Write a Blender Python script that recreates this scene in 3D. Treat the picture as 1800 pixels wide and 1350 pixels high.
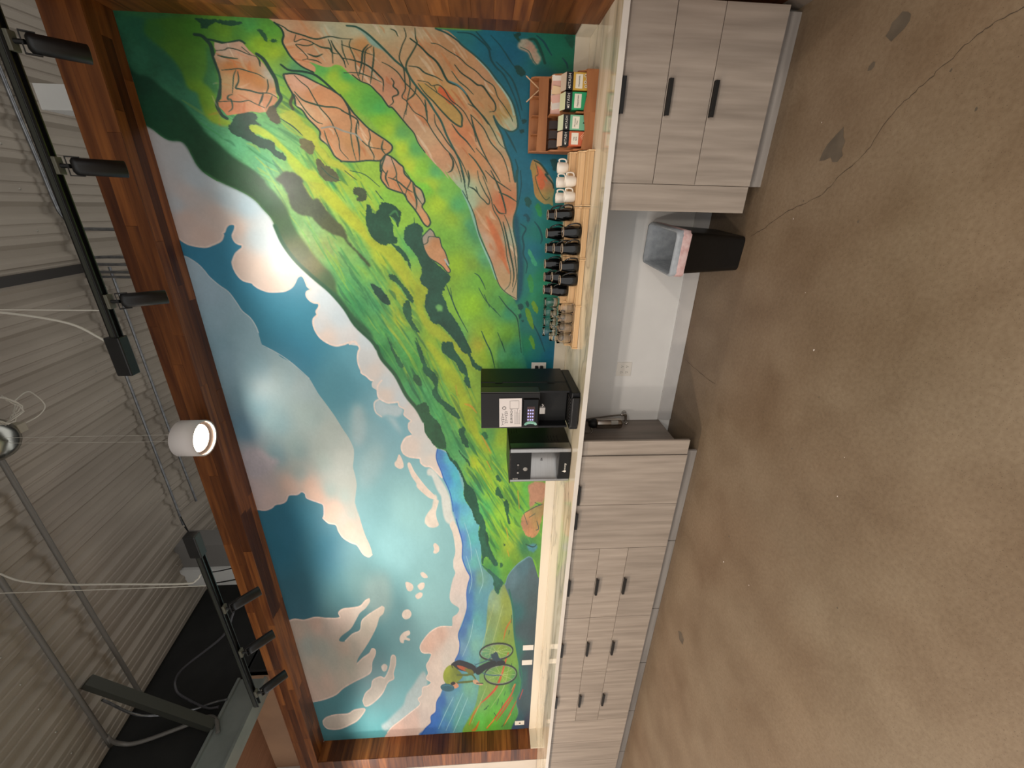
import bpy, bmesh, math, random
import numpy as np
from mathutils import Vector, Matrix

# ------------------------------------------------------------------ scene reset
for _o in list(bpy.data.objects): bpy.data.objects.remove(_o, do_unlink=True)
SC = bpy.context.scene
COL = SC.collection
PI = math.pi

# ------------------------------------------------------------------ camera (phone held sideways: the photo is turned a quarter)
cam_d = bpy.data.cameras.new('camera'); cam = bpy.data.objects.new('camera', cam_d); COL.objects.link(cam)
cam_d.sensor_fit = 'HORIZONTAL'; cam_d.sensor_width = 36.0; cam_d.lens = 36.0*712.5399/1800.0
cam_d.clip_start = 0.02; cam_d.clip_end = 60
_r = Vector((0.916428, 0.400168, -0.004945)); _u = Vector((-0.022123, 0.062994, 0.997769)); _f = Vector((-0.399587, 0.914274, -0.066582))
# camera right = room down, camera up = room right
_m = Matrix((-_u, _r, -_f)).transposed().to_4x4(); _m.translation = Vector((-0.957623, -3.041194, 1.555359))
cam.matrix_world = _m
SC.camera = cam
# ------------------------------------------------------------------ world + view
W = bpy.data.worlds.new('daylight'); SC.world = W; W.use_nodes = True
W.node_tree.nodes['Background'].inputs[0].default_value = (1.0, 0.985, 0.96, 1)
W.node_tree.nodes['Background'].inputs[1].default_value = 1.05
SC.view_settings.view_transform = 'Standard'; SC.view_settings.look = 'None'
SC.view_settings.exposure = 0.0; SC.view_settings.gamma = 1.0; SC.view_settings.use_curve_mapping = False

# main measures (metres; x along the mural wall, y into the wall, z up)
ZC = 0.914; YL = -0.1155; CF = -0.655; CT = -0.680; ZB = 0.884
LM = 7.2158; HT = 3.6154; HB = 3.832; D = 0.2203; ZS = 1.0025
RY, RZ = 0.91, 5.12      # roof ridge

# ------------------------------------------------------------------ materials
def srgb(h):
    h = h.lstrip('#'); c = [int(h[i:i+2], 16)/255 for i in (0, 2, 4)]
    return tuple((x/12.92 if x <= .04045 else ((x+.055)/1.055)**2.4) for x in c) + (1.0,)
MATS = {}
def mat(name, c1, rough=.5, metal=0., c2=None, scale=8., stretch=(1, 1, 1), detail=4., bump=0., spec=.5, coat=0., trans=0., ior=1.45, emit=None, estr=0., lo=.35, hi=.65, rnd=None, bscale=None):
    if name in MATS: return MATS[name]
    m = bpy.data.materials.new(name); m.use_nodes = True; nt = m.node_tree; N = nt.nodes; L = nt.links
    b = N['Principled BSDF']
    b.inputs['Base Color'].default_value = srgb(c1); b.inputs['Roughness'].default_value = rough; b.inputs['Metallic'].default_value = metal
    b.inputs['Specular IOR Level'].default_value = spec; b.inputs['Coat Weight'].default_value = coat; b.inputs['Coat Roughness'].default_value = .08
    b.inputs['Transmission Weight'].default_value = trans; b.inputs['IOR'].default_value = ior
    if emit: b.inputs['Emission Color'].default_value = srgb(emit); b.inputs['Emission Strength'].default_value = estr
    tc = mp = nz = None
    if c2 or bump:
        tc = N.new('ShaderNodeTexCoord'); mp = N.new('ShaderNodeMapping'); mp.inputs['Scale'].default_value = stretch
        L.new(tc.outputs['Object'], mp.inputs['Vector'])
        if rnd is not None:
            oi = N.new('ShaderNodeObjectInfo'); ml = N.new('ShaderNodeMath'); ml.operation = 'MULTIPLY'; ml.inputs[1].default_value = 37.
            L.new(oi.outputs['Random'], ml.inputs[0]); cb = N.new('ShaderNodeCombineXYZ')
            for i in range(3): L.new(ml.outputs[0], cb.inputs[i])
            L.new(cb.outputs[0], mp.inputs['Location'])
        nz = N.new('ShaderNodeTexNoise'); nz.inputs['Scale'].default_value = scale; nz.inputs['Detail'].default_value = detail
        L.new(mp.outputs[0], nz.inputs['Vector'])
    if c2:
        cr = N.new('ShaderNodeValToRGB'); e = cr.color_ramp.elements
        e[0].position = lo; e[0].color = srgb(c1); e[1].position = hi; e[1].color = srgb(c2)
        L.new(nz.outputs['Fac'], cr.inputs[0]); out = cr.outputs[0]
        if rnd is not None:
            r2 = N.new('ShaderNodeValToRGB'); e = r2.color_ramp.elements
            e[0].position = 0.; e[0].color = srgb(rnd[0]); e[1].position = 1.; e[1].color = srgb(rnd[1])
            L.new(oi.outputs['Random'], r2.inputs[0]); mx = N.new('ShaderNodeMix'); mx.data_type = 'RGBA'; mx.blend_type = 'MULTIPLY'; mx.inputs[0].default_value = 1.
            L.new(out, mx.inputs[6]); L.new(r2.outputs[0], mx.inputs[7]); out = mx.outputs[2]
        L.new(out, b.inputs['Base Color'])
    if bump:
        n2 = nz
        if bscale:
            n2 = N.new('ShaderNodeTexNoise'); n2.inputs['Scale'].default_value = bscale; n2.inputs['Detail'].default_value = 5; L.new(mp.outputs[0], n2.inputs['Vector'])
        bp = N.new('ShaderNodeBump'); bp.inputs['Strength'].default_value = bump; bp.inputs['Distance'].default_value = .01
        L.new(n2.outputs['Fac'], bp.inputs['Height']); L.new(bp.outputs[0], b.inputs['Normal'])
    MATS[name] = m
    return m

# ------------------------------------------------------------------ mural painter: layered brush shapes in wall millimetres
def srgb2lin(c): c=np.asarray(c,float); return np.where(c<=.04045,c/12.92,((c+.055)/1.055)**2.4)
def hexc(h): return np.array([int(h[i:i+2],16)/255 for i in (0,2,4)])
def catmull(P,closed,n=4):
    P=np.array(P,float); N=len(P)
    if N<3: return P
    if closed: Q=np.vstack([P[-1:],P,P[:2]])
    else: Q=np.vstack([2*P[0]-P[1],P,2*P[-1]-P[-2]])
    t=np.arange(n)/n; t=t[:,None]; out=[]
    for k in range(len(Q)-3):
        a,b,c,d=Q[k:k+4]
        out.append(.5*((2*b)+(c-a)*t+(2*a-5*b+4*c-d)*t*t+(3*b-a-3*c+d)*t**3))
    out=np.vstack(out)
    return out if closed else np.vstack([out,P[-1:]])
def blur(m,r):
    r=int(round(r))
    if r<1: return m
    for ax in (0,1):
        for _ in range(2):
            p=np.pad(m,[(r,r) if a==ax else (0,0) for a in (0,1)],mode='edge')
            c=np.cumsum(p,axis=ax); z=np.zeros_like(np.take(c,[0],axis=ax)); c=np.concatenate([z,c],axis=ax)
            k=2*r+1; n=m.shape[ax]
            m=(np.take(c,range(k,k+n),axis=ax)-np.take(c,range(0,n),axis=ax))/k
    return m
def vnoise(h,w,cell,seed):
    r=np.random.RandomState(seed); gh,gw=int(h/cell)+3,int(w/cell)+3
    g=r.rand(gh,gw); y=np.arange(h)/cell; x=np.arange(w)/cell
    yi=y.astype(int); xi=x.astype(int); fy=(y-yi)[:,None]; fx=(x-xi)[None]
    fy=fy*fy*(3-2*fy); fx=fx*fx*(3-2*fx)
    a=g[np.ix_(yi,xi)];b=g[np.ix_(yi,xi+1)];c=g[np.ix_(yi+1,xi)];d=g[np.ix_(yi+1,xi+1)]
    return (a*(1-fx)+b*fx)*(1-fy)+(c*(1-fx)+d*fx)*fy-.5
def polymask(P,x0,y0,w,h):
    SS=3; m=np.zeros((h*SS,w+1))
    ys=y0+(np.arange(h*SS)+.5)/SS-.5
    X1,Y1=P[:,0],P[:,1]; X2,Y2=np.roll(X1,-1),np.roll(Y1,-1)
    acc=np.zeros((h*SS,w*SS+1),np.int8)
    for a,b,c,d in zip(X1,Y1,X2,Y2):
        if b==d: continue
        lo,hi=min(b,d),max(b,d)
        i0=max(0,int(np.ceil((lo-y0+.5)*SS-.5))); i1=min(h*SS-1,int(np.ceil((hi-y0+.5)*SS-.5))-1)
        if i1<i0: continue
        r=np.arange(i0,i1+1); xx=a+(ys[r]-b)*(c-a)/(d-b)
        k=np.clip(np.ceil((xx-x0+.5)*SS).astype(int),0,w*SS)
        np.add.at(acc,(r,k),1)
    ins=(np.cumsum(acc,axis=1)[:,:-1]%2).astype(float)
    return ins.reshape(h,SS,w,SS).mean(axis=(1,3))
def paint(layers,W,H,tocell,scale):
    """layers in wall coords; tocell maps (N,2)->(col,row); returns HxWx3 srgb"""
    img=np.zeros((H,W,3)); n1=vnoise(H,W,22,1)+.6*vnoise(H,W,9,2)+.4*vnoise(H,W,4,3); n2=vnoise(H,W,3,5)+.6*vnoise(H,W,1.6,6)
    nz=(n1*.7+n2*.5)
    rm=None
    for ly in layers:
        if ly[0]=='f':
            _,P,c,fe,sm,noi=ly
            P=tocell(np.array(P,float))
            if sm: P=catmull(P,True)
            if noi>=.1:
                rj=np.random.RandomState(len(P)); P=catmull(P,True,3); P=P+rj.uniform(-1.1,1.1,P.shape)+blur(rj.uniform(-4,4,P.shape),1)*.6
            pad=int(fe*2)+3
            x0=max(0,int(P[:,0].min())-pad);x1=min(W,int(P[:,0].max())+pad+1);y0=max(0,int(P[:,1].min())-pad);y1=min(H,int(P[:,1].max())+pad+1)
            if x1<=x0 or y1<=y0: continue
            m=polymask(P,x0,y0,x1-x0,y1-y0)
            if fe>1.4: m=blur(m,fe/2)
            if not isinstance(c,str) and len(c)>100: hm=np.zeros((H,W)); hm[y0:y1,x0:x1]=m
            if noi==.06 and not isinstance(c,str):
                if rm is None: rm=np.zeros((H,W))
                rm[y0:y1,x0:x1]=np.maximum(rm[y0:y1,x0:x1],m)
            if isinstance(c,str): col=hexc(c)[None,None]*np.ones((y1-y0,x1-x0,1))
            else:
                Q=tocell(np.array([k[:2] for k in c],float)); cs=np.array([hexc(k[2]) for k in c])
                yy,xx=np.mgrid[y0:y1,x0:x1].astype(np.float32)
                ws=np.zeros(yy.shape,np.float32); col=np.zeros(yy.shape+(3,),np.float32)
                for (qx,qy),cc in zip(Q,cs):
                    d2=(xx-qx)**2+(yy-qy)**2; w=1/(d2+60)**1.6; ws+=w; col+=w[...,None]*cc
                col/=ws[...,None]
            col=col*(1+noi*1.6*nz[y0:y1,x0:x1,None])
            s=img[y0:y1,x0:x1]; s+=m[...,None]*(col-s)
        else:
            _,P,c,w1,w2,soft,taper=ly[:7]; al=ly[7] if len(ly)>7 else 1.
            P=tocell(np.array(P,float)); P=catmull(P,False,5) if len(P)>2 else P
            w1*=scale/2; w2*=scale/2; so=max(.5,soft*scale*.6)
            pad=int(max(w1,w2)+so*2)+2
            n=len(P)-1; t=np.linspace(0,1,n+1)
            wid=w2+(w1-w2)*(np.sin(np.pi*np.clip(t*.9+.08,0,1)) if taper else np.ones(n+1))
            x0=max(0,int(P[:,0].min())-pad);x1=min(W,int(P[:,0].max())+pad+1);y0=max(0,int(P[:,1].min())-pad);y1=min(H,int(P[:,1].max())+pad+1)
            if x1<=x0 or y1<=y0: continue
            D=np.full((y1-y0,x1-x0),1e3)
            for k in range(n):
                a,b=P[k],P[k+1]; wa,wb=wid[k],wid[k+1]; pd=int(max(wa,wb)+so*2)+2
                u0=max(x0,int(min(a[0],b[0]))-pd);u1=min(x1,int(max(a[0],b[0]))+pd+1);v0=max(y0,int(min(a[1],b[1]))-pd);v1=min(y1,int(max(a[1],b[1]))+pd+1)
                if u1<=u0 or v1<=v0: continue
                yy,xx=np.mgrid[v0:v1,u0:u1]; d=b-a; L2=d@d+1e-9
                s=np.clip(((xx-a[0])*d[0]+(yy-a[1])*d[1])/L2,0,1)
                dd=np.hypot(xx-a[0]-s*d[0],yy-a[1]-s*d[1])-(wa+(wb-wa)*s)
                S=D[v0-y0:v1-y0,u0-x0:u1-x0]; np.minimum(S,dd,out=S)
            m=np.clip(.5-D/(2*so),0,1); m=m*m*(3-2*m)*al
            if al<1: m=m*(rm if taper==3 else hm)[y0:y1,x0:x1]
            col=hexc(c)[None,None]*(1+.1*nz[y0:y1,x0:x1,None])
            s=img[y0:y1,x0:x1]; s+=m[...,None]*(col-s)
    return np.clip(img,0,1)

MURAL = """
f|87,3727 156,2226 67,773 -42,759 -2420,803 -7766,900 -7600,3456 -7549,3880|-1203,3559,3c86a6 -1271,3242,3f8aa8 -1749,2869,4088a0 -2016,3001,3b86a2 -2304,2702,5796a8 -2110,2500,64a3b5 -2512,2365,78b0bf -2725,2574,7fadb8 -3442,2610,80b3ba -3585,2263,98cacd -4001,2404,90c3c9 -3748,3423,35748c -3952,3567,2f7188 -3969,3151,3a7386 -4644,3486,356b7c -4922,3074,557f85 -4600,2801,6b9092 -4958,2489,67949a -4715,2234,86b9bd -5587,2796,5a8d94 -6275,3267,4b8890 -6760,2994,5ba4aa -6118,2592,76b4ba -6946,3535,4d868d|1|0|0.02
f|-2501,2641 -2477,2563 -2680,2555 -2837,2607 -2809,2682|9fbcc2|14|1|0.03
f|-3028,2654 -2839,2494 -2936,2425 -3174,2508 -3318,2666|93b9bf|18|1|0.03
f|-4442,2768 -4376,2541 -4803,2545 -5022,2682 -4788,2809|85a09f|20|1|0.03
f|-2553,2454 -2579,2380 -2683,2312 -2749,2262 -2657,2287 -2580,2325|a5c3cb|9|1|0.03
f|-1056,3625 -1139,3624 -1190,3626 -1224,3588 -1242,3549 -1254,3465 -1238,3408 -1211,3348 -1176,3322 -1163,3323 -1150,3307 -1124,3291 -1107,3270 -1103,3243 -1114,3230 -1140,3239 -1170,3259 -1192,3263 -1218,3253 -1231,3234 -1235,3213 -1257,3218 -1271,3239 -1298,3272 -1343,3301 -1361,3307 -1398,3305 -1444,3289 -1476,3260 -1491,3208 -1508,3194 -1532,3162 -1553,3101 -1549,3007 -1535,2966 -1515,2934 -1486,2910 -1448,2885 -1436,2859 -1448,2843 -1476,2834 -1514,2826 -1533,2806 -1553,2838 -1582,2845 -1611,2829 -1629,2803 -1635,2771 -1660,2770 -1695,2795 -1721,2794 -1751,2824 -1793,2833 -1845,2825 -1897,2799 -1935,2755 -1959,2699 -1950,2637 -1934,2594 -1927,2553 -1950,2536 -1961,2520 -1946,2590 -1924,2547 -1956,2526 -1984,2519 -2011,2533 -2067,2545 -2123,2542 -2163,2531 -2186,2529 -2212,2495 -2244,2468 -2250,2447 -2273,2460 -2309,2459 -2339,2425 -2381,2424 -2417,2407 -2448,2356 -2449,2323 -2443,2268 -2480,2261 -2505,2225 -2530,2221 -2562,2229 -2601,2194 -2620,2173 -2646,2197 -2698,2201 -2737,2182 -2764,2189 -2783,2231 -2829,2263 -2883,2279 -2939,2266 -2974,2223 -2989,2154 -2997,2126 -3039,2123 -3076,2090 -3084,2043 -3135,1998 -3202,1948 -3161,1844 -2974,1872 -2768,1910 -2584,1969 -2359,2110 -2123,2240 -1967,2318 -1961,2293 -1698,2484 -1409,2729 -1142,2900 -935,2997 -822,3225 -556,3414 -489,3511 -458,3617 -531,3718|-989,3571,c3ccd2 -931,3487,cfc8c6 -1070,3527,d8c4bb -1178,3445,dcc5ba -834,3394,c2d0d8 -941,3237,bdd0d8 -987,3129,b9d0da -1050,3342,d8c8c0 -1123,3230,e0ccc0 -1351,3249,e2cdc0 -1386,3139,e6d2c4 -1189,3105,c8d6da -1223,3023,cddade -1365,2952,dfe2e0 -1507,3073,e6d0c2 -1439,2939,e6d8cc -1504,2839,dcdcda -1600,2712,cbd8de -1730,2635,c6d4db -1803,2793,d0d4d6 -1887,2757,e0d0c6 -1907,2561,d6d6d6 -1918,2471,c9d6dc -2055,2482,cbd0d2 -2180,2424,d8d0ca -2262,2348,c8d2d6 -2381,2360,dccfc6 -2406,2233,c9d3d8 -2531,2166,d6d0cc -2686,2110,d2d2d0 -2871,2192,dccfc6 -2901,2044,cfd2d0 -3013,2015,dcd2c8 -3158,1952,e2d2c8|1.2|1|0.02
f|-2466,2461 -2417,2428 -2454,2356 -2467,2282 -2518,2231 -2580,2281 -2560,2367 -2579,2424 -2528,2457|b3c8cf|3|1|0.03
l|-2405,2395 -2441,2453 -2491,2463 -2541,2453 -2579,2413|d9d3ce|3|2|0.6|1|1
l|-1190,3626 -1224,3588 -1242,3549 -1254,3465 -1238,3408 -1211,3348 -1176,3322 -1163,3323 -1150,3307 -1124,3291 -1107,3270 -1103,3243 -1114,3230 -1140,3239 -1170,3259 -1192,3263 -1218,3253 -1231,3234 -1235,3213 -1257,3218 -1271,3239 -1298,3272 -1343,3301 -1361,3307 -1398,3305 -1444,3289 -1476,3260 -1491,3208 -1508,3194 -1532,3162 -1553,3101 -1549,3007 -1535,2966 -1515,2934 -1486,2910 -1448,2885 -1436,2859 -1448,2843 -1476,2834 -1514,2826 -1533,2806 -1553,2838 -1582,2845 -1611,2829 -1629,2803 -1635,2771 -1660,2770 -1695,2795 -1721,2794 -1751,2824 -1793,2833 -1845,2825 -1897,2799 -1935,2755 -1959,2699 -1950,2637 -1934,2594 -1927,2553 -1950,2536 -1961,2520|ead6cb|3.2|3.2|1.2|0|1
l|-1946,2590 -1924,2547 -1956,2526 -1984,2519 -2011,2533 -2067,2545 -2123,2542 -2163,2531 -2186,2529 -2212,2495 -2244,2468 -2250,2447|ead9d0|3|3|1|0|1
l|-2250,2379 -2297,2415 -2381,2424 -2417,2407 -2448,2356 -2449,2323 -2443,2268|ead9d0|3|3|1.2|0|1
l|-2443,2268 -2480,2261 -2505,2225 -2530,2221 -2562,2229 -2601,2194 -2620,2173 -2646,2197 -2698,2201 -2737,2182|e6d6cc|2.6|2.6|1|0|1
l|-2764,2189 -2783,2231 -2829,2263 -2883,2279 -2939,2266 -2974,2223 -2989,2154 -2997,2126 -3039,2123 -3076,2090 -3084,2043 -3135,1998 -3202,1948|ecd8cc|3|3|1|0|1
f|-1252,3683 -1312,3624 -1325,3590 -1365,3539 -1410,3507 -1455,3483 -1511,3433 -1558,3381 -1635,3344 -1694,3320 -1744,3275 -1805,3250 -1857,3242 -1930,3239 -1967,3227 -1989,3183 -2016,3143 -1990,3185 -2017,3141 -2050,3118 -2099,3047 -2184,2981 -2230,2938 -2306,2909 -2365,2888 -2462,2840 -2568,2791 -2690,2744 -2769,2710 -2849,2687 -2904,2681 -3000,2696 -3069,2711 -3155,2705 -3257,2704 -3361,2725 -3452,2743 -3530,2735 -3624,2731 -3438,2747 -3567,2730 -3722,2716 -3859,2698 -3988,2670 -4096,2665 -4124,2703 -4081,2751 -3972,2790 -3934,2846 -3874,2907 -3792,2938 -3713,2952 -3689,3016 -3632,3057 -3567,3036 -3481,3029 -3450,3065 -3425,3115 -3394,3162 -3348,3166 -3325,3195 -3354,3237 -3359,3308 -3418,3343 -3448,3384 -3461,3445 -3498,3488 -3522,3552 -3509,3631 -3498,3734 -2871,3696 -1927,3657 -1624,3668|-1375,3604,a9c3d2 -1560,3547,a3bfcf -1755,3505,9cbccb -1857,3407,93b6c4 -1963,3510,8fb3c2 -2033,3491,93b5c4 -2144,3318,8ab0bf -2201,3127,97b6bf -2317,2995,a5bdc3 -2433,3382,7ba4b4 -2679,3543,7299ad -2619,3263,8aabb5 -2560,2984,a3babb -2754,2852,b3c1bd -2881,3150,98b1b3 -2919,3324,8aa9b2 -3022,2950,aebfba -3026,2779,b9c3bd -2941,3549,b5b6bd -3080,3469,c3b9ba -3293,3572,c9b9b8 -3414,3482,d2bcb6 -3271,3280,d8bcae -3276,3107,dcbaa8 -3381,3066,dcb9a6 -3101,3168,aab6b3 -3310,2937,a9bab5 -3388,2830,b0bfb9 -3584,2979,dcb8a6 -3652,2867,c9bdb2 -3518,2923,d9b8a6 -3718,2834,dcbcab -3833,2764,cfc0b2 -4046,2721,dfc6b8 -3608,2803,b5bdb5|1.2|1|0.025
l|-1312,3624 -1325,3590 -1365,3539 -1410,3507 -1455,3483 -1511,3433 -1558,3381 -1635,3344 -1694,3320 -1744,3275 -1805,3250 -1857,3242|c6d3d8|1.8|1.4|1.5|0|1
l|-1958,3233 -2017,3141 -2099,3047 -2230,2938|bccbd0|1.5|1.2|1.5|0|1
l|-4096,2665 -4124,2703 -4081,2751 -3972,2790 -3934,2846 -3874,2907 -3792,2938 -3713,2952 -3689,3016 -3632,3057|e9cdbf|2.6|2.6|1|0|1
l|-3614,3044 -3567,3036 -3481,3029 -3450,3065 -3425,3115 -3394,3162 -3348,3166 -3325,3195 -3354,3237 -3359,3308 -3418,3343 -3448,3384 -3461,3445 -3498,3488 -3522,3552 -3509,3619|e0c8c0|2.4|2.4|1|0|1
f|-2940,3625 -2874,3523 -2876,3447 -2958,3387 -2987,3315 -3068,3388 -3150,3506 -3148,3596|c0b9bf|8|1|0.05
f|-4952,3776 -4990,3624 -4966,3554 -4986,3463 -4951,3344 -4972,3233 -4972,3100 -4896,3098 -4843,3043 -4834,2967 -4812,2869 -4733,2803 -4708,2762 -4749,2761 -4843,2816 -4909,2881 -5006,2932 -5147,3008 -5258,3121 -5331,3156 -5345,3094 -5236,3001 -5182,2915 -5038,2878 -4956,2810 -4903,2747 -4825,2643 -4855,2621 -4938,2645 -4992,2689 -5135,2734 -5310,2812 -5459,2890 -5641,2993 -5737,3016 -5645,2943 -5571,2863 -5495,2823 -5513,2791 -5592,2800 -5718,2849 -5881,2878 -5960,2950 -6051,3087 -6161,3229 -6276,3330 -6354,3470 -6394,3616 -6398,3777|-5140,3548,bfae9f -5037,3339,cdb0a0 -5101,3253,c3b3a6 -5384,3494,a5aca4 -4936,3133,cdb7aa -5456,3348,a8aca2 -4886,3031,d0bdb0 -4866,2895,d0c2b6 -5443,3108,c9b5a3 -5620,3274,b3b2a5 -5767,3459,bdb3a3 -5128,2850,c3b9aa -4960,2753,cfc2b3 -5481,3013,bfb6a8 -5730,3107,bbb8a8 -6042,3400,cfb7a6 -6236,3579,d2b9a8 -6025,3189,c9bdac -5810,2932,cdc0b0 -5558,2830,d9c6b6|1.2|1|0.035
l|-4990,3624 -4966,3554 -4986,3463 -4951,3344 -4972,3233 -4972,3100 -4896,3098 -4843,3043 -4834,2967 -4812,2869 -4733,2803 -4708,2762|e3cbbc|2.6|2.2|1|0|1
l|-5737,3016 -5645,2943 -5571,2863 -5495,2823 -5513,2791 -5592,2800 -5718,2849 -5881,2878 -5960,2950 -6051,3087 -6161,3229 -6276,3330 -6354,3470 -6394,3616|e3cbbc|2.4|2.2|1|0|1
l|-5345,3094 -5236,3001 -5182,2915 -5038,2878 -4956,2810 -4903,2747 -4825,2643|e0cdbf|2|2|1|0|1
f|-6431,3039 -6290,2989 -6189,2913 -6052,2876 -5991,2785 -6013,2734 -5832,2663 -5638,2624 -5641,2583 -5771,2591 -5936,2631 -6038,2637 -6101,2711 -6307,2796 -6479,2924 -6537,3019|c9beb0|1.2|1|0.04
l|-6431,3039 -6290,2989 -6189,2913 -6052,2876 -5991,2785 -6013,2734 -5832,2663 -5638,2624 -5641,2583 -5771,2591 -5936,2631 -6038,2637 -6101,2711 -6307,2796 -6479,2924 -6537,3019 -6431,3039|e6d0c2|2.4|2.4|1|0|1
f|-6796,3562 -6724,3507 -6678,3390 -6674,3246 -6606,3159 -6587,3047 -6637,3042 -6801,3140 -6889,3241 -6973,3388 -6959,3521 -6875,3564|c9beb0|1.2|1|0.04
l|-6796,3562 -6724,3507 -6678,3390 -6674,3246 -6606,3159 -6587,3047 -6637,3042 -6801,3140 -6889,3241 -6973,3388 -6959,3521 -6875,3564 -6796,3562|e6d0c2|2.4|2.4|1|0|1
f|-5808,2755 -5761,2719 -5797,2685 -5879,2706 -5892,2743|d9cabd|1.2|1|0.06
f|-4501,2377 -4482,2356 -4518,2309 -4572,2301 -4618,2329 -4600,2366|d9cabd|1.2|1|0.06
f|-4374,2218 -4355,2189 -4395,2155 -4435,2148 -4432,2194|d9cabd|1.2|1|0.06
f|-4547,2258 -4502,2217 -4512,2184 -4577,2194 -4607,2234|d9cabd|1.2|1|0.06
f|-4686,2291 -4642,2246 -4657,2213 -4711,2228 -4736,2271|d9cabd|1.2|1|0.06
f|-4950,2448 -4895,2418 -4892,2370 -4956,2349 -5018,2374 -5038,2420 -5002,2447|d9cabd|1.2|1|0.06
f|-5316,2503 -5243,2457 -5218,2395 -5278,2390 -5321,2433 -5354,2396 -5385,2408 -5366,2457 -5420,2472 -5399,2505|d9cabd|1.2|1|0.06
f|-4002,2068 -3974,2048 -4016,2015 -4076,2014 -4111,2047 -4098,2073 -4050,2061|d9cabd|1.2|1|0.06
f|-3675,2128 -3588,2088 -3524,2042 -3460,2030 -3461,1987 -3590,2019 -3679,2015 -3748,2001 -3780,2047 -3762,2107|e3d8cb|1.2|1|0.05
f|-3126,2075 -3098,2050 -3128,2010 -3187,1977 -3277,1933 -3369,1900 -3462,1879 -3589,1872 -3736,1845 -3733,1915 -3651,1950 -3491,1961 -3413,1964 -3336,1997 -3260,2017 -3186,2037 -3170,2072|d3d8d3|1.5|1|0.04
f|-3058,2241 -3037,2216 -3124,2187 -3227,2135 -3318,2081 -3412,2013 -3442,2027 -3425,2075 -3362,2132 -3301,2176 -3256,2179 -3181,2215|e6d6c8|1.2|1|0.05
f|-3396,2024 -3427,2001 -3536,2019 -3647,2050 -3729,2042 -3726,2131 -3629,2099 -3551,2057|e3d8ca|1.5|1|0.05
f|-3035,2350 -3007,2330 -2952,2308 -2966,2292 -3036,2275 -3086,2279 -3099,2315 -3070,2348|e6d4c6|1.2|1|0.05
f|-6966,2879 -6875,2802 -6729,2697 -6550,2569 -6369,2521 -6196,2431 -5930,2284 -6212,2258 -6569,2370 -6891,2644 -7074,2822|aebfc0|5|1|0.05
f|-3751,1899 -3707,1862 -3777,1829 -3917,1798 -4086,1784 -4184,1796 -4364,1745 -4443,1722 -4575,1740 -4710,1762 -4850,1755 -5020,1789 -5254,1856 -5376,1870 -5503,1853 -5694,1890 -5823,1937 -6442,2127 -6551,2166 -6740,2187 -6832,2250 -6971,2258 -7085,2334 -7265,2405 -7280,2842 -7116,2814 -7001,2745 -6891,2644 -6746,2518 -6569,2370 -6455,2384 -6386,2335 -6242,2315 -6212,2258 -6145,2210 -6070,2260 -5969,2233 -5832,2246 -5735,2208 -5623,2181 -5600,2273 -5502,2297 -5380,2248 -5249,2159 -5180,2055 -5188,1935 -5041,1919 -4986,1868 -4901,1845 -4812,1921 -4700,1936 -4487,1899 -4384,1867 -4306,1883 -4205,1880 -4107,1858 -3962,1862 -3844,1876|-3868,1850,ddd2c6 -4158,1823,d6cdc4 -4544,1815,cfc3bd -4847,1804,c9c3bf -5131,1892,ccbcb4 -5301,2061,cfae9e -5447,2191,d9b5a3 -5558,1969,cfc6bd -5809,2107,dcccc0 -5783,2021,d2cbc2 -6075,2206,d6c6bb -6427,2293,cfc3b9 -6868,2482,c9aea2 -7089,2684,cfaea0 -6924,2324,c6b9b2 -7243,2792,c9a99b|1.2|1|0.045
l|-7116,2814 -7001,2745 -6891,2644 -6746,2518 -6569,2370 -6455,2384 -6386,2335 -6242,2315 -6212,2258 -6145,2210 -6070,2260 -5969,2233 -5832,2246 -5735,2208 -5623,2181 -5600,2273 -5502,2297 -5380,2248 -5249,2159 -5180,2055 -5188,1935|ead2c4|2|2|1|0|1
f|-2896,1968 -2972,1984 -3043,1976 -3129,1950 -3218,1930 -3278,1909 -3369,1882 -3478,1867 -3589,1859 -3703,1838 -3465,1870 -3574,1857 -3686,1835 -3847,1805 -3989,1782 -4185,1787 -4338,1753 -4443,1718 -4548,1739 -4683,1757 -4878,1756 -5021,1779 -5196,1824 -5315,1862 -5471,1852 -5630,1867 -5758,1913 -6442,2127 -6551,2166 -6740,2187 -6832,2250 -6971,2258 -7085,2334 -7265,2405 -7396,1799 -5939,1333 -4542,1354 -3693,1616 -3743,1640 -3342,1758 -3046,1816 -2946,1883|-2972,1960,4d86c9 -3086,1942,4a84cc -3002,1885,58b9c9 -3219,1882,4b8fd2 -3190,1833,55c0cc -3417,1828,5cb8d2 -3419,1766,62c8c4 -3654,1836,5f92d8 -3689,1773,6fc6cc -3552,1839,4a86cc -3599,1771,62b4d4 -3690,1704,6cc4c8 -3918,1780,5a86c8 -3922,1690,5ab4b4 -4161,1749,5d8fc0 -4240,1677,62b0ac -4474,1623,6a9c8a -4471,1699,4a78ae -4740,1724,3f72b0 -4744,1646,5a98a4 -5023,1749,3c70b0 -5087,1660,58a0a2 -5257,1815,4472ae -5325,1714,6aa8ac -5569,1823,6a96b4 -5516,1676,74b0a4 -5761,1871,3f70ae -5904,1768,5aa0a4 -6099,1925,4080a8 -6520,2097,2f62a8 -6453,2004,5a90a8 -6780,2178,3464ae -6794,2041,4c8ea4 -6614,1897,5e9ea0 -7052,2262,3968b0 -7072,2075,4c7fae -7008,1908,5a9c96 -6254,1775,6aa890|2|1|0.06
l|-2896,1968 -2972,1984 -3043,1976 -3129,1950 -3218,1930 -3278,1909 -3369,1882 -3478,1867 -3589,1859|2f62b8|2.2|2|1|0|1
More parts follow.
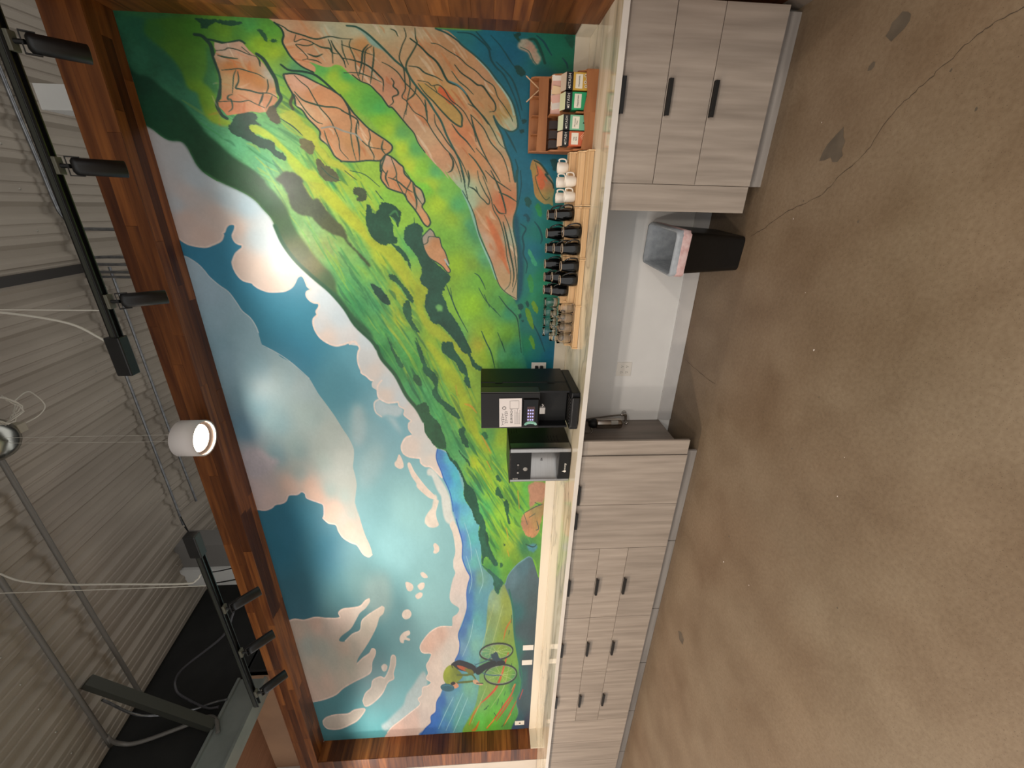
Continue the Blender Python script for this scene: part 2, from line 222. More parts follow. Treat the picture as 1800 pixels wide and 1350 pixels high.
l|-3686,1835 -3847,1805 -3989,1782 -4185,1787 -4338,1753 -4443,1718 -4548,1739 -4683,1757 -4878,1756 -5021,1779 -5196,1824 -5315,1862 -5471,1852 -5630,1867 -5758,1913|2f62b4|2.6|2.6|1|0|1
l|-6442,2127 -6551,2166 -6740,2187 -6832,2250 -6971,2258 -7085,2334 -7244,2403|2a58a4|3|3|1|0|1
l|-4161,1749 -4471,1699 -4684,1732|a5cfd6|1.2|0.6|1.2|1|1
l|-4067,1656 -4476,1585 -4690,1626|a5cfd6|1.2|0.6|1.2|1|1
l|-5085,1690 -5385,1736 -5699,1827|a5cfd6|1.2|0.6|1.2|1|1
l|-6458,1959 -6753,2062 -7103,2171|a5cfd6|1.2|0.6|1.2|1|1
l|-6394,1845 -6725,1946 -7154,2079|a5cfd6|1.2|0.6|1.2|1|1
l|-6474,1780 -6927,1906 -7206,1986|a5cfd6|1.2|0.6|1.2|1|1
l|-3734,1757 -3968,1709 -4214,1695|a5cfd6|1.2|0.6|1.2|1|1
f|-4630,1470 -4714,1430 -4593,1392 -4568,1354 -4624,1324 -4878,1279 -5295,1249 -5781,1183 -6057,1164 -6312,1123 -6606,1183 -6883,1152 -7268,1214 -7226,1795 -7177,1866 -6939,1789 -6634,1691 -6194,1641 -5847,1637 -5460,1571 -5094,1549 -4751,1528|-4752,1509,7f9f86 -4868,1449,8aa47c -4845,1350,8a9c48 -5129,1468,7f9a62 -5167,1345,8a9a40 -5338,1529,7ca070 -5473,1382,7f9a3c -5786,1551,5f9a70 -5807,1291,6f9a3a -6114,1330,7aa03c -6278,1507,7fa04c -6479,1324,58a03c -6562,1644,6f9a58 -6734,1460,58a83c -6953,1648,5ab04c -7049,1507,58a83c -7102,1793,6f9a3c -6992,1269,4c9048 -6304,1214,2f7850|2|1|0.08
f|-4554,1364 -4437,1327 -4311,1244 -4238,1170 -4190,1116 -4243,1057 -4272,979 -5317,924 -6330,917 -7493,935 -7267,1227 -6883,1152 -6606,1183 -6312,1123 -6057,1164 -5781,1183 -5295,1249 -4878,1279|-4492,1278,5a7a86 -4340,1167,4c6e7a -4450,1067,4c6068 -4714,1194,4a646c -4863,1049,46595e -4996,1226,2f6468 -5303,1134,40555c -5310,1029,3f4f56 -5616,1188,2c6a62 -5790,1074,3c4c54 -6133,1106,2f5c5e -6140,1016,3f4856 -6692,1087,3a5058 -7100,1025,3f4458 -7007,1125,345a64 -7168,1168,3a4a6a|1.5|1|0.06
l|-4568,1354 -4437,1327 -4298,1244 -4225,1171 -4190,1116 -4222,1076|6f9cae|3|2|1|1|1
l|-4217,1077 -4320,1043 -4479,1007|6fae3c|5|3|1|1|1
l|-4652,1313 -4995,1256 -5358,1237 -5781,1183 -6131,1129 -6458,1141|2a6a5c|5|3|2|1|1
f|75,3696 -78,3724 -265,3747 -448,3721 -538,3624 -568,3583 -603,3546 -623,3505 -628,3435 -650,3409 -679,3401 -723,3389 -760,3375 -805,3338 -843,3281 -850,3257 -884,3181 -918,3113 -957,3062 -1010,3022 -1055,2988 -1109,2969 -1161,2957 -1217,2941 -1283,2909 -1328,2881 -1382,2836 -1433,2789 -1489,2742 -1546,2675 -1609,2627 -1669,2588 -1740,2558 -1796,2526 -1854,2463 -1918,2421 -1983,2387 -1924,2405 -1967,2385 -2022,2365 -2067,2359 -2135,2314 -2204,2268 -2274,2243 -2334,2226 -2382,2198 -2444,2149 -2506,2120 -2570,2091 -2621,2072 -2686,2071 -2739,2063 -2793,2038 -2813,2016 -2861,1995 -2896,1968 -2911,1917 -2946,1883 -3002,1862 -3032,1821 -3089,1805 -3163,1772 -3237,1755 -3327,1752 -3388,1759 -3482,1737 -3562,1694 -3644,1664 -3743,1640 -3535,1692 -3636,1632 -3761,1616 -3877,1626 -4021,1591 -4193,1602 -4294,1593 -4374,1547 -4455,1490 -4562,1470 -4630,1470 -4714,1430 -4688,1411 -4593,1392 -4555,1354 -4437,1327 -4298,1244 -4225,1171 -4190,1116 -4243,1057 -4272,979 -2420,899 -720,830 168,853 263,2027|-72,3578,2f7355 -36,3445,3a7a4a -165,3625,2f6e52 -241,3473,2c6b4e -206,3535,35785a -290,3398,33785a -421,3328,3f8a66 -551,3254,4f9a70 -641,3116,5aa878 -726,2971,5aa874 -87,3205,4d8a36 -77,2980,4a8a3a -31,2895,4a9a4c -57,2789,5aa03c -73,3016,6a9a2c -121,2840,8ab32c -163,2773,9cbc30 -194,2741,7cae50 -223,2669,5ea06a -248,2635,5a9e70 -361,2790,8fc04a -401,2750,7cb04c -450,2751,a8bc3c -503,2858,5aa45c -539,2890,5aaa64 -573,2816,70b068 -630,2761,6fae68 -703,2683,86b858 -701,2590,a0b83a -255,2463,9fca3a -230,2507,5cb45c -280,2403,b0c838 -736,2468,78ae50 -844,2551,7ab850 -808,2372,9cbe3c -838,2289,96bc3c -964,2463,8cba54 -859,2509,a0b63a -1029,2373,98ba3a -917,2209,86c244 -863,2640,a8b434 -1099,2856,6aa060 -1166,2779,8aa868 -1234,2655,8aa05a -1268,2522,7aa858 -1311,2389,5fa05c -1113,2725,7aa468 -1407,2589,5a9c5a -1501,2507,4f9a5a -1548,2369,55a060 -1748,2292,5aa058 -1648,2478,3f8a54 -1907,2359,4f9a58 -1546,2175,a0b434 -846,1950,7cc83f -951,1866,a5c832 -1034,1778,94be38 -948,1729,5fb050 -1166,1830,78b440 -1348,1742,8fb82c -1347,1645,7fa83a -1442,1597,6fae3f -1641,1650,8fc42c -1640,1447,5a9e4a -1851,1549,8fb830 -1850,1393,6fa838 -1906,1758,5aa860 -1906,1966,8fae30 -1907,2120,5fa04c -1748,2208,a0b030 -1854,2318,4f9c55 -1647,2346,4a9a60 -1404,2367,7ab050 -1283,2307,a8ba35 -1310,2263,a3b430 -1545,2043,9cb030 -1215,2067,5fae5a -1041,2118,8fc03f -879,2307,98c244 -798,2289,8fba3f -1691,1364,3a8f68 -1117,1584,4f9a68 -972,1693,4f9e70 -1299,1547,5aa470 -1989,2351,2f7a44 -2033,2201,4a9a50 -2146,2263,3f8a50 -2090,2101,4a9a48 -1978,1989,7fae38 -2090,1943,8fae30 -2205,1842,9cb42c -2358,2175,4aa060 -2359,2066,4a9c5c -2408,2015,4a9c5c -2584,1969,4a9f5c -2689,1861,55a45c -2325,1792,8aae34 -2448,1741,9cb030 -2033,1677,9cb838 -2033,1571,8fae30 -1966,1602,a8a834 -2011,1517,7ab04a -2033,1410,5aa870 -2011,1304,3a9070 -2091,1356,4a9a60 -2033,1195,2f7f74 -2091,1084,207088 -2639,1689,8fb030 -2746,1633,98b82e -2774,1517,5aa050 -2803,1424,98b834 -2976,1755,5aa868 -2878,1810,4a9c5c -3050,1637,a8c22c -3197,1578,9cc22c -3345,1641,4aa868 -3349,1517,a0cc34 -3054,1457,6fb048 -3172,1395,8fbc38 -3356,1268,80b83a -3587,1415,8fc23a -3594,1197,6fb040 -3583,1555,55b060 -3328,1168,5aa848 -3810,1545,6fb840 -3605,1580,4aa860 -4051,1472,5fa83a -3699,1456,8fc83a -3817,1365,a0cc34 -4057,1325,9cb434 -4253,1396,70a83c -4183,1266,6f9a30 -4307,1320,5a9a34 -4377,1471,3a8850 -4063,1176,3a7a50|1.2|1|0.09
l|-1117,2898 -1228,2864 -1328,2804|3a9058|2.4|0.8|1.5|1|0.37
l|-3477,1749 -3565,1712 -3649,1669|98b83a|2.4|0.8|1.5|1|0.32
l|-3063,2003 -3161,1952 -3267,1909|2f7f48|4.3|0.8|1.5|1|0.31
l|-3762,1737 -4020,1632 -4279,1503|6cb050|4.2|0.8|1.5|1|0.36
l|-1748,2122 -1803,2087 -1861,2056|98b83a|3.5|0.8|1.5|1|0.36
l|-688,3413 -716,3365 -751,3324|2f8a50|5.1|0.8|1.5|1|0.33
l|-3464,1652 -3589,1608 -3699,1540|98b83a|2.3|0.8|1.5|1|0.28
l|-1625,2480 -1716,2426 -1815,2376|3f9a50|2.5|0.8|1.5|1|0.31
l|-2681,2149 -2832,2115 -2969,2046|3f9a50|5.1|0.8|1.5|1|0.36
l|-3153,1833 -3339,1740 -3539,1650|2c7048|2.3|0.8|1.5|1|0.21
l|-808,2584 -844,2557 -888,2543|58a868|4.6|0.8|1.5|1|0.5
l|-2955,1946 -3078,1881 -3212,1825|2f7f48|5.8|0.8|1.5|1|0.29
l|-2018,2151 -2103,2126 -2182,2087|98b83a|3.6|0.8|1.5|1|0.47
l|-1707,2584 -1801,2544 -1889,2489|6cb050|5.3|0.8|1.5|1|0.46
l|-906,2771 -970,2727 -1046,2704|98b83a|2.6|0.8|1.5|1|0.24
l|-820,2962 -898,2924 -980,2889|58a868|3.1|0.8|1.5|1|0.23
l|-1665,2233 -1752,2198 -1826,2140|3a9058|5.8|0.8|1.5|1|0.39
l|-2445,2012 -2632,1921 -2846,1858|3a9058|3.6|0.8|1.5|1|0.31
l|-427,2994 -457,2968 -470,2925|98b83a|3.8|0.8|1.5|1|0.22
l|-2047,2409 -2178,2361 -2314,2315|b4bc3c|4.5|0.8|1.5|1|0.2
l|-689,2907 -772,2852 -870,2821|b4bc3c|3.9|0.8|1.5|1|0.22
l|-1350,2115 -1444,2064 -1534,2000|6cb050|2.4|0.8|1.5|1|0.29
l|-738,2511 -793,2498 -835,2459|3a9058|3.4|0.8|1.5|1|0.4
l|-3256,1479 -3373,1412 -3500,1354|3f9a50|4.8|0.8|1.5|1|0.26
l|-1239,2830 -1360,2775 -1486,2720|3a9058|3.3|0.8|1.5|1|0.25
l|-2598,1669 -2782,1558 -2990,1462|2f8a50|5|0.8|1.5|1|0.25
l|-1745,2404 -1801,2393 -1839,2352|58a868|3.9|0.8|1.5|1|0.24
l|-1959,2275 -2118,2207 -2292,2151|b4bc3c|5.8|0.8|1.5|1|0.3
l|-815,2970 -872,2954 -920,2922|2f7f48|3.9|0.8|1.5|1|0.39
l|-2868,2133 -3038,2055 -3233,2005|98b83a|3.9|0.8|1.5|1|0.24
l|-2711,2003 -2898,1913 -3114,1853|2f8a50|3.9|0.8|1.5|1|0.42
l|-620,3370 -704,3273 -770,3153|2c7048|5.2|0.8|1.5|1|0.23
l|-2696,1620 -2864,1538 -3031,1443|3a9058|4.2|0.8|1.5|1|0.19
l|-2738,1695 -2811,1654 -2896,1630|6cb050|3.7|0.8|1.5|1|0.46
l|-3024,1963 -3134,1921 -3237,1863|98b83a|5.1|0.8|1.5|1|0.28
l|-1636,2059 -1680,2022 -1735,1999|2c7048|4.6|0.8|1.5|1|0.44
l|-1456,2174 -1601,2101 -1739,2003|6cb050|4.1|0.8|1.5|1|0.19
l|-1557,2649 -1592,2619 -1640,2606|6cb050|2.6|0.8|1.5|1|0.38
l|-748,3326 -806,3241 -868,3155|2c7048|5.1|0.8|1.5|1|0.21
l|-1912,2406 -1986,2354 -2073,2319|3a9058|3.8|0.8|1.5|1|0.19
l|-3407,1887 -3523,1811 -3669,1768|3a9058|2.8|0.8|1.5|1|0.27
l|-1476,2178 -1578,2127 -1673,2059|3a9058|5.5|0.8|1.5|1|0.48
l|-746,2730 -861,2661 -991,2607|6cb050|3.7|0.8|1.5|1|0.31
l|-922,2547 -1003,2516 -1077,2467|58a868|5.1|0.8|1.5|1|0.47
l|-422,2887 -481,2810 -528,2717|6cb050|5.9|0.8|1.5|1|0.25
l|-3562,1579 -3714,1481 -3901,1416|98b83a|2.6|0.8|1.5|1|0.32
l|-1725,2429 -1795,2398 -1859,2356|b4bc3c|2.1|0.8|1.5|1|0.36
l|-1587,2770 -1663,2726 -1746,2689|3a9058|5.8|0.8|1.5|1|0.22
l|-3372,1788 -3617,1694 -3852,1564|58a868|2.2|0.8|1.5|1|0.43
l|-979,2977 -1050,2932 -1135,2909|58a868|3.6|0.8|1.5|1|0.35
l|-1643,2343 -1728,2304 -1806,2251|6cb050|3.7|0.8|1.5|1|0.2
l|-3336,1524 -3566,1430 -3784,1300|98b83a|2.3|0.8|1.5|1|0.46
l|-1479,2563 -1573,2495 -1685,2450|58a868|4.5|0.8|1.5|1|0.19
l|-2156,1783 -2358,1706 -2562,1609|6cb050|2.8|0.8|1.5|1|0.28
l|-869,2500 -932,2467 -995,2433|6cb050|3.1|0.8|1.5|1|0.44
l|-4047,1615 -4129,1578 -4212,1541|98b83a|4.1|0.8|1.5|1|0.26
l|-1326,2390 -1431,2323 -1545,2262|3a9058|5.3|0.8|1.5|1|0.31
l|-1466,2284 -1620,2200 -1774,2102|6cb050|3.6|0.8|1.5|1|0.29
l|-642,3380 -660,3341 -689,3312|58a868|3.7|0.8|1.5|1|0.2
l|-2220,2152 -2341,2087 -2482,2053|98b83a|4.8|0.8|1.5|1|0.19
l|-761,3006 -785,2978 -803,2944|b4bc3c|5.9|0.8|1.5|1|0.36
l|-620,2463 -682,2433 -740,2396|2f7f48|3.3|0.8|1.5|1|0.21
l|-832,2606 -886,2569 -948,2547|3f9a50|3.1|0.8|1.5|1|0.21
l|-1484,2834 -1532,2821 -1572,2796|98b83a|2.3|0.8|1.5|1|0.49
l|-3066,1980 -3278,1869 -3517,1772|2f8a50|5.1|0.8|1.5|1|0.41
l|-1626,2529 -1747,2478 -1857,2404|3a9058|4.5|0.8|1.5|1|0.41
l|-2937,2050 -3086,1981 -3241,1910|2f7f48|5.3|0.8|1.5|1|0.37
l|-3106,1606 -3300,1521 -3489,1413|2f7f48|2.2|0.8|1.5|1|0.38
l|-3616,1569 -3790,1508 -3944,1412|2f7f48|4.5|0.8|1.5|1|0.4
l|-1703,2723 -1835,2646 -1983,2582|3a9058|5.6|0.8|1.5|1|0.21
l|-1563,2178 -1652,2112 -1757,2062|58a868|2.9|0.8|1.5|1|0.42
l|-675,2691 -744,2644 -825,2615|3f9a50|3.9|0.8|1.5|1|0.4
l|-2544,1856 -2715,1805 -2877,1723|6cb050|3.3|0.8|1.5|1|0.39
l|-2311,1946 -2386,1916 -2463,1885|2c7048|3.1|0.8|1.5|1|0.4
l|-2268,1924 -2366,1884 -2467,1843|2c7048|3.9|0.8|1.5|1|0.43
l|-3765,1372 -3915,1319 -4045,1234|2c7048|2.1|0.8|1.5|1|0.33
l|-2703,1624 -2839,1563 -2968,1485|98b83a|5.7|0.8|1.5|1|0.48
l|-658,3413 -724,3330 -782,3236|b4bc3c|2.5|0.8|1.5|1|0.44
l|-1426,2143 -1549,2079 -1666,1996|2c7048|3.6|0.8|1.5|1|0.23
l|-3453,1432 -3594,1350 -3752,1282|2f8a50|3.4|0.8|1.5|1|0.28
l|-3081,2075 -3267,1976 -3480,1896|3f9a50|5.8|0.8|1.5|1|0.24
l|-239,3148 -276,3109 -297,3053|2f8a50|6|0.8|1.5|1|0.37
l|-1170,2634 -1243,2615 -1304,2569|3f9a50|2.2|0.8|1.5|1|0.39
l|-2106,2356 -2300,2289 -2502,2215|b4bc3c|2.8|0.8|1.5|1|0.3
l|-3333,1351 -3550,1231 -3787,1115|3a9058|4.2|0.8|1.5|1|0.41
l|-282,3088 -316,3020 -361,2961|58a868|3.9|0.8|1.5|1|0.47
l|-1891,2484 -1993,2440 -2087,2381|58a868|5|0.8|1.5|1|0.49
l|-772,2637 -832,2604 -896,2573|2f8a50|2.5|0.8|1.5|1|0.39
l|-423,3186 -482,3093 -544,2999|2c7048|5.6|0.8|1.5|1|0.5
l|-1585,2670 -1656,2650 -1712,2604|b4bc3c|4.2|0.8|1.5|1|0.28
l|-1056,2358 -1121,2341 -1172,2296|2f8a50|3.5|0.8|1.5|1|0.42
l|-720,2978 -821,2932 -925,2884|b4bc3c|2.5|0.8|1.5|1|0.34
l|-1979,1911 -2064,1885 -2142,1842|98b83a|3.5|0.8|1.5|1|0.39
l|-1392,2633 -1511,2550 -1652,2491|6cb050|2.1|0.8|1.5|1|0.41
l|-3215,1695 -3401,1629 -3566,1524|2f8a50|5.7|0.8|1.5|1|0.48
l|-1685,2342 -1774,2280 -1878,2233|98b83a|2.6|0.8|1.5|1|0.35
l|-2084,1812 -2238,1739 -2405,1674|2c7048|2.3|0.8|1.5|1|0.43
l|-541,3531 -599,3470 -640,3389|58a868|5.8|0.8|1.5|1|0.38
l|-1662,2380 -1803,2318 -1932,2230|58a868|4.1|0.8|1.5|1|0.37
l|-1307,2749 -1420,2716 -1520,2653|58a868|6|0.8|1.5|1|0.27
l|-880,2426 -937,2394 -997,2363|3a9058|3|0.8|1.5|1|0.49
l|-2477,2108 -2538,2086 -2599,2063|2f8a50|2.3|0.8|1.5|1|0.25
l|-1381,2592 -1469,2536 -1567,2489|2f8a50|3.4|0.8|1.5|1|0.31
l|-442,3446 -512,3363 -567,3261|2c7048|5.9|0.8|1.5|1|0.28
l|-2992,1964 -3085,1909 -3193,1870|58a868|2.4|0.8|1.5|1|0.38
l|-1861,1938 -1969,1876 -2095,1839|2f7f48|5.8|0.8|1.5|1|0.23
l|-1290,2767 -1442,2711 -1588,2632|2f7f48|4.8|0.8|1.5|1|0.24
l|-1349,2333 -1428,2301 -1495,2247|3f9a50|5.7|0.8|1.5|1|0.29
l|-339,2711 -404,2627 -452,2524|2f8a50|5.4|0.8|1.5|1|0.5
l|-1586,2695 -1643,2682 -1686,2643|2f8a50|5.8|0.8|1.5|1|0.22
l|-3729,1637 -3865,1557 -4024,1499|2f8a50|2.4|0.8|1.5|1|0.41
l|-591,2869 -638,2805 -679,2732|2c7048|2.1|0.8|1.5|1|0.31
l|-2799,1706 -2876,1688 -2932,1638|3f9a50|5.2|0.8|1.5|1|0.2
l|-869,3153 -929,3074 -985,2987|b4bc3c|5.8|0.8|1.5|1|0.38
l|-755,2595 -821,2569 -882,2530|2f7f48|4.9|0.8|1.5|1|0.37
l|-2707,1636 -2768,1590 -2845,1564|3f9a50|3.9|0.8|1.5|1|0.49
l|-3620,1560 -3743,1504 -3865,1442|2c7048|2.5|0.8|1.5|1|0.34
l|-135,3059 -161,3004 -196,2957|6cb050|4.4|0.8|1.5|1|0.28
l|-1012,2766 -1132,2724 -1244,2656|98b83a|3.6|0.8|1.5|1|0.23
l|-1227,2455 -1313,2403 -1404,2352|6cb050|5.9|0.8|1.5|1|0.46
l|-3897,1516 -4002,1488 -4085,1428|2c7048|6|0.8|1.5|1|0.49
l|-799,3149 -838,3072 -896,3011|98b83a|5|0.8|1.5|1|0.45
l|-2248,2325 -2432,2268 -2618,2194|58a868|3.5|0.8|1.5|1|0.42
l|-782,3007 -825,2962 -853,2903|98b83a|3.3|0.8|1.5|1|0.31
l|-3793,1388 -3906,1317 -4040,1267|2c7048|6|0.8|1.5|1|0.21
l|-1331,2257 -1452,2167 -1594,2098|2f7f48|5.5|0.8|1.5|1|0.25
l|-335,3185 -400,3099 -454,2999|3f9a50|3.5|0.8|1.5|1|0.46
l|-1471,2632 -1588,2551 -1728,2494|3f9a50|4.5|0.8|1.5|1|0.41
l|-1278,2926 -1361,2907 -1430,2861|58a868|2.2|0.8|1.5|1|0.41
l|-3142,1498 -3356,1392 -3577,1274|b4bc3c|2.7|0.8|1.5|1|0.28
l|-544,2642 -628,2612 -702,2558|3f9a50|5.2|0.8|1.5|1|0.39
l|-524,2983 -580,2902 -633,2814|58a868|3.6|0.8|1.5|1|0.27
l|-806,2370 -868,2333 -934,2299|b4bc3c|3.7|0.8|1.5|1|0.19
l|-2481,1744 -2644,1681 -2810,1607|2f8a50|2.8|0.8|1.5|1|0.18
l|-3222,1725 -3440,1625 -3664,1512|b4bc3c|3.8|0.8|1.5|1|0.23
l|-323,3271 -364,3187 -422,3117|3f9a50|4.3|0.8|1.5|1|0.48
l|-2610,2159 -2732,2130 -2845,2075|6cb050|5.7|0.8|1.5|1|0.21
l|-1372,2244 -1522,2165 -1668,2065|6cb050|5.3|0.8|1.5|1|0.19
l|-3359,1735 -3536,1644 -3729,1559|3f9a50|5.6|0.8|1.5|1|0.38
l|-2944,2033 -3146,1953 -3343,1849|2f8a50|4.5|0.8|1.5|1|0.24
l|-1509,2360 -1545,2322 -1599,2308|6cb050|3.5|0.8|1.5|1|0.22
l|-658,2639 -777,2593 -888,2519|3a9058|5.4|0.8|1.5|1|0.4
l|-2265,2175 -2379,2135 -2494,2090|58a868|4.6|0.8|1.5|1|0.28
l|-827,2830 -896,2798 -966,2765|6cb050|2.1|0.8|1.5|1|0.38
l|-1614,2576 -1738,2498 -1879,2435|2c7048|5.3|0.8|1.5|1|0.44
l|-1436,2807 -1516,2771 -1594,2726|2c7048|4|0.8|1.5|1|0.39
l|-576,3474 -649,3379 -715,3274|3a9058|2.3|0.8|1.5|1|0.42
l|-3111,1624 -3328,1539 -3529,1414|3f9a50|6|0.8|1.5|1|0.41
l|-2856,2052 -3080,1948 -3317,1838|6cb050|4.7|0.8|1.5|1|0.41
l|-574,2596 -662,2557 -746,2503|b4bc3c|5.6|0.8|1.5|1|0.27
l|-2955,2039 -3091,1957 -3253,1902|98b83a|4.4|0.8|1.5|1|0.38
l|-814,2851 -868,2829 -919,2801|58a868|4.7|0.8|1.5|1|0.47
l|-431,2774 -455,2734 -480,2694|b4bc3c|5.9|0.8|1.5|1|0.32
l|-1523,2249 -1671,2172 -1816,2077|3a9058|4.5|0.8|1.5|1|0.31
l|-2741,2043 -2971,1955 -3217,1868|b4bc3c|3.3|0.8|1.5|1|0.21
l|-642,2737 -762,2683 -881,2615|3a9058|3|0.8|1.5|1|0.38
l|-3628,1413 -3838,1318 -4048,1205|2f7f48|5|0.8|1.5|1|0.25
l|-863,2616 -939,2582 -1013,2539|2f7f48|2.5|0.8|1.5|1|0.25
l|-2358,2356 -2416,2342 -2469,2318|3f9a50|4.1|0.8|1.5|1|0.35
l|-1411,2631 -1467,2606 -1518,2573|2c7048|2.6|0.8|1.5|1|0.18
l|-2707,1791 -2847,1740 -2971,1658|6cb050|5.5|0.8|1.5|1|0.43
l|-1402,2666 -1440,2640 -1483,2622|3a9058|5.6|0.8|1.5|1|0.37
l|-1797,2164 -1904,2102 -2015,2037|6cb050|5.6|0.8|1.5|1|0.19
l|-1748,2360 -1828,2333 -1892,2279|3f9a50|2|0.8|1.5|1|0.36
l|-3655,1718 -3763,1662 -3880,1614|3a9058|4.6|0.8|1.5|1|0.31
l|-2043,2130 -2101,2103 -2164,2083|2c7048|4.9|0.8|1.5|1|0.18
l|-2889,1674 -3022,1595 -3171,1531|2c7048|2.7|0.8|1.5|1|0.5
l|-796,2634 -836,2601 -887,2588|58a868|4.8|0.8|1.5|1|0.27
l|-1747,2334 -1886,2256 -2030,2176|58a868|3.2|0.8|1.5|1|0.48
l|-3366,1890 -3537,1828 -3697,1739|98b83a|5.4|0.8|1.5|1|0.24
l|-343,2735 -373,2691 -398,2643|98b83a|3.5|0.8|1.5|1|0.45
l|-3116,1398 -3330,1283 -3558,1164|2c7048|5.4|0.8|1.5|1|0.4
l|-3016,1816 -3202,1723 -3400,1630|58a868|5.2|0.8|1.5|1|0.31
l|-1879,2148 -1955,2124 -2013,2071|3f9a50|2.4|0.8|1.5|1|0.48
l|-1254,2845 -1303,2840 -1337,2808|2f7f48|4.8|0.8|1.5|1|0.42
l|-384,3122 -414,3059 -457,3008|3a9058|5.6|0.8|1.5|1|0.2
l|-2862,1576 -3092,1475 -3314,1340|98b83a|2.8|0.8|1.5|1|0.19
l|-3298,1351 -3517,1257 -3724,1128|58a868|3.9|0.8|1.5|1|0.22
l|-2700,1771 -2813,1733 -2923,1681|58a868|2.1|0.8|1.5|1|0.26
l|-811,2567 -882,2536 -949,2495|3a9058|3.9|0.8|1.5|1|0.27
l|-2492,1749 -2554,1723 -2618,1697|3f9a50|3.4|0.8|1.5|1|0.41
l|-1775,2506 -1932,2440 -2078,2345|58a868|2.7|0.8|1.5|1|0.18
l|-515,2684 -636,2637 -749,2561|2c7048|2.4|0.8|1.5|1|0.4
l|-2706,1624 -2848,1527 -3019,1458|3a9058|3|0.8|1.5|1|0.48
l|-962,2913 -1066,2866 -1174,2818|3f9a50|5.8|0.8|1.5|1|0.43
l|-1343,2109 -1450,2058 -1545,1982|b4bc3c|3.4|0.8|1.5|1|0.31
l|-1122,2251 -1163,2214 -1216,2200|2f7f48|3.5|0.8|1.5|1|0.28
l|-1360,2462 -1408,2416 -1475,2397|98b83a|5.8|0.8|1.5|1|0.22
l|-1804,2083 -1933,2027 -2046,1941|b4bc3c|4.1|0.8|1.5|1|0.46
l|-1410,2426 -1485,2385 -1561,2340|58a868|4.3|0.8|1.5|1|0.22
l|-1330,2204 -1399,2173 -1459,2125|58a868|5|0.8|1.5|1|0.44
l|-1872,2052 -2051,1969 -2247,1898|3a9058|3.4|0.8|1.5|1|0.26
l|-3545,1686 -3790,1546 -4078,1436|6cb050|5.8|0.8|1.5|1|0.21
l|-983,2246 -1095,2174 -1219,2114|2f8a50|3.1|0.8|1.5|1|0.21
l|-3314,1780 -3547,1672 -3791,1555|2f7f48|3.6|0.8|1.5|1|0.43
l|-2277,2045 -2428,1988 -2584,1926|6cb050|3|0.8|1.5|1|0.42
l|-467,3477 -525,3381 -594,3291|2f8a50|5.4|0.8|1.5|1|0.39
l|-2002,1892 -2142,1829 -2291,1769|98b83a|4.7|0.8|1.5|1|0.39
l|-1482,2583 -1599,2535 -1705,2462|2f8a50|3|0.8|1.5|1|0.31
l|-2431,2234 -2622,2167 -2822,2095|2f7f48|4.5|0.8|1.5|1|0.31
l|-2138,1797 -2214,1758 -2298,1728|2f7f48|3.6|0.8|1.5|1|0.34
l|-3820,1717 -4017,1646 -4202,1544|98b83a|4.1|0.8|1.5|1|0.21
l|-1784,2223 -1916,2147 -2053,2070|b4bc3c|4.1|0.8|1.5|1|0.31
l|-3573,1707 -3782,1616 -3994,1511|3f9a50|4.9|0.8|1.5|1|0.38
l|-2169,2261 -2285,2236 -2389,2181|3f9a50|3.7|0.8|1.5|1|0.31
l|-2399,2105 -2501,2079 -2595,2032|2f8a50|5.8|0.8|1.5|1|0.35
l|-597,2609 -667,2581 -731,2538|6cb050|5.7|0.8|1.5|1|0.2
l|-2827,2065 -2997,1995 -3183,1937|6cb050|3.4|0.8|1.5|1|0.38
l|-2746,1701 -2885,1639 -3019,1560|3a9058|4.6|0.8|1.5|1|0.43
l|-1392,2249 -1453,2205 -1522,2171|58a868|5.9|0.8|1.5|1|0.4
l|-1361,2250 -1490,2178 -1618,2095|58a868|3.3|0.8|1.5|1|0.34
l|-2091,2405 -2279,2353 -2463,2275|58a868|5.4|0.8|1.5|1|0.2
l|-2707,1663 -2901,1578 -3086,1465|b4bc3c|4.5|0.8|1.5|1|0.18
l|-112,3069 -163,2996 -205,2913|3f9a50|4.3|0.8|1.5|1|0.45
l|-610,2969 -679,2879 -737,2775|2f8a50|5.2|0.8|1.5|1|0.23
l|-3109,1655 -3308,1548 -3526,1448|3a9058|5.2|0.8|1.5|1|0.45
l|-502,2792 -544,2712 -597,2640|2c7048|4.7|0.8|1.5|1|0.22
l|-529,3139 -592,3044 -656,2945|3a9058|2.2|0.8|1.5|1|0.33
l|-542,3016 -587,2945 -635,2874|2f7f48|2.6|0.8|1.5|1|0.28
l|-2338,2024 -2439,1986 -2542,1945|2f8a50|3.7|0.8|1.5|1|0.49
l|-358,3098 -417,3029 -459,2940|2f7f48|4.7|0.8|1.5|1|0.48
l|-846,2324 -929,2278 -1015,2230|6cb050|2.1|0.8|1.5|1|0.41
l|-2028,2253 -2204,2193 -2384,2121|2c7048|5.1|0.8|1.5|1|0.36
l|-3417,1729 -3556,1675 -3686,1601|2f7f48|5.3|0.8|1.5|1|0.27
l|-2922,1883 -3073,1821 -3219,1741|3a9058|3.4|0.8|1.5|1|0.25
l|-1736,2610 -1798,2569 -1869,2541|6cb050|4.3|0.8|1.5|1|0.38
l|-2802,2190 -2981,2111 -3184,2058|3a9058|4.3|0.8|1.5|1|0.31
l|-731,3372 -798,3277 -867,3179|2f7f48|5.2|0.8|1.5|1|0.47
l|-1929,2101 -2062,2040 -2207,1990|3f9a50|2.9|0.8|1.5|1|0.39
l|-1378,2275 -1434,2254 -1478,2214|2f7f48|3.7|0.8|1.5|1|0.21
l|-3519,1871 -3769,1776 -4012,1648|58a868|4.2|0.8|1.5|1|0.26
l|-980,2730 -1048,2700 -1115,2665|2f7f48|4|0.8|1.5|1|0.35
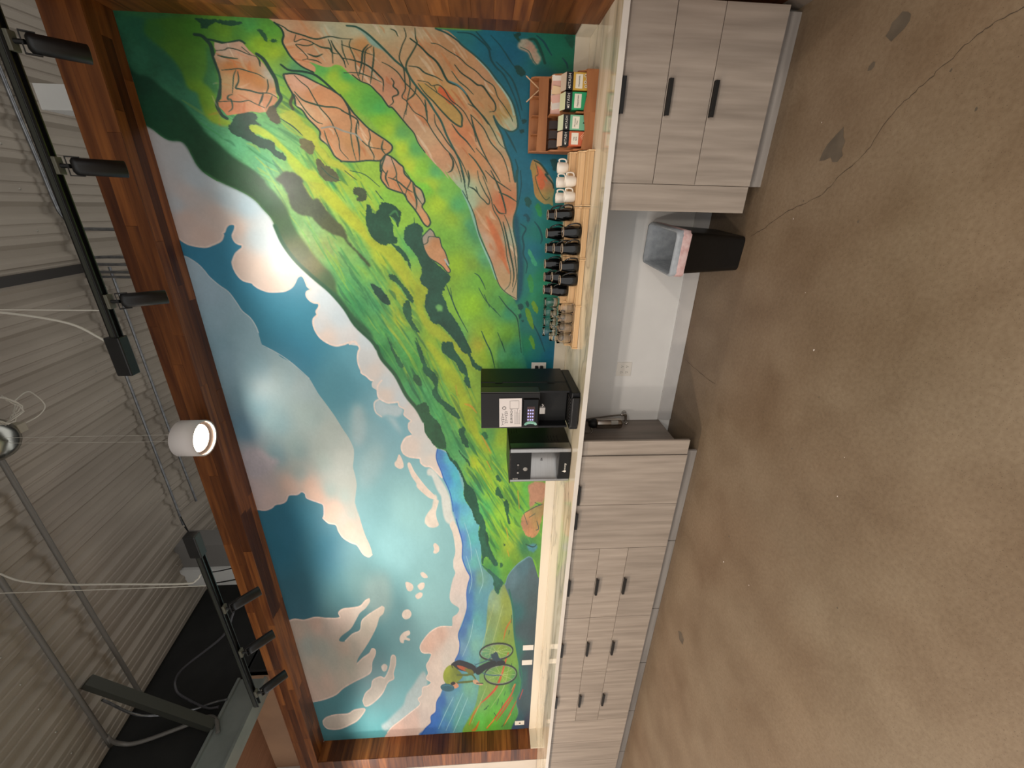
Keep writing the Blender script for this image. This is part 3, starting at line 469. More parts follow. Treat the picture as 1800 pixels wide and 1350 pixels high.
l|-2795,1703 -2919,1631 -3056,1570|2f8a50|3.8|0.8|1.5|1|0.18
l|-1125,2512 -1253,2430 -1402,2373|2c7048|5.1|0.8|1.5|1|0.36
l|-445,3192 -507,3090 -576,2991|2f8a50|2|0.8|1.5|1|0.4
l|-270,2784 -285,2740 -314,2710|6cb050|3.9|0.8|1.5|1|0.27
l|-1800,2292 -1926,2204 -2076,2137|b4bc3c|5.1|0.8|1.5|1|0.41
l|-3011,1623 -3084,1579 -3166,1544|2c7048|3.8|0.8|1.5|1|0.48
l|-612,2468 -715,2428 -806,2360|2f7f48|5.5|0.8|1.5|1|0.4
l|-2063,2206 -2157,2166 -2257,2132|2c7048|4.4|0.8|1.5|1|0.28
l|-3417,1418 -3584,1350 -3739,1254|3f9a50|3.5|0.8|1.5|1|0.39
l|-2088,2176 -2190,2126 -2305,2093|58a868|5.1|0.8|1.5|1|0.36
l|-1019,3018 -1149,2954 -1291,2900|b4bc3c|5.5|0.8|1.5|1|0.41
l|-533,3507 -594,3415 -660,3323|98b83a|3.5|0.8|1.5|1|0.4
l|-1789,1969 -1949,1910 -2109,1833|2f7f48|3.3|0.8|1.5|1|0.27
l|-309,2783 -359,2685 -421,2596|58a868|5.3|0.8|1.5|1|0.44
l|-3092,1688 -3194,1621 -3318,1577|3a9058|4.7|0.8|1.5|1|0.47
l|-1228,2906 -1320,2856 -1424,2821|98b83a|5.2|0.8|1.5|1|0.41
l|-3851,1505 -3941,1468 -4027,1422|98b83a|5.7|0.8|1.5|1|0.37
l|-410,3366 -455,3297 -502,3227|b4bc3c|5.1|0.8|1.5|1|0.25
l|-1635,2007 -1781,1915 -1935,1822|2c7048|4|0.8|1.5|1|0.24
l|-784,3094 -895,3052 -1004,2998|b4bc3c|3.6|0.8|1.5|1|0.35
l|-784,3298 -866,3190 -944,3072|3f9a50|3.5|0.8|1.5|1|0.33
l|-577,3213 -602,3186 -619,3150|2f7f48|2.4|0.8|1.5|1|0.25
l|-3058,1709 -3231,1638 -3396,1542|58a868|3.7|0.8|1.5|1|0.48
l|-2428,1754 -2644,1674 -2862,1573|2f7f48|3.4|0.8|1.5|1|0.5
l|-1413,2877 -1460,2862 -1502,2839|2c7048|3.9|0.8|1.5|1|0.45
l|-3061,1507 -3226,1401 -3420,1321|3f9a50|3|0.8|1.5|1|0.36
l|-1931,1867 -2076,1809 -2223,1741|2c7048|5.4|0.8|1.5|1|0.3
l|-689,2626 -731,2589 -786,2576|b4bc3c|2.2|0.8|1.5|1|0.36
l|-166,3022 -195,2974 -224,2926|2c7048|2.2|0.8|1.5|1|0.23
l|-2382,1685 -2549,1622 -2715,1542|2c7048|5|0.8|1.5|1|0.21
l|-1130,2801 -1180,2778 -1231,2755|6cb050|3.8|0.8|1.5|1|0.44
l|-3177,1427 -3316,1335 -3481,1268|2f7f48|2.6|0.8|1.5|1|0.45
l|-384,3082 -416,3020 -459,2965|2c7048|5.8|0.8|1.5|1|0.48
l|-1435,2873 -1476,2838 -1534,2831|b4bc3c|5.3|0.8|1.5|1|0.33
l|-2189,2330 -2282,2315 -2361,2269|2c7048|4.2|0.8|1.5|1|0.23
l|-3196,1845 -3344,1792 -3478,1712|58a868|4.3|0.8|1.5|1|0.27
l|-2925,1976 -3005,1941 -3084,1901|2c7048|2.5|0.8|1.5|1|0.49
l|-197,3005 -250,2930 -294,2843|2c7048|5.3|0.8|1.5|1|0.22
l|-2409,1651 -2539,1605 -2663,1541|98b83a|5.7|0.8|1.5|1|0.21
l|-796,2424 -832,2396 -875,2381|58a868|2.6|0.8|1.5|1|0.38
l|-1382,2480 -1477,2428 -1573,2371|3a9058|3.1|0.8|1.5|1|0.3
l|-453,3268 -492,3225 -519,3168|6cb050|4.1|0.8|1.5|1|0.25
l|-507,2915 -562,2808 -635,2714|2c7048|5|0.8|1.5|1|0.24
l|-425,2947 -482,2872 -527,2784|58a868|2.8|0.8|1.5|1|0.2
l|-2454,2044 -2634,1994 -2805,1910|b4bc3c|3.3|0.8|1.5|1|0.45
l|-3152,1712 -3208,1665 -3286,1647|2c7048|2.5|0.8|1.5|1|0.39
l|-708,2746 -838,2697 -959,2620|b4bc3c|4.3|0.8|1.5|1|0.45
l|-898,2337 -1035,2278 -1164,2191|b4bc3c|4.9|0.8|1.5|1|0.44
l|-3098,1854 -3290,1769 -3485,1671|2f7f48|3.2|0.8|1.5|1|0.21
l|-2543,1982 -2599,1947 -2668,1934|6cb050|2.1|0.8|1.5|1|0.49
l|-849,2991 -896,2979 -937,2952|2f7f48|2.1|0.8|1.5|1|0.48
l|-2509,2130 -2699,2055 -2904,1985|2c7048|4.1|0.8|1.5|1|0.4
l|-267,2924 -328,2847 -372,2750|3f9a50|3.9|0.8|1.5|1|0.37
l|-2776,2146 -2850,2104 -2941,2088|3a9058|4.4|0.8|1.5|1|0.46
l|-487,2986 -552,2902 -605,2802|2f7f48|5.8|0.8|1.5|1|0.3
l|-1191,2325 -1284,2273 -1375,2213|2f7f48|5.1|0.8|1.5|1|0.29
l|-814,2882 -881,2833 -965,2811|b4bc3c|5.3|0.8|1.5|1|0.45
l|-377,3233 -435,3123 -512,3026|98b83a|5.5|0.8|1.5|1|0.39
l|-585,3491 -618,3452 -644,3406|98b83a|4|0.8|1.5|1|0.19
l|-259,2798 -305,2698 -370,2611|2f7f48|5.2|0.8|1.5|1|0.46
l|-3311,1950 -3503,1875 -3690,1779|58a868|4.5|0.8|1.5|1|0.44
l|-629,3440 -665,3413 -681,3365|98b83a|5.8|0.8|1.5|1|0.27
l|-927,2565 -973,2538 -1021,2516|3a9058|5.6|0.8|1.5|1|0.21
l|-1709,1931 -1804,1871 -1903,1810|58a868|5.7|0.8|1.5|1|0.36
l|-745,2585 -850,2537 -952,2476|2c7048|4.4|0.8|1.5|1|0.36
l|-2187,2290 -2346,2235 -2510,2174|3a9058|3.2|0.8|1.5|1|0.33
l|-3038,2076 -3165,2033 -3280,1966|3a9058|3.5|0.8|1.5|1|0.37
l|-415,3403 -482,3315 -540,3215|3a9058|3.3|0.8|1.5|1|0.27
l|-3317,1823 -3406,1804 -3472,1750|3a9058|2.3|0.8|1.5|1|0.46
l|-1562,2746 -1647,2705 -1733,2659|3f9a50|4.1|0.8|1.5|1|0.5
l|-2112,1805 -2223,1751 -2342,1706|6cb050|4.7|0.8|1.5|1|0.38
l|-2881,1628 -3022,1544 -3181,1474|2c7048|3.1|0.8|1.5|1|0.38
l|-2008,2010 -2124,1978 -2230,1919|2f8a50|5.1|0.8|1.5|1|0.37
l|-1376,2111 -1480,2050 -1583,1983|58a868|5.5|0.8|1.5|1|0.37
l|-1204,2596 -1287,2547 -1380,2511|58a868|3.4|0.8|1.5|1|0.35
l|-1900,2063 -1941,2029 -1993,2009|2c7048|3.5|0.8|1.5|1|0.28
l|-1580,2119 -1675,2068 -1766,2007|98b83a|2.4|0.8|1.5|1|0.47
l|-845,2442 -952,2367 -1078,2316|98b83a|5.9|0.8|1.5|1|0.47
l|-3775,1747 -3889,1675 -4030,1631|58a868|5.7|0.8|1.5|1|0.43
l|-1499,2005 -1598,1942 -1700,1879|2f8a50|3.6|0.8|1.5|1|0.29
l|-1909,2318 -2071,2221 -2249,2132|3a9058|2.9|0.8|1.5|1|0.31
l|-1469,2314 -1620,2240 -1764,2142|98b83a|5.9|0.8|1.5|1|0.34
l|-1281,2443 -1428,2365 -1575,2273|3a9058|5|0.8|1.5|1|0.21
l|-1221,2663 -1270,2647 -1314,2619|6cb050|2.4|0.8|1.5|1|0.47
l|-2112,1885 -2303,1789 -2519,1715|2f8a50|4.5|0.8|1.5|1|0.35
l|-2871,2036 -3083,1941 -3302,1835|2f7f48|4.5|0.8|1.5|1|0.37
l|-898,2284 -1003,2242 -1096,2174|2f8a50|2|0.8|1.5|1|0.18
l|-2287,2004 -2484,1931 -2688,1846|3f9a50|4.3|0.8|1.5|1|0.39
l|-612,2900 -667,2827 -713,2744|3a9058|4.1|0.8|1.5|1|0.23
l|-576,2805 -603,2762 -631,2719|3a9058|2.4|0.8|1.5|1|0.21
l|-545,2968 -606,2867 -673,2769|2f7f48|4.6|0.8|1.5|1|0.4
l|-2031,2434 -2113,2401 -2187,2352|2f7f48|3.1|0.8|1.5|1|0.21
l|-3259,1598 -3390,1536 -3523,1468|2f8a50|2.1|0.8|1.5|1|0.25
l|-1180,2332 -1230,2322 -1266,2287|98b83a|3|0.8|1.5|1|0.19
l|-3303,1387 -3417,1308 -3557,1256|2c7048|3.2|0.8|1.5|1|0.37
l|-3477,1552 -3739,1437 -4001,1295|2f8a50|4.7|0.8|1.5|1|0.37
l|-1314,2606 -1436,2557 -1545,2478|98b83a|2.3|0.8|1.5|1|0.23
l|-1332,2929 -1470,2875 -1611,2811|b4bc3c|2.5|0.8|1.5|1|0.35
l|-1285,2600 -1337,2589 -1378,2556|b4bc3c|4.2|0.8|1.5|1|0.3
l|-1533,2529 -1627,2487 -1715,2430|2f7f48|3.4|0.8|1.5|1|0.23
l|-2514,2251 -2608,2204 -2717,2180|6cb050|4.2|0.8|1.5|1|0.33
l|-2842,2025 -2974,1989 -3098,1931|2f8a50|3.5|0.8|1.5|1|0.49
l|-509,2536 -587,2502 -659,2453|2c7048|4.7|0.8|1.5|1|0.48
l|-3746,1347 -3896,1247 -4080,1181|3a9058|3|0.8|1.5|1|0.37
l|-579,2561 -621,2538 -664,2515|3a9058|5.4|0.8|1.5|1|0.42
l|-2719,2227 -2909,2177 -3092,2098|2f7f48|3.6|0.8|1.5|1|0.21
l|-396,2738 -427,2678 -466,2623|3f9a50|2.3|0.8|1.5|1|0.47
l|-2747,1738 -2832,1685 -2928,1646|3f9a50|2.9|0.8|1.5|1|0.22
l|-2477,2127 -2590,2068 -2723,2036|6cb050|5.7|0.8|1.5|1|0.24
l|-1006,2393 -1106,2326 -1221,2279|2f7f48|4.6|0.8|1.5|1|0.4
l|-668,2534 -730,2496 -797,2464|6cb050|3.2|0.8|1.5|1|0.27
l|-2028,2335 -2176,2285 -2327,2227|6cb050|3.7|0.8|1.5|1|0.42
l|-417,2863 -461,2785 -512,2710|6cb050|4.3|0.8|1.5|1|0.25
l|-1510,2397 -1652,2309 -1807,2228|b4bc3c|5.7|0.8|1.5|1|0.22
l|-2476,1854 -2672,1760 -2893,1687|2f7f48|5.9|0.8|1.5|1|0.4
l|-473,3363 -535,3279 -592,3186|3f9a50|3.7|0.8|1.5|1|0.42
l|-3784,1314 -3903,1253 -4026,1193|b4bc3c|5.8|0.8|1.5|1|0.32
l|-3284,1510 -3479,1396 -3702,1300|2c7048|4|0.8|1.5|1|0.4
l|-566,2729 -667,2668 -779,2619|2c7048|5|0.8|1.5|1|0.19
l|-2274,1828 -2367,1787 -2464,1749|98b83a|4.2|0.8|1.5|1|0.26
l|-501,3267 -547,3212 -582,3145|58a868|2.5|0.8|1.5|1|0.4
l|-1512,2427 -1641,2374 -1756,2289|2c7048|2.5|0.8|1.5|1|0.39
l|-2400,2262 -2565,2200 -2740,2141|98b83a|3.3|0.8|1.5|1|0.44
l|-1667,2104 -1726,2061 -1793,2028|2c7048|5.4|0.8|1.5|1|0.31
l|-633,2681 -666,2664 -699,2646|2f7f48|2.2|0.8|1.5|1|0.27
l|-501,2781 -551,2720 -587,2643|b4bc3c|3.8|0.8|1.5|1|0.36
l|-918,2645 -958,2627 -998,2606|2c7048|2.3|0.8|1.5|1|0.41
l|-3725,1381 -3820,1335 -3917,1286|2f8a50|4|0.8|1.5|1|0.43
l|-1088,2732 -1137,2717 -1181,2688|58a868|4.6|0.8|1.5|1|0.21
l|-2696,2237 -2829,2207 -2953,2149|b4bc3c|2.7|0.8|1.5|1|0.38
l|-2882,1558 -2963,1502 -3061,1464|58a868|5|0.8|1.5|1|0.28
l|-420,2734 -458,2680 -491,2619|3a9058|5.7|0.8|1.5|1|0.45
l|-984,3036 -1025,3007 -1076,2996|2f8a50|5.6|0.8|1.5|1|0.48
l|-1592,2367 -1656,2340 -1712,2300|3f9a50|2.6|0.8|1.5|1|0.25
l|-456,2944 -486,2872 -536,2818|2c7048|3.9|0.8|1.5|1|0.25
l|-1329,2909 -1430,2854 -1545,2817|3a9058|3.7|0.8|1.5|1|0.27
l|-2177,2074 -2295,2035 -2411,1983|2c7048|2|0.8|1.5|1|0.49
l|-462,2810 -510,2758 -539,2686|b4bc3c|4.3|0.8|1.5|1|0.33
l|-1718,2282 -1811,2227 -1909,2173|6cb050|5.9|0.8|1.5|1|0.49
l|-1980,1947 -2035,1917 -2098,1897|58a868|4.3|0.8|1.5|1|0.31
l|-1122,2457 -1168,2420 -1226,2404|3a9058|5.5|0.8|1.5|1|0.19
l|-502,2812 -553,2752 -588,2675|b4bc3c|4.2|0.8|1.5|1|0.48
l|-1223,2773 -1312,2741 -1395,2695|98b83a|2.7|0.8|1.5|1|0.46
l|-1855,2553 -2011,2482 -2164,2392|3f9a50|2.8|0.8|1.5|1|0.39
l|-2454,2175 -2583,2127 -2717,2080|3f9a50|4.9|0.8|1.5|1|0.47
l|-1634,2046 -1750,1963 -1883,1894|6cb050|5.5|0.8|1.5|1|0.36
l|-2360,1828 -2424,1781 -2508,1767|3a9058|2.4|0.8|1.5|1|0.45
l|-1303,2798 -1446,2731 -1598,2666|3f9a50|2.5|0.8|1.5|1|0.43
l|-569,3336 -618,3288 -647,3220|98b83a|3.8|0.8|1.5|1|0.22
l|-320,2782 -332,2736 -364,2708|98b83a|4.3|0.8|1.5|1|0.47
l|-3173,1922 -3376,1836 -3580,1734|2f7f48|5.3|0.8|1.5|1|0.22
l|-1024,2437 -1153,2362 -1295,2296|2f7f48|5.3|0.8|1.5|1|0.29
l|-1158,2727 -1266,2693 -1363,2631|98b83a|3|0.8|1.5|1|0.24
l|-1265,2282 -1371,2232 -1466,2159|2f7f48|4|0.8|1.5|1|0.2
l|-887,3001 -1005,2935 -1139,2889|2f8a50|5.3|0.8|1.5|1|0.37
l|-587,2455 -689,2406 -788,2343|2c7048|2.1|0.8|1.5|1|0.29
l|-526,3026 -585,2919 -659,2821|2f7f48|2.3|0.8|1.5|1|0.38
l|-2027,2074 -2190,1990 -2378,1934|2c7048|3.6|0.8|1.5|1|0.46
l|-2127,2399 -2231,2374 -2328,2328|6cb050|4.4|0.8|1.5|1|0.19
l|-656,3029 -701,2958 -749,2889|2f8a50|5.7|0.8|1.5|1|0.28
l|-1072,2633 -1135,2611 -1192,2574|2f7f48|4.5|0.8|1.5|1|0.41
l|-626,3041 -639,2996 -673,2971|b4bc3c|4.3|0.8|1.5|1|0.35
l|-3441,1219 -3514,1176 -3593,1138|3f9a50|5.5|0.8|1.5|1|0.43
l|-2039,2045 -2146,2011 -2248,1961|98b83a|5.5|0.8|1.5|1|0.48
l|-2270,2188 -2436,2116 -2618,2059|3a9058|5.4|0.8|1.5|1|0.26
l|-3058,1608 -3174,1540 -3304,1484|b4bc3c|5.5|0.8|1.5|1|0.43
l|-1396,2156 -1515,2063 -1658,1995|6cb050|2.5|0.8|1.5|1|0.18
l|-3124,1753 -3265,1681 -3414,1612|58a868|5.7|0.8|1.5|1|0.37
l|-425,2875 -455,2823 -489,2774|b4bc3c|2.3|0.8|1.5|1|0.24
l|-3375,1539 -3504,1482 -3628,1413|2c7048|3.4|0.8|1.5|1|0.43
l|-1250,2266 -1295,2239 -1340,2211|6cb050|3.1|0.8|1.5|1|0.26
l|-566,3441 -595,3388 -633,3344|98b83a|2.2|0.8|1.5|1|0.32
l|-3286,1791 -3456,1731 -3609,1639|98b83a|4.9|0.8|1.5|1|0.49
l|-2021,2433 -2180,2363 -2359,2315|b4bc3c|4.9|0.8|1.5|1|0.18
l|-834,2616 -872,2603 -905,2580|2f7f48|2.8|0.8|1.5|1|0.28
l|-2495,1852 -2614,1796 -2744,1751|b4bc3c|2.7|0.8|1.5|1|0.46
l|-2860,2134 -3024,2065 -3206,2013|2f8a50|3|0.8|1.5|1|0.33
l|-132,3071 -165,2992 -217,2929|2f7f48|3.7|0.8|1.5|1|0.41
l|-3126,1952 -3200,1931 -3260,1890|3a9058|5.1|0.8|1.5|1|0.21
l|-2845,1908 -2992,1833 -3149,1761|3a9058|2.6|0.8|1.5|1|0.49
l|-1931,2411 -2048,2336 -2183,2277|2c7048|5.1|0.8|1.5|1|0.43
l|-813,2518 -941,2452 -1072,2381|58a868|3.4|0.8|1.5|1|0.35
l|-932,2895 -1027,2866 -1113,2812|b4bc3c|2.6|0.8|1.5|1|0.38
l|-1044,2306 -1169,2222 -1305,2142|3f9a50|2.2|0.8|1.5|1|0.34
l|-1841,2501 -2005,2420 -2171,2327|6cb050|5.6|0.8|1.5|1|0.46
l|-2920,1636 -3075,1564 -3227,1479|98b83a|3.8|0.8|1.5|1|0.46
l|-502,2571 -611,2515 -722,2451|98b83a|3.3|0.8|1.5|1|0.47
l|-378,2932 -397,2895 -421,2863|2f8a50|4.7|0.8|1.5|1|0.29
l|-722,2892 -839,2840 -957,2780|98b83a|2.1|0.8|1.5|1|0.19
l|-2466,2160 -2582,2125 -2695,2077|2f8a50|4.6|0.8|1.5|1|0.28
l|-3855,1571 -4060,1493 -4253,1386|58a868|5.8|0.8|1.5|1|0.22
l|-1129,2946 -1161,2919 -1204,2914|98b83a|2.6|0.8|1.5|1|0.4
l|-1921,2222 -2032,2144 -2163,2086|98b83a|5.4|0.8|1.5|1|0.42
l|-256,3072 -296,3011 -334,2947|6cb050|6|0.8|1.5|1|0.28
l|-561,3522 -642,3431 -705,3316|58a868|2.6|0.8|1.5|1|0.42
l|-650,3313 -716,3239 -766,3145|b4bc3c|4.6|0.8|1.5|1|0.39
l|-1261,2672 -1395,2605 -1538,2541|98b83a|5.2|0.8|1.5|1|0.4
l|-399,3217 -430,3173 -459,3125|3f9a50|4.9|0.8|1.5|1|0.2
l|-3446,1868 -3523,1811 -3626,1786|6cb050|4.1|0.8|1.5|1|0.18
l|-678,2779 -767,2734 -859,2689|3f9a50|4.1|0.8|1.5|1|0.45
l|-3621,1779 -3877,1645 -4170,1530|98b83a|4.9|0.8|1.5|1|0.27
l|-748,3033 -782,3006 -797,2960|3a9058|2.2|0.8|1.5|1|0.43
l|-3642,1635 -3791,1588 -3919,1504|2c7048|4.2|0.8|1.5|1|0.36
l|-2081,1784 -2257,1699 -2450,1624|2f8a50|3.7|0.8|1.5|1|0.35
l|-1301,2816 -1417,2750 -1550,2705|6cb050|5.6|0.8|1.5|1|0.38
l|-703,2799 -823,2733 -953,2676|2f8a50|6|0.8|1.5|1|0.44
l|-2287,2335 -2444,2299 -2589,2229|2f7f48|3.6|0.8|1.5|1|0.36
l|-2255,2095 -2411,2037 -2572,1974|2f7f48|3.9|0.8|1.5|1|0.39
l|-1533,2531 -1638,2479 -1741,2417|2f8a50|3.4|0.8|1.5|1|0.2
l|-3711,1603 -3909,1493 -4135,1403|3f9a50|4.5|0.8|1.5|1|0.35
l|-684,2717 -735,2678 -798,2660|2c7048|5.4|0.8|1.5|1|0.29
l|-1791,2194 -1967,2111 -2133,1997|3a9058|3.5|0.8|1.5|1|0.25
l|-641,3045 -706,2966 -757,2871|2c7048|2.7|0.8|1.5|1|0.48
l|-2901,1730 -3121,1628 -3344,1508|b4bc3c|5.3|0.8|1.5|1|0.44
l|-721,3232 -764,3191 -790,3132|b4bc3c|4.7|0.8|1.5|1|0.35
l|-898,2567 -962,2541 -1022,2504|2c7048|4.8|0.8|1.5|1|0.32
l|-1358,2257 -1486,2194 -1605,2108|6cb050|3.5|0.8|1.5|1|0.35
l|-802,2858 -869,2830 -934,2795|2f7f48|4.2|0.8|1.5|1|0.18
l|-793,2680 -854,2648 -918,2617|b4bc3c|3|0.8|1.5|1|0.26
l|-1365,2476 -1464,2435 -1551,2370|6cb050|3.7|0.8|1.5|1|0.43
l|-2105,2202 -2164,2182 -2222,2158|b4bc3c|2.2|0.8|1.5|1|0.42
l|-3621,1527 -3821,1443 -4015,1337|98b83a|3.5|0.8|1.5|1|0.37
l|-3401,1800 -3649,1675 -3924,1558|b4bc3c|2.3|0.8|1.5|1|0.25
l|-3205,1967 -3352,1905 -3500,1833|2f8a50|4|0.8|1.5|1|0.47
l|-2706,2234 -2867,2180 -3033,2121|2c7048|4.8|0.8|1.5|1|0.32
l|-3980,1543 -4074,1505 -4164,1458|6cb050|4|0.8|1.5|1|0.44
l|-2145,1928 -2265,1897 -2372,1835|58a868|4.2|0.8|1.5|1|0.43
l|-2794,2134 -2902,2114 -2995,2063|2f7f48|2.4|0.8|1.5|1|0.21
l|-2596,1874 -2660,1841 -2733,1820|b4bc3c|3.9|0.8|1.5|1|0.2
l|-2300,2095 -2435,2024 -2593,1984|2f7f48|5.5|0.8|1.5|1|0.23
l|-1077,2600 -1107,2568 -1152,2563|58a868|4.1|0.8|1.5|1|0.21
l|-1152,2435 -1223,2403 -1291,2364|2f8a50|4.7|0.8|1.5|1|0.28
l|-822,2840 -896,2804 -973,2769|58a868|2.8|0.8|1.5|1|0.2
l|-1753,2384 -1852,2330 -1954,2273|6cb050|3.5|0.8|1.5|1|0.44
l|-494,2570 -578,2539 -652,2483|b4bc3c|2|0.8|1.5|1|0.2
l|-3476,1320 -3560,1291 -3629,1241|2c7048|3.2|0.8|1.5|1|0.41
l|-2749,1845 -2871,1765 -3017,1712|2c7048|2.8|0.8|1.5|1|0.25
l|-406,2711 -438,2677 -456,2629|3f9a50|5.3|0.8|1.5|1|0.34
l|-229,3189 -287,3112 -334,3020|98b83a|4.7|0.8|1.5|1|0.4
l|-985,2906 -1109,2863 -1226,2797|98b83a|4.1|0.8|1.5|1|0.33
l|-821,3078 -863,3069 -898,3045|58a868|4.8|0.8|1.5|1|0.32
l|-1153,2326 -1290,2256 -1420,2162|6cb050|5.3|0.8|1.5|1|0.27
l|-717,2726 -777,2693 -841,2663|6cb050|3.2|0.8|1.5|1|0.26
l|-1804,2492 -1960,2402 -2131,2318|98b83a|3.6|0.8|1.5|1|0.19
l|-1156,2453 -1217,2421 -1280,2390|3f9a50|2.8|0.8|1.5|1|0.23
l|-698,3007 -751,2952 -785,2877|b4bc3c|2.5|0.8|1.5|1|0.48
l|-3581,1182 -3763,1098 -3940,994|b4bc3c|2.1|0.8|1.5|1|0.43
l|-3092,1457 -3196,1413 -3292,1353|58a868|4.4|0.8|1.5|1|0.35
l|-676,3317 -702,3259 -746,3216|98b83a|4.3|0.8|1.5|1|0.28
l|-2085,2444 -2139,2429 -2180,2394|6cb050|4.6|0.8|1.5|1|0.2
l|-1075,2661 -1133,2624 -1199,2600|6cb050|2.4|0.8|1.5|1|0.45
l|-2735,1767 -2861,1692 -3003,1631|3f9a50|5.2|0.8|1.5|1|0.37
l|-1629,2735 -1738,2696 -1834,2631|6cb050|3.7|0.8|1.5|1|0.45
l|-306,3056 -362,2973 -415,2882|3f9a50|3.3|0.8|1.5|1|0.45
l|-3178,1708 -3279,1678 -3362,1618|98b83a|2.5|0.8|1.5|1|0.34
l|-1857,2547 -1966,2505 -2064,2440|3a9058|2.2|0.8|1.5|1|0.26
l|-3577,1654 -3743,1551 -3945,1480|98b83a|4.9|0.8|1.5|1|0.35
l|-928,3029 -979,3022 -1018,2989|98b83a|4.8|0.8|1.5|1|0.25
l|-2686,2146 -2799,2125 -2896,2071|2f8a50|4.5|0.8|1.5|1|0.22
l|-1954,2494 -2090,2435 -2219,2356|98b83a|4.4|0.8|1.5|1|0.43
l|-2548,2262 -2644,2224 -2745,2193|3f9a50|2.2|0.8|1.5|1|0.38
l|-2215,1846 -2315,1792 -2428,1757|2c7048|4.4|0.8|1.5|1|0.24
l|-799,2392 -914,2345 -1020,2271|98b83a|2.6|0.8|1.5|1|0.34
l|-389,2825 -452,2737 -505,2636|98b83a|4.7|0.8|1.5|1|0.41
l|-690,3490 -770,3403 -831,3293|3a9058|5.1|0.8|1.5|1|0.47
l|-2541,1842 -2629,1802 -2724,1769|b4bc3c|5.1|0.8|1.5|1|0.21
l|-2496,2071 -2570,2024 -2664,2008|2c7048|2.5|0.8|1.5|1|0.45
l|-3239,1386 -3434,1268 -3656,1168|6cb050|3.7|0.8|1.5|1|0.44
l|-2590,1648 -2689,1586 -2810,1555|3a9058|4.6|0.8|1.5|1|0.38
l|-263,3050 -314,2954 -376,2865|98b83a|3|0.8|1.5|1|0.37
l|-1617,2034 -1718,1954 -1840,1897|2f7f48|3.6|0.8|1.5|1|0.43
l|-2589,1788 -2799,1689 -3033,1609|2f8a50|5.8|0.8|1.5|1|0.25
l|-2098,1911 -2240,1836 -2402,1785|2f8a50|5.2|0.8|1.5|1|0.18
l|-1777,2674 -1827,2636 -1891,2617|2f8a50|3.6|0.8|1.5|1|0.28
l|-535,2950 -561,2915 -583,2876|2c7048|4.5|0.8|1.5|1|0.27
l|-576,3277 -634,3194 -691,3107|3a9058|5.2|0.8|1.5|1|0.22
l|-2350,2345 -2538,2293 -2723,2216|58a868|3.3|0.8|1.5|1|0.23
l|-639,3068 -696,2963 -771,2870|2f8a50|3.2|0.8|1.5|1|0.28
l|-3001,1587 -3160,1488 -3343,1411|6cb050|3.6|0.8|1.5|1|0.18
l|-3198,1954 -3304,1902 -3417,1854|58a868|4.9|0.8|1.5|1|0.4
l|-3554,1343 -3769,1225 -4006,1114|6cb050|5.7|0.8|1.5|1|0.47
l|-2302,2338 -2452,2287 -2606,2231|58a868|3.4|0.8|1.5|1|0.39
l|-2090,2205 -2214,2151 -2348,2107|2c7048|4|0.8|1.5|1|0.4
l|-148,3112 -213,3024 -264,2920|2f8a50|3.8|0.8|1.5|1|0.42
l|-3071,1593 -3279,1509 -3473,1389|b4bc3c|3.9|0.8|1.5|1|0.18
l|-3581,1660 -3677,1594 -3799,1558|3a9058|2.2|0.8|1.5|1|0.31
l|-2509,1852 -2607,1801 -2717,1768|58a868|5.1|0.8|1.5|1|0.19
l|-1824,2316 -1869,2272 -1934,2255|2f8a50|4|0.8|1.5|1|0.49
l|-984,2315 -1047,2269 -1122,2240|2c7048|5.3|0.8|1.5|1|0.43
l|-1212,2866 -1298,2814 -1399,2783|6cb050|3.2|0.8|1.5|1|0.35
l|-2111,1824 -2240,1750 -2392,1704|b4bc3c|5.8|0.8|1.5|1|0.24
l|-825,2367 -881,2343 -932,2308|2c7048|3.6|0.8|1.5|1|0.4
l|-1162,2732 -1283,2676 -1408,2617|3f9a50|2.8|0.8|1.5|1|0.47
l|-1270,2279 -1370,2208 -1483,2150|b4bc3c|2.2|0.8|1.5|1|0.27
l|-1587,2235 -1728,2156 -1873,2067|3f9a50|3.1|0.8|1.5|1|0.3
l|-3361,1585 -3478,1521 -3607,1464|58a868|3.8|0.8|1.5|1|0.18
l|-1622,2183 -1697,2135 -1779,2091|b4bc3c|3.1|0.8|1.5|1|0.26
l|-393,3167 -445,3076 -507,2990|2f8a50|5.3|0.8|1.5|1|0.41
l|-3589,1731 -3688,1674 -3802,1633|3f9a50|5.1|0.8|1.5|1|0.31
l|-3390,1421 -3526,1357 -3660,1284|b4bc3c|3.4|0.8|1.5|1|0.24
l|-3085,1719 -3236,1636 -3401,1563|58a868|2.5|0.8|1.5|1|0.29
l|-474,3229 -512,3155 -565,3093|98b83a|4.3|0.8|1.5|1|0.31
l|-1880,2401 -2024,2311 -2188,2235|6cb050|2.6|0.8|1.5|1|0.39
l|-2487,1964 -2681,1871 -2902,1802|2f8a50|5.5|0.8|1.5|1|0.22
l|-2259,1907 -2410,1855 -2559,1785|3f9a50|5.1|0.8|1.5|1|0.37
l|-1514,2322 -1661,2245 -1807,2152|b4bc3c|4.7|0.8|1.5|1|0.49
l|-2786,1977 -2970,1909 -3141,1808|b4bc3c|2.9|0.8|1.5|1|0.33
l|-2610,1956 -2742,1885 -2899,1845|3a9058|4.4|0.8|1.5|1|0.19
l|-1715,2325 -1820,2275 -1919,2210|b4bc3c|5.9|0.8|1.5|1|0.35
l|-674,2768 -783,2721 -890,2660|3a9058|4.9|0.8|1.5|1|0.25
l|-415,2764 -450,2714 -480,2658|58a868|4.9|0.8|1.5|1|0.37
l|-1244,2555 -1347,2507 -1444,2441|2f7f48|5.2|0.8|1.5|1|0.49
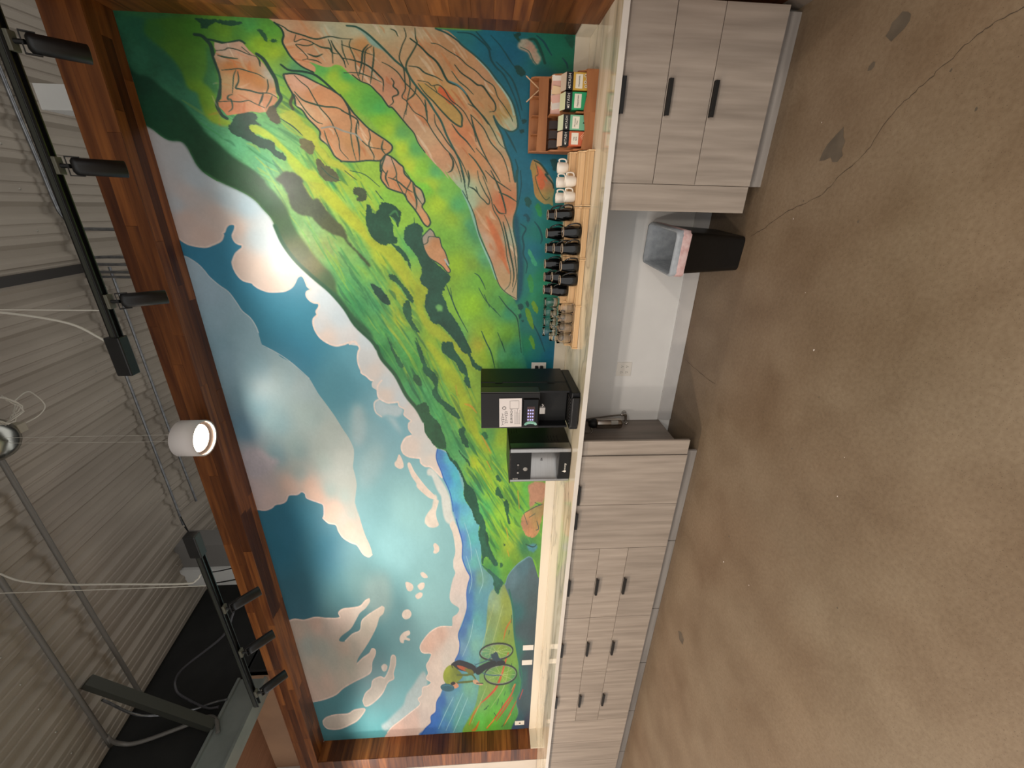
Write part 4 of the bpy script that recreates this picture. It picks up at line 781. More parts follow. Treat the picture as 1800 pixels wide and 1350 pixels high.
l|-882,2299 -924,2277 -966,2253|6cb050|3.7|0.8|1.5|1|0.49
l|-3155,1626 -3251,1573 -3354,1527|3f9a50|3.6|0.8|1.5|1|0.27
l|-473,2775 -521,2703 -566,2626|98b83a|5.2|0.8|1.5|1|0.42
l|-2692,2108 -2873,2028 -3077,1969|58a868|5|0.8|1.5|1|0.48
l|-3223,1520 -3432,1435 -3628,1315|98b83a|3.7|0.8|1.5|1|0.45
l|-2014,1977 -2140,1923 -2273,1870|6cb050|4.3|0.8|1.5|1|0.28
l|-1226,2890 -1340,2833 -1464,2785|2f8a50|5.6|0.8|1.5|1|0.44
l|-1627,2680 -1687,2662 -1735,2624|2c7048|3.9|0.8|1.5|1|0.21
l|-1073,2774 -1194,2701 -1335,2652|3f9a50|4.1|0.8|1.5|1|0.26
l|-1253,2659 -1355,2595 -1475,2554|98b83a|4.8|0.8|1.5|1|0.48
l|-3654,1507 -3878,1405 -4106,1289|2f8a50|2.5|0.8|1.5|1|0.18
l|-658,2753 -730,2733 -791,2686|3f9a50|3.9|0.8|1.5|1|0.19
l|-3251,1636 -3334,1603 -3409,1558|3a9058|5.5|0.8|1.5|1|0.34
l|-2211,2279 -2292,2233 -2391,2214|2f8a50|5.5|0.8|1.5|1|0.21
l|-2982,1493 -3118,1418 -3262,1346|2c7048|5|0.8|1.5|1|0.36
l|-2337,1761 -2415,1722 -2501,1692|98b83a|4.9|0.8|1.5|1|0.33
l|-3204,1631 -3270,1598 -3338,1564|2a6a44|3.3|1|2|1|0.26
l|-3891,1552 -3997,1492 -4119,1446|1f5a3c|6.2|1|2|1|0.39
l|-598,3454 -641,3380 -695,3315|1f5a3c|5.3|1|2|1|0.3
l|-3319,1341 -3472,1278 -3611,1188|1d5040|6.2|1|2|1|0.43
l|-988,2941 -1015,2922 -1049,2914|1f5a3c|6.8|1|2|1|0.42
l|-675,3286 -708,3234 -744,3185|2a6a44|3.5|1|2|1|0.4
l|-3154,1455 -3201,1418 -3263,1399|1d5040|6.2|1|2|1|0.22
l|-1767,2218 -1861,2163 -1959,2108|1d5040|3.3|1|2|1|0.34
l|-1001,2763 -1028,2744 -1061,2734|1f5a3c|3.9|1|2|1|0.33
l|-3062,1952 -3184,1887 -3319,1832|1d5040|5.1|1|2|1|0.23
l|-3712,1419 -3825,1380 -3923,1316|1d5040|4.2|1|2|1|0.42
l|-3942,1625 -4045,1586 -4141,1534|2a6a44|3.7|1|2|1|0.35
l|-3681,1283 -3751,1263 -3804,1220|1f5a3c|6.4|1|2|1|0.39
l|-719,2904 -796,2857 -884,2827|1d5040|6.2|1|2|1|0.43
l|-2384,1835 -2513,1772 -2655,1724|1d5040|6.6|1|2|1|0.37
l|-366,2871 -412,2814 -445,2742|1d5040|7.7|1|2|1|0.31
l|-2489,2149 -2568,2125 -2644,2092|2a6a44|4.9|1|2|1|0.24
l|-392,2787 -428,2730 -464,2671|1d5040|7.2|1|2|1|0.45
l|-2688,2062 -2765,2037 -2840,2006|1f5a3c|4.7|1|2|1|0.34
l|-1079,2422 -1106,2400 -1141,2390|1f5a3c|7.4|1|2|1|0.4
l|-1845,2550 -1946,2504 -2044,2447|1d5040|4.7|1|2|1|0.22
l|-573,3070 -603,3042 -619,3000|1d5040|5.7|1|2|1|0.43
l|-1177,2351 -1244,2297 -1325,2261|1f5a3c|6.2|1|2|1|0.25
l|-2471,1741 -2589,1694 -2708,1642|1f5a3c|7.9|1|2|1|0.24
l|-1342,2410 -1415,2360 -1497,2320|2a6a44|4.2|1|2|1|0.26
l|-336,3169 -361,3139 -378,3102|1d5040|6.2|1|2|1|0.35
l|-2152,2056 -2260,2019 -2366,1972|1f5a3c|6.6|1|2|1|0.33
l|-673,3369 -704,3315 -744,3267|1d5040|7.8|1|2|1|0.37
l|-825,2587 -868,2575 -902,2547|2a6a44|5|1|2|1|0.37
l|-381,2757 -417,2683 -466,2617|2a6a44|4.7|1|2|1|0.41
l|-280,3103 -296,3064 -322,3035|2a6a44|6.4|1|2|1|0.27
l|-515,3464 -564,3405 -604,3334|1d5040|6.3|1|2|1|0.28
l|-994,3015 -1048,2982 -1111,2964|1f5a3c|4.9|1|2|1|0.36
l|-1994,2384 -2045,2372 -2081,2337|1f5a3c|7.7|1|2|1|0.29
l|-1888,2475 -1950,2435 -2020,2405|2a6a44|4.8|1|2|1|0.33
l|-638,3217 -684,3157 -725,3090|2a6a44|7.7|1|2|1|0.21
l|-2040,1920 -2144,1866 -2260,1828|1f5a3c|6.2|1|2|1|0.32
l|-3282,1952 -3403,1884 -3542,1834|1f5a3c|4.4|1|2|1|0.32
l|-1707,2618 -1782,2580 -1859,2539|2a6a44|3.6|1|2|1|0.32
l|-753,3069 -792,3027 -818,2973|1f5a3c|4.3|1|2|1|0.31
l|-857,2872 -889,2857 -921,2842|2a6a44|6.7|1|2|1|0.34
l|-2955,1529 -3102,1466 -3240,1380|2a6a44|5.6|1|2|1|0.26
l|-454,2783 -483,2753 -499,2710|2a6a44|5.3|1|2|1|0.44
l|-2822,2109 -2956,2057 -3098,2011|1f5a3c|4|1|2|1|0.37
l|-1256,2846 -1353,2804 -1451,2760|1f5a3c|5.5|1|2|1|0.36
l|-2722,1688 -2830,1625 -2947,1571|1f5a3c|5.7|1|2|1|0.26
l|-1567,2338 -1651,2301 -1727,2246|2a6a44|6.7|1|2|1|0.41
l|-1075,2360 -1121,2344 -1160,2315|1d5040|5.3|1|2|1|0.38
l|-1350,2291 -1394,2251 -1452,2230|1f5a3c|4.5|1|2|1|0.28
l|-891,3066 -916,3045 -929,3012|2a6a44|7.7|1|2|1|0.26
l|-1507,2439 -1605,2384 -1706,2327|1f5a3c|6.1|1|2|1|0.25
l|-3018,1977 -3174,1905 -3336,1829|1f5a3c|7.9|1|2|1|0.39
l|-567,3402 -593,3356 -626,3316|1d5040|4.9|1|2|1|0.24
l|-3097,2067 -3218,2021 -3333,1961|2a6a44|5.4|1|2|1|0.34
l|-1323,2712 -1396,2685 -1464,2647|2a6a44|3.7|1|2|1|0.23
l|-1636,2315 -1740,2270 -1834,2203|1f5a3c|5.1|1|2|1|0.22
l|-2832,1701 -2905,1661 -2983,1624|1f5a3c|7.3|1|2|1|0.44
l|-748,2507 -804,2489 -850,2452|1f5a3c|7.8|1|2|1|0.43
l|-367,3049 -393,3022 -408,2985|1f5a3c|5.6|1|2|1|0.41
l|-2793,1805 -2900,1765 -2995,1704|1f5a3c|5.5|1|2|1|0.33
l|-2325,2134 -2418,2097 -2515,2063|2a6a44|3.4|1|2|1|0.42
l|-1965,2431 -2060,2388 -2150,2333|1f5a3c|5.1|1|2|1|0.44
l|-734,2598 -805,2572 -868,2528|1d5040|5.4|1|2|1|0.37
l|-2962,2143 -3064,2102 -3174,2070|1d5040|7.8|1|2|1|0.42
l|-1531,2558 -1624,2493 -1734,2448|1f5a3c|7.8|1|2|1|0.25
l|-1155,2332 -1244,2285 -1328,2226|1d5040|6.5|1|2|1|0.3
l|-1610,2486 -1713,2426 -1823,2370|2a6a44|3.6|1|2|1|0.33
l|-3164,1644 -3288,1583 -3414,1519|2a6a44|7.7|1|2|1|0.34
l|-1084,2501 -1145,2478 -1200,2442|2a6a44|6.5|1|2|1|0.37
l|-2792,1942 -2854,1915 -2920,1894|2a6a44|7.2|1|2|1|0.36
l|-2018,2042 -2147,1999 -2273,1940|2a6a44|6.2|1|2|1|0.24
l|-478,3217 -511,3158 -552,3106|1f5a3c|4|1|2|1|0.2
l|-1671,2190 -1732,2167 -1782,2125|1f5a3c|7.2|1|2|1|0.22
l|-930,2953 -964,2927 -1008,2918|1f5a3c|3.1|1|2|1|0.23
l|-3351,1317 -3427,1284 -3498,1241|1d5040|4.7|1|2|1|0.27
l|-2478,1745 -2552,1701 -2640,1678|2a6a44|3.8|1|2|1|0.22
l|-2040,2039 -2101,2005 -2171,1986|1d5040|4.6|1|2|1|0.33
l|-507,3000 -550,2922 -603,2851|1f5a3c|7.2|1|2|1|0.31
l|-1114,2983 -1169,2971 -1215,2940|2a6a44|3.5|1|2|1|0.35
l|-537,2833 -575,2763 -622,2699|1f5a3c|6.1|1|2|1|0.41
l|-1579,2453 -1608,2424 -1650,2414|1f5a3c|3.5|1|2|1|0.36
l|-866,2923 -918,2898 -972,2875|1d5040|3.3|1|2|1|0.26
l|-409,3257 -428,3220 -453,3190|2a6a44|6.1|1|2|1|0.43
l|-731,2949 -798,2924 -860,2889|1f5a3c|3.3|1|2|1|0.32
l|-1016,2536 -1085,2495 -1160,2462|2a6a44|5|1|2|1|0.33
l|-915,2537 -965,2517 -1011,2487|2a6a44|5.6|1|2|1|0.24
l|-3333,1388 -3448,1340 -3552,1275|1f5a3c|6.9|1|2|1|0.38
l|-3085,1638 -3192,1592 -3294,1534|1f5a3c|3.5|1|2|1|0.22
l|-1271,2571 -1317,2544 -1369,2523|1f5a3c|5.2|1|2|1|0.41
l|-3506,1606 -3646,1537 -3792,1469|1d5040|7.7|1|2|1|0.35
l|-536,3129 -576,3077 -609,3018|1f5a3c|7.3|1|2|1|0.44
l|-1963,2520 -2061,2484 -2146,2426|1d5040|3.3|1|2|1|0.39
l|-2735,1935 -2796,1915 -2855,1889|1f5a3c|6.6|1|2|1|0.38
l|-234,3087 -267,3032 -302,2977|1d5040|3.4|1|2|1|0.24
l|-1631,2135 -1682,2114 -1725,2079|2a6a44|6.5|1|2|1|0.29
l|-3262,1698 -3385,1653 -3496,1584|1d5040|7.7|1|2|1|0.38
l|-1360,2721 -1401,2693 -1451,2679|2a6a44|5|1|2|1|0.25
l|-2632,1766 -2774,1708 -2921,1648|1d5040|4.7|1|2|1|0.26
l|-814,2802 -902,2768 -985,2719|1d5040|4.6|1|2|1|0.24
l|-2639,2035 -2708,2012 -2776,1984|1f5a3c|7.3|1|2|1|0.34
l|-271,3191 -297,3135 -335,3089|2a6a44|4.1|1|2|1|0.28
l|-3069,1478 -3151,1431 -3240,1389|2a6a44|4.9|1|2|1|0.23
l|-638,2588 -686,2559 -737,2536|1d5040|6.8|1|2|1|0.26
l|-3239,1484 -3399,1394 -3575,1313|1f5a3c|7.1|1|2|1|0.26
l|-2198,2175 -2322,2139 -2441,2083|1d5040|6.6|1|2|1|0.37
l|-284,3021 -306,2992 -324,2957|1f5a3c|7.3|1|2|1|0.44
l|-3104,1720 -3248,1639 -3410,1570|1d5040|7.9|1|2|1|0.44
l|-1515,2470 -1595,2415 -1686,2374|1d5040|4.7|1|2|1|0.26
l|-609,3168 -622,3138 -644,3116|1f5a3c|4.9|1|2|1|0.35
l|-1742,2642 -1837,2588 -1940,2540|2a6a44|7|1|2|1|0.44
l|-935,2628 -1018,2587 -1102,2544|2a6a44|6.7|1|2|1|0.28
l|-3182,1662 -3246,1628 -3314,1597|1d5040|3.3|1|2|1|0.31
l|-202,3088 -226,3059 -243,3021|1d5040|4.8|1|2|1|0.44
l|-2424,2255 -2565,2220 -2696,2158|1d5040|5.8|1|2|1|0.21
l|-340,2813 -364,2782 -381,2745|1d5040|6.9|1|2|1|0.29
l|-651,2694 -724,2663 -792,2621|1d5040|5.2|1|2|1|0.3
l|-2318,1776 -2385,1754 -2448,1721|2a6a44|5.6|1|2|1|0.44
l|-1534,2251 -1564,2223 -1604,2210|1d5040|7.8|1|2|1|0.45
l|-1743,2096 -1787,2058 -1843,2037|1d5040|7.4|1|2|1|0.23
l|-2057,2479 -2101,2456 -2145,2434|1d5040|7.3|1|2|1|0.38
l|-2510,2165 -2608,2141 -2698,2098|1f5a3c|3.7|1|2|1|0.36
l|-2841,1923 -2955,1876 -3063,1816|2a6a44|4.2|1|2|1|0.25
l|-2186,2383 -2294,2336 -2414,2304|1d5040|3.8|1|2|1|0.4
l|-1822,2469 -1924,2423 -2020,2363|1f5a3c|7.5|1|2|1|0.25
l|-1815,2109 -1905,2050 -2003,1999|1d5040|4.1|1|2|1|0.41
l|-1370,2516 -1441,2491 -1499,2444|1f5a3c|7.3|1|2|1|0.42
l|-1866,2309 -1932,2283 -1989,2241|1f5a3c|8|1|2|1|0.28
l|-2764,2053 -2841,2037 -2908,2001|2a6a44|4.8|1|2|1|0.31
l|-961,2613 -1021,2592 -1074,2556|1d5040|4.6|1|2|1|0.33
l|-646,2933 -670,2878 -709,2837|2a6a44|5.4|1|2|1|0.27
l|-1689,2366 -1760,2326 -1834,2285|1f5a3c|3.4|1|2|1|0.38
l|-3713,1517 -3819,1469 -3923,1416|2a6a44|6.5|1|2|1|0.41
l|-2135,2145 -2251,2099 -2373,2054|1f5a3c|7.2|1|2|1|0.38
l|-1074,2560 -1163,2518 -1252,2471|2a6a44|6.1|1|2|1|0.24
l|-2157,1960 -2199,1937 -2246,1924|1d5040|4.8|1|2|1|0.41
l|-2720,1837 -2843,1795 -2964,1742|1f5a3c|5.7|1|2|1|0.3
l|-808,3126 -852,3051 -908,2983|1f5a3c|6.1|1|2|1|0.4
l|-1498,2611 -1573,2585 -1636,2537|1d5040|5.7|1|2|1|0.43
l|-2151,2132 -2225,2107 -2298,2076|1d5040|5.8|1|2|1|0.41
l|-279,3138 -291,3107 -312,3085|1d5040|5.7|1|2|1|0.27
l|-990,2464 -1027,2440 -1069,2423|1f5a3c|3.4|1|2|1|0.25
l|-2652,2164 -2736,2143 -2814,2106|2a6a44|4.3|1|2|1|0.38
l|-2297,1797 -2430,1740 -2569,1683|1f5a3c|6.9|1|2|1|0.24
l|-3142,2022 -3243,1968 -3356,1925|2a6a44|3.5|1|2|1|0.42
l|-2524,1910 -2675,1865 -2818,1794|1f5a3c|3.8|1|2|1|0.21
l|-1014,2543 -1055,2524 -1095,2502|1f5a3c|3.9|1|2|1|0.35
l|-2144,1824 -2213,1780 -2297,1759|2a6a44|4.6|1|2|1|0.3
l|-1478,2475 -1511,2452 -1548,2436|1f5a3c|3.8|1|2|1|0.42
l|-2723,1812 -2842,1767 -2963,1717|1d5040|6.4|1|2|1|0.21
l|-1320,2350 -1390,2310 -1460,2267|1f5a3c|6|1|2|1|0.28
f|-222,3622 -266,3607 -293,3571 -295,3535 -320,3497 -358,3456 -390,3420 -422,3375 -469,3342 -517,3308 -580,3270 -622,3225 -694,3153 -737,3090 -782,3025 -827,2984 -808,2979 -855,2972 -902,2930 -957,2890 -1006,2865 -1081,2853 -1158,2823 -1219,2789 -1290,2746 -1353,2701 -1417,2646 -1483,2623 -1531,2626 -1609,2627 -1546,2675 -1489,2742 -1433,2789 -1382,2836 -1328,2881 -1283,2909 -1217,2941 -1161,2957 -1109,2969 -1055,2988 -1010,3022 -957,3062 -918,3113 -884,3181 -850,3257 -787,3356 -805,3338 -760,3375 -679,3401 -628,3435 -623,3505 -568,3583 -538,3624 -445,3628 -338,3623|-323,3573,1b4a35 -454,3501,1c5238 -556,3414,1f5236 -661,3283,234f34 -828,3143,2a4f34 -935,2997,2d5236 -1099,2900,3a5838 -1273,2844,56603a -1363,2768,6a6a42 -1483,2666,46623e|3|1|0.08
l|-1109,2969 -1217,2941 -1328,2881 -1433,2789 -1546,2675 -1669,2588 -1796,2526 -1918,2421 -1983,2387 -1967,2385 -2067,2359 -2204,2268 -2382,2198 -2506,2120 -2621,2072|28553a|7|6|3|0|1
f|-1531,2673 -1580,2613 -1699,2543 -1780,2475 -1843,2422 -1907,2409 -1854,2463 -1796,2526 -1669,2588 -1609,2627|2f5a3e|4|1|0.08
f|-37,3459 -19,3186 -91,3162 -140,3145 -190,3128 -280,3129 -388,3164 -484,3166 -504,3115 -532,3114 -534,3170 -515,3229 -474,3257 -419,3266 -371,3268 -353,3309 -307,3327 -255,3335 -205,3365 -163,3404 -122,3457 -86,3482|-78,3436,3f7f3a -60,3307,4a8430 -152,3297,52892f -245,3249,558c34 -377,3247,6a9a2c -513,3165,86a430 -56,3196,4a8a30|5|1|0.06
f|-29,3550 -31,3457 -92,3484 -146,3443 -200,3385 -262,3344 -327,3333 -290,3390 -209,3463 -149,3532|2c6f52|6|1|0.05
f|-140,3153 -196,3130 -280,3129 -374,3161 -335,3197 -310,3221 -243,3180|3c7a48|5|1|0.08
f|-771,2744 -768,2658 -830,2609 -916,2526 -997,2458 -1055,2403 -1115,2365 -1167,2344 -1210,2294 -1236,2222 -1280,2152 -1354,2120 -1410,2096 -1525,2103 -1439,2165 -1337,2232 -1282,2283 -1229,2351 -1151,2415 -1091,2480 -1049,2519 -983,2580 -911,2639 -856,2690 -809,2734|a9b534|3|1|0.09
f|-536,3023 -571,2994 -577,2955 -591,2934 -605,2888 -634,2869 -677,2820 -722,2812 -775,2780 -821,2737 -835,2671 -833,2602 -765,2693 -698,2757 -632,2819 -575,2873 -537,2930 -522,2975|a3bb34|2.5|1|0.09
f|-466,2811 -450,2768 -442,2726 -469,2699 -511,2666 -538,2621 -574,2602 -625,2594 -654,2565 -692,2546 -713,2481 -765,2420 -812,2409 -759,2488 -730,2560 -656,2624 -605,2666 -577,2694 -535,2743 -504,2786|b0bb40|2.5|1|0.09
f|-1923,2017 -1945,1956 -2033,1898 -2124,1839 -2206,1767 -2301,1737 -2411,1706 -2511,1675 -2640,1632 -2773,1599 -2855,1564 -2953,1505 -2967,1517 -2896,1588 -2799,1645 -2692,1690 -2536,1743 -2385,1783 -2300,1824 -2170,1883 -2056,1952|a0b42e|3|1|0.09
f|-1123,2326 -1193,2297 -1228,2254 -1236,2190 -1299,2149 -1391,2090 -1476,2038 -1505,1972 -1544,1975 -1594,1997 -1654,2011 -1747,1977 -1788,1918 -1863,1840 -1949,1760 -2016,1698 -2016,1804 -1917,1904 -1852,1983 -1758,2038 -1645,2070 -1525,2071 -1410,2130 -1309,2216 -1229,2310|9fb032|3|1|0.09
f|-822,2901 -794,2875 -777,2838 -780,2796 -795,2765 -817,2739 -857,2733 -889,2722 -933,2695 -932,2660 -960,2638 -1017,2603 -1067,2557 -1109,2519 -1152,2502 -1187,2502 -1231,2471 -1275,2431 -1320,2390 -1357,2366 -1371,2377 -1321,2418 -1267,2458 -1214,2506 -1170,2536 -1154,2597 -1120,2655 -1078,2693 -1045,2723 -1038,2774 -1014,2823 -965,2844 -916,2847 -860,2871 -837,2896|-820,2846,3a4534 -890,2774,3e4b38 -994,2705,48523e -1110,2591,4a5234 -1285,2432,3c4a30|1.5|1|0.12
f|-978,2350 -961,2334 -973,2318 -1011,2309 -1002,2276 -968,2264 -947,2235 -954,2191 -974,2148 -1015,2120 -1067,2134 -1102,2155 -1068,2161 -1034,2199 -1085,2181 -1146,2186 -1172,2161 -1208,2169 -1209,2206 -1219,2254 -1202,2298 -1158,2339 -1089,2358|214d38|1.3|1|0.14
f|-1209,2206 -1226,2161 -1262,2118 -1307,2093 -1353,2082 -1396,2081 -1335,2105 -1280,2147|24523c|1.3|1|0.14
f|-1127,2107 -1092,2085 -1074,2047 -1082,2002 -1116,1976 -1160,1989 -1223,1979 -1277,1958 -1314,1932 -1350,1886 -1406,1821 -1445,1803 -1484,1834 -1523,1855 -1563,1867 -1603,1849 -1684,1822 -1756,1774 -1830,1736 -1916,1696 -2016,1656 -2016,1720 -1927,1780 -1852,1839 -1788,1898 -1778,1948 -1726,1975 -1644,2001 -1574,1986 -1524,1968 -1486,2010 -1438,2021 -1390,2004 -1334,2019 -1279,2044 -1234,2078 -1189,2112|25503f|1.3|1|0.14
f|-1490,2377 -1499,2340 -1537,2296 -1606,2254 -1646,2263 -1617,2314 -1558,2356|22463a|1.3|1|0.14
f|-1421,2241 -1425,2198 -1468,2164 -1516,2129 -1565,2094 -1620,2078 -1615,2107 -1556,2142 -1488,2185 -1459,2230|2a5a3e|1.3|1|0.14
f|-1645,2159 -1605,2116 -1686,2103 -1758,2098 -1810,2072 -1858,2050 -1831,2094 -1758,2139 -1696,2163|2a5a3e|1.3|1|0.14
f|-873,2420 -857,2396 -864,2353 -896,2335 -933,2344 -946,2381 -934,2410 -913,2390 -898,2419|44523a|1.3|1|0.14
f|-709,2633 -701,2607 -731,2586 -753,2538 -799,2502 -831,2516 -825,2584 -794,2622 -756,2632|55583c|1.3|1|0.14
f|-592,2713 -591,2671 -612,2634 -649,2632 -680,2662 -658,2691 -636,2717|6a6844|1.3|1|0.14
f|-532,3122 -489,3087 -459,3025 -464,2962 -491,2944 -499,2962 -526,2936 -521,2975 -536,3011 -571,2986 -592,2942 -619,2874 -656,2874 -677,2828 -715,2819 -694,2881 -657,2915 -644,2970 -609,3035 -582,3102 -554,3135|264a3a|1.3|1|0.14
f|-454,2888 -419,2865 -418,2833 -459,2821 -501,2810 -516,2837 -496,2873|524e34|1.3|1|0.14
f|-16,3185 -16,3112 -19,3040 -21,2937 -36,2948 -42,3009 -32,3073 -53,3122 -60,3161 -36,3162|25523a|1.3|1|0.14
f|-50,2851 -61,2820 -101,2802 -102,2821|2c5a3c|1.3|1|0.14
f|-100,2791 -93,2767 -102,2749 -109,2777|2c5a3c|1.3|1|0.14
f|-1923,2089 -1978,2052 -2044,2035 -2135,2009 -2193,1949 -2264,1931 -2324,1945 -2409,1916 -2459,1863 -2510,1809 -2586,1767 -2606,1779 -2547,1856 -2483,1909 -2421,1961 -2360,1985 -2299,1965 -2240,1994 -2181,2044 -2112,2050 -2022,2075|245a3e|1.3|1|0.14
f|-1956,1889 -1928,1873 -1928,1810 -1989,1792 -2056,1752 -2124,1711 -2206,1691 -2301,1671 -2319,1688 -2253,1725 -2206,1713 -2171,1755 -2101,1785 -2056,1836 -2011,1887|255640|1.3|1|0.14
f|-2222,2132 -2199,2098 -2240,2069 -2293,2062 -2299,2089 -2263,2119|2c5c3c|1.3|1|0.14
f|-1924,2284 -2011,2251 -2078,2215 -2135,2194 -2135,2231 -2067,2256 -1989,2280|2c6040|1.3|1|0.14
f|-2717,1782 -2684,1747 -2704,1724 -2757,1732 -2825,1704 -2894,1700 -2866,1740 -2784,1773|24563c|1.3|1|0.14
f|-2906,1788 -2962,1754 -3034,1697 -3092,1692 -3019,1732 -2948,1777|2c6040|1.3|1|0.14
f|-2746,1587 -2733,1552 -2774,1535 -2814,1541 -2800,1564|2f6c40|1.3|1|0.14
f|-3192,1462 -3185,1438 -3245,1413 -3260,1431 -3229,1456|2f6440|1.3|1|0.14
f|-3381,1467 -3313,1443 -3382,1411 -3453,1385 -3444,1417|2a5c3c|1.3|1|0.14
f|-3493,1385 -3470,1353 -3558,1333 -3655,1337 -3755,1316 -3746,1342 -3589,1370|2a5c3c|1.3|1|0.14
f|-1922,1737 -1966,1686 -2033,1666 -2102,1625 -2148,1571 -2171,1593 -2136,1647 -2056,1677 -1989,1707|26563e|1.3|1|0.14
f|-2481,2118 -2445,2050 -2495,2020 -2558,2013 -2636,1949 -2715,1925 -2795,1900 -2890,1898 -2903,1940 -2861,1995 -2793,2038 -2726,2068 -2621,2072|27583a|1.3|1|0.14
f|-2918,1894 -3003,1850 -3032,1815 -3133,1771 -3267,1726 -3345,1666 -3469,1630 -3630,1607 -3746,1569 -3743,1640 -3562,1694 -3419,1754 -3282,1750 -3133,1795 -3002,1874|20523e|1.3|1|0.14
f|-3535,1692 -3604,1615 -3741,1563 -3927,1545 -4123,1491 -4276,1434 -4300,1471 -4170,1546 -4269,1593 -4045,1601 -3877,1626 -3761,1616|245a44|1.3|1|0.14
f|-4294,1593 -4349,1528 -4430,1452 -4541,1374 -4593,1392 -4714,1430 -4616,1470 -4455,1490|2a5f50|1.3|1|0.14
f|-3856,1563 -3881,1536 -4000,1527 -4023,1546|1f4c38|1.3|1|0.14
f|-4006,1381 -4019,1362 -4043,1371|2a5038|1.3|1|0.14
f|-4252,1406 -4292,1381 -4334,1405|2a5a38|1.3|1|0.14
l|-1026,2198 -999,2159 -1033,2140|3f7a4c|4|2|1.5|1|1
l|-1042,2181 -1068,2161|4f8a58|5|2|1|1|1
f|-1644,1921 -1633,1890 -1653,1871 -1684,1878 -1684,1908|6aa860|2|1|0.1
l|-1404,1626 -1423,1597 -1471,1568 -1520,1548|245040|2|1|0.7|1|1
l|-1493,1834 -1592,1799 -1694,1762 -1851,1684|245040|2.4|1|0.7|1|1
l|-1840,1580 -1916,1550 -2010,1507|245040|2.4|1|0.7|1|1
l|-1560,1558 -1651,1518|245040|2|1|0.7|1|1
l|-1569,1448 -1650,1386 -1701,1333 -1764,1300 -2016,1266|245040|2.6|1|0.7|1|1
l|-1850,1455 -1994,1401|245040|2.2|1|0.7|1|1
l|-1039,2035 -1078,2034|245040|1.5|1|0.7|1|1
l|-1510,1598 -1600,1548 -1692,1467|245040|1.6|1|0.7|1|1
l|-763,2461 -794,2422 -816,2391|245040|1.5|1|0.7|1|1
l|-762,2427 -783,2335 -853,2247|245040|1.5|1|0.7|1|1
l|-878,2276 -934,2229|245040|1.5|1|0.7|1|1
l|-487,2807 -527,2742 -573,2693|245040|2.4|1|0.7|1|1
l|-1922,1549 -2011,1507 -2148,1474|245040|2.6|1|0.7|1|1
l|-1922,1422 -2011,1395|245040|2|1|0.7|1|1
l|-1921,1263 -1999,1245 -2033,1249|245040|1.8|1|0.7|1|1
l|-1921,1103 -2022,1066 -2045,1032 -2149,1014|245040|2.4|1|0.7|1|1
l|-1896,2297 -2005,2272|245040|2.5|1|0.7|1|1
l|-1896,2083 -2016,2045|245040|3|1|0.7|1|1
l|-747,2606 -793,2562 -823,2497|245040|1.4|1|0.7|1|1
l|-878,2272 -926,2242|245040|1.5|1|0.7|1|1
l|-1513,1806 -1622,1790 -1704,1752|245040|1.4|1|0.7|1|1
l|-1661,1488 -1723,1436|245040|1.4|1|0.7|1|1
l|-2466,1724 -2486,1675 -2550,1625|c49a34|4|1.5|2|1|1
l|-2773,1587 -2855,1547 -2953,1505|b89e34|4|1.5|2|1|1
l|-3038,1541 -3125,1505|cc9c30|3.5|1.5|2|1|1
l|-3371,1255 -3577,1236|b89c34|5|1.5|2|1|1
l|-3817,1356 -3936,1336|c4a030|4|1.5|2|1|1
l|-4105,1339 -4180,1322|c4a030|3.5|1.5|2|1|1
l|-2300,1791 -2385,1783|b4a43a|5|1.5|2|1|1
l|-2969,1422 -2997,1409|9cc04a|3|1.5|2|1|1
l|-3039,1493 -3171,1407|a0c040|4|1.5|2|1|1
f|-246,2572 -219,2552 -214,2504 -201,2439 -232,2373 -247,2345 -276,2301 -294,2247 -327,2210 -353,2181 -401,2145 -407,2121 -456,2075 -498,2037 -540,1998 -592,1976 -644,1936 -696,1887 -742,1837 -812,1769 -785,1778 -832,1735 -864,1700 -913,1665 -980,1638 -1057,1612 -1153,1575 -1243,1537 -1216,1585 -1093,1678 -991,1777 -909,1855 -829,1931 -818,2001 -771,2041 -733,2073 -695,2104 -649,2126 -604,2122 -575,2170 -525,2224 -469,2276 -435,2329 -388,2380 -355,2424 -282,2483|-252,2370,4fae5c -359,2344,7cc044 -377,2265,5cb04a -410,2203,4fae54 -481,2194,8fc834 -535,2074,60a858 -523,2157,a8cc34 -625,2081,b8d435 -623,1995,5cb060 -737,1960,90cf40 -751,1873,5cb068 -724,2046,b4cc38 -230,2507,5cb45c -255,2463,a8c83a -307,2407,a4c83c -828,1905,a8cc38 -867,1817,7cc050 -948,1729,58ae68 -959,1857,a0c434 -1042,1751,84b848 -1092,1640,509e6c|3|1|0.07
f|-6,1834 -5,1771 -4,1597 12,984 -721,869 -2113,875 -2419,924 -2330,981 -2268,1186 -2091,1225 -1921,1306 -2016,1250 -1796,1289 -1690,1282 -1628,1304 -1588,1326 -1158,1375 -734,1383 -762,1400 -532,1474 -409,1534 -356,1449 -301,1475 -168,1583 -76,1726 -28,1803|-23,1677,2f7f86 -48,1517,207088 -108,1395,1c6884 -274,1308,1d6a80 -234,1183,1d6e74 -64,1110,1f7a60 -29,1046,1f7258 -128,1064,1f7a5c -453,1345,1f6c80 -602,1297,1d6a80 -638,1206,1c6a84 -813,1290,1f6a80 -980,1266,1f6c82 -1247,1208,1f7080 -978,1172,237c74 -1110,1166,247a70 -1389,1222,2a7f74 -1437,1169,2c8a62 -1587,1193,2c8a60 -1537,1266,257a70 -1795,1184,2a7a70 -1742,1103,257a6c -1904,1094,1d6880 -1937,1210,2f8a5c -1977,1144,257a78 -2033,1032,1c6a88 -2149,1080,1d6e80|2.5|1|0.05
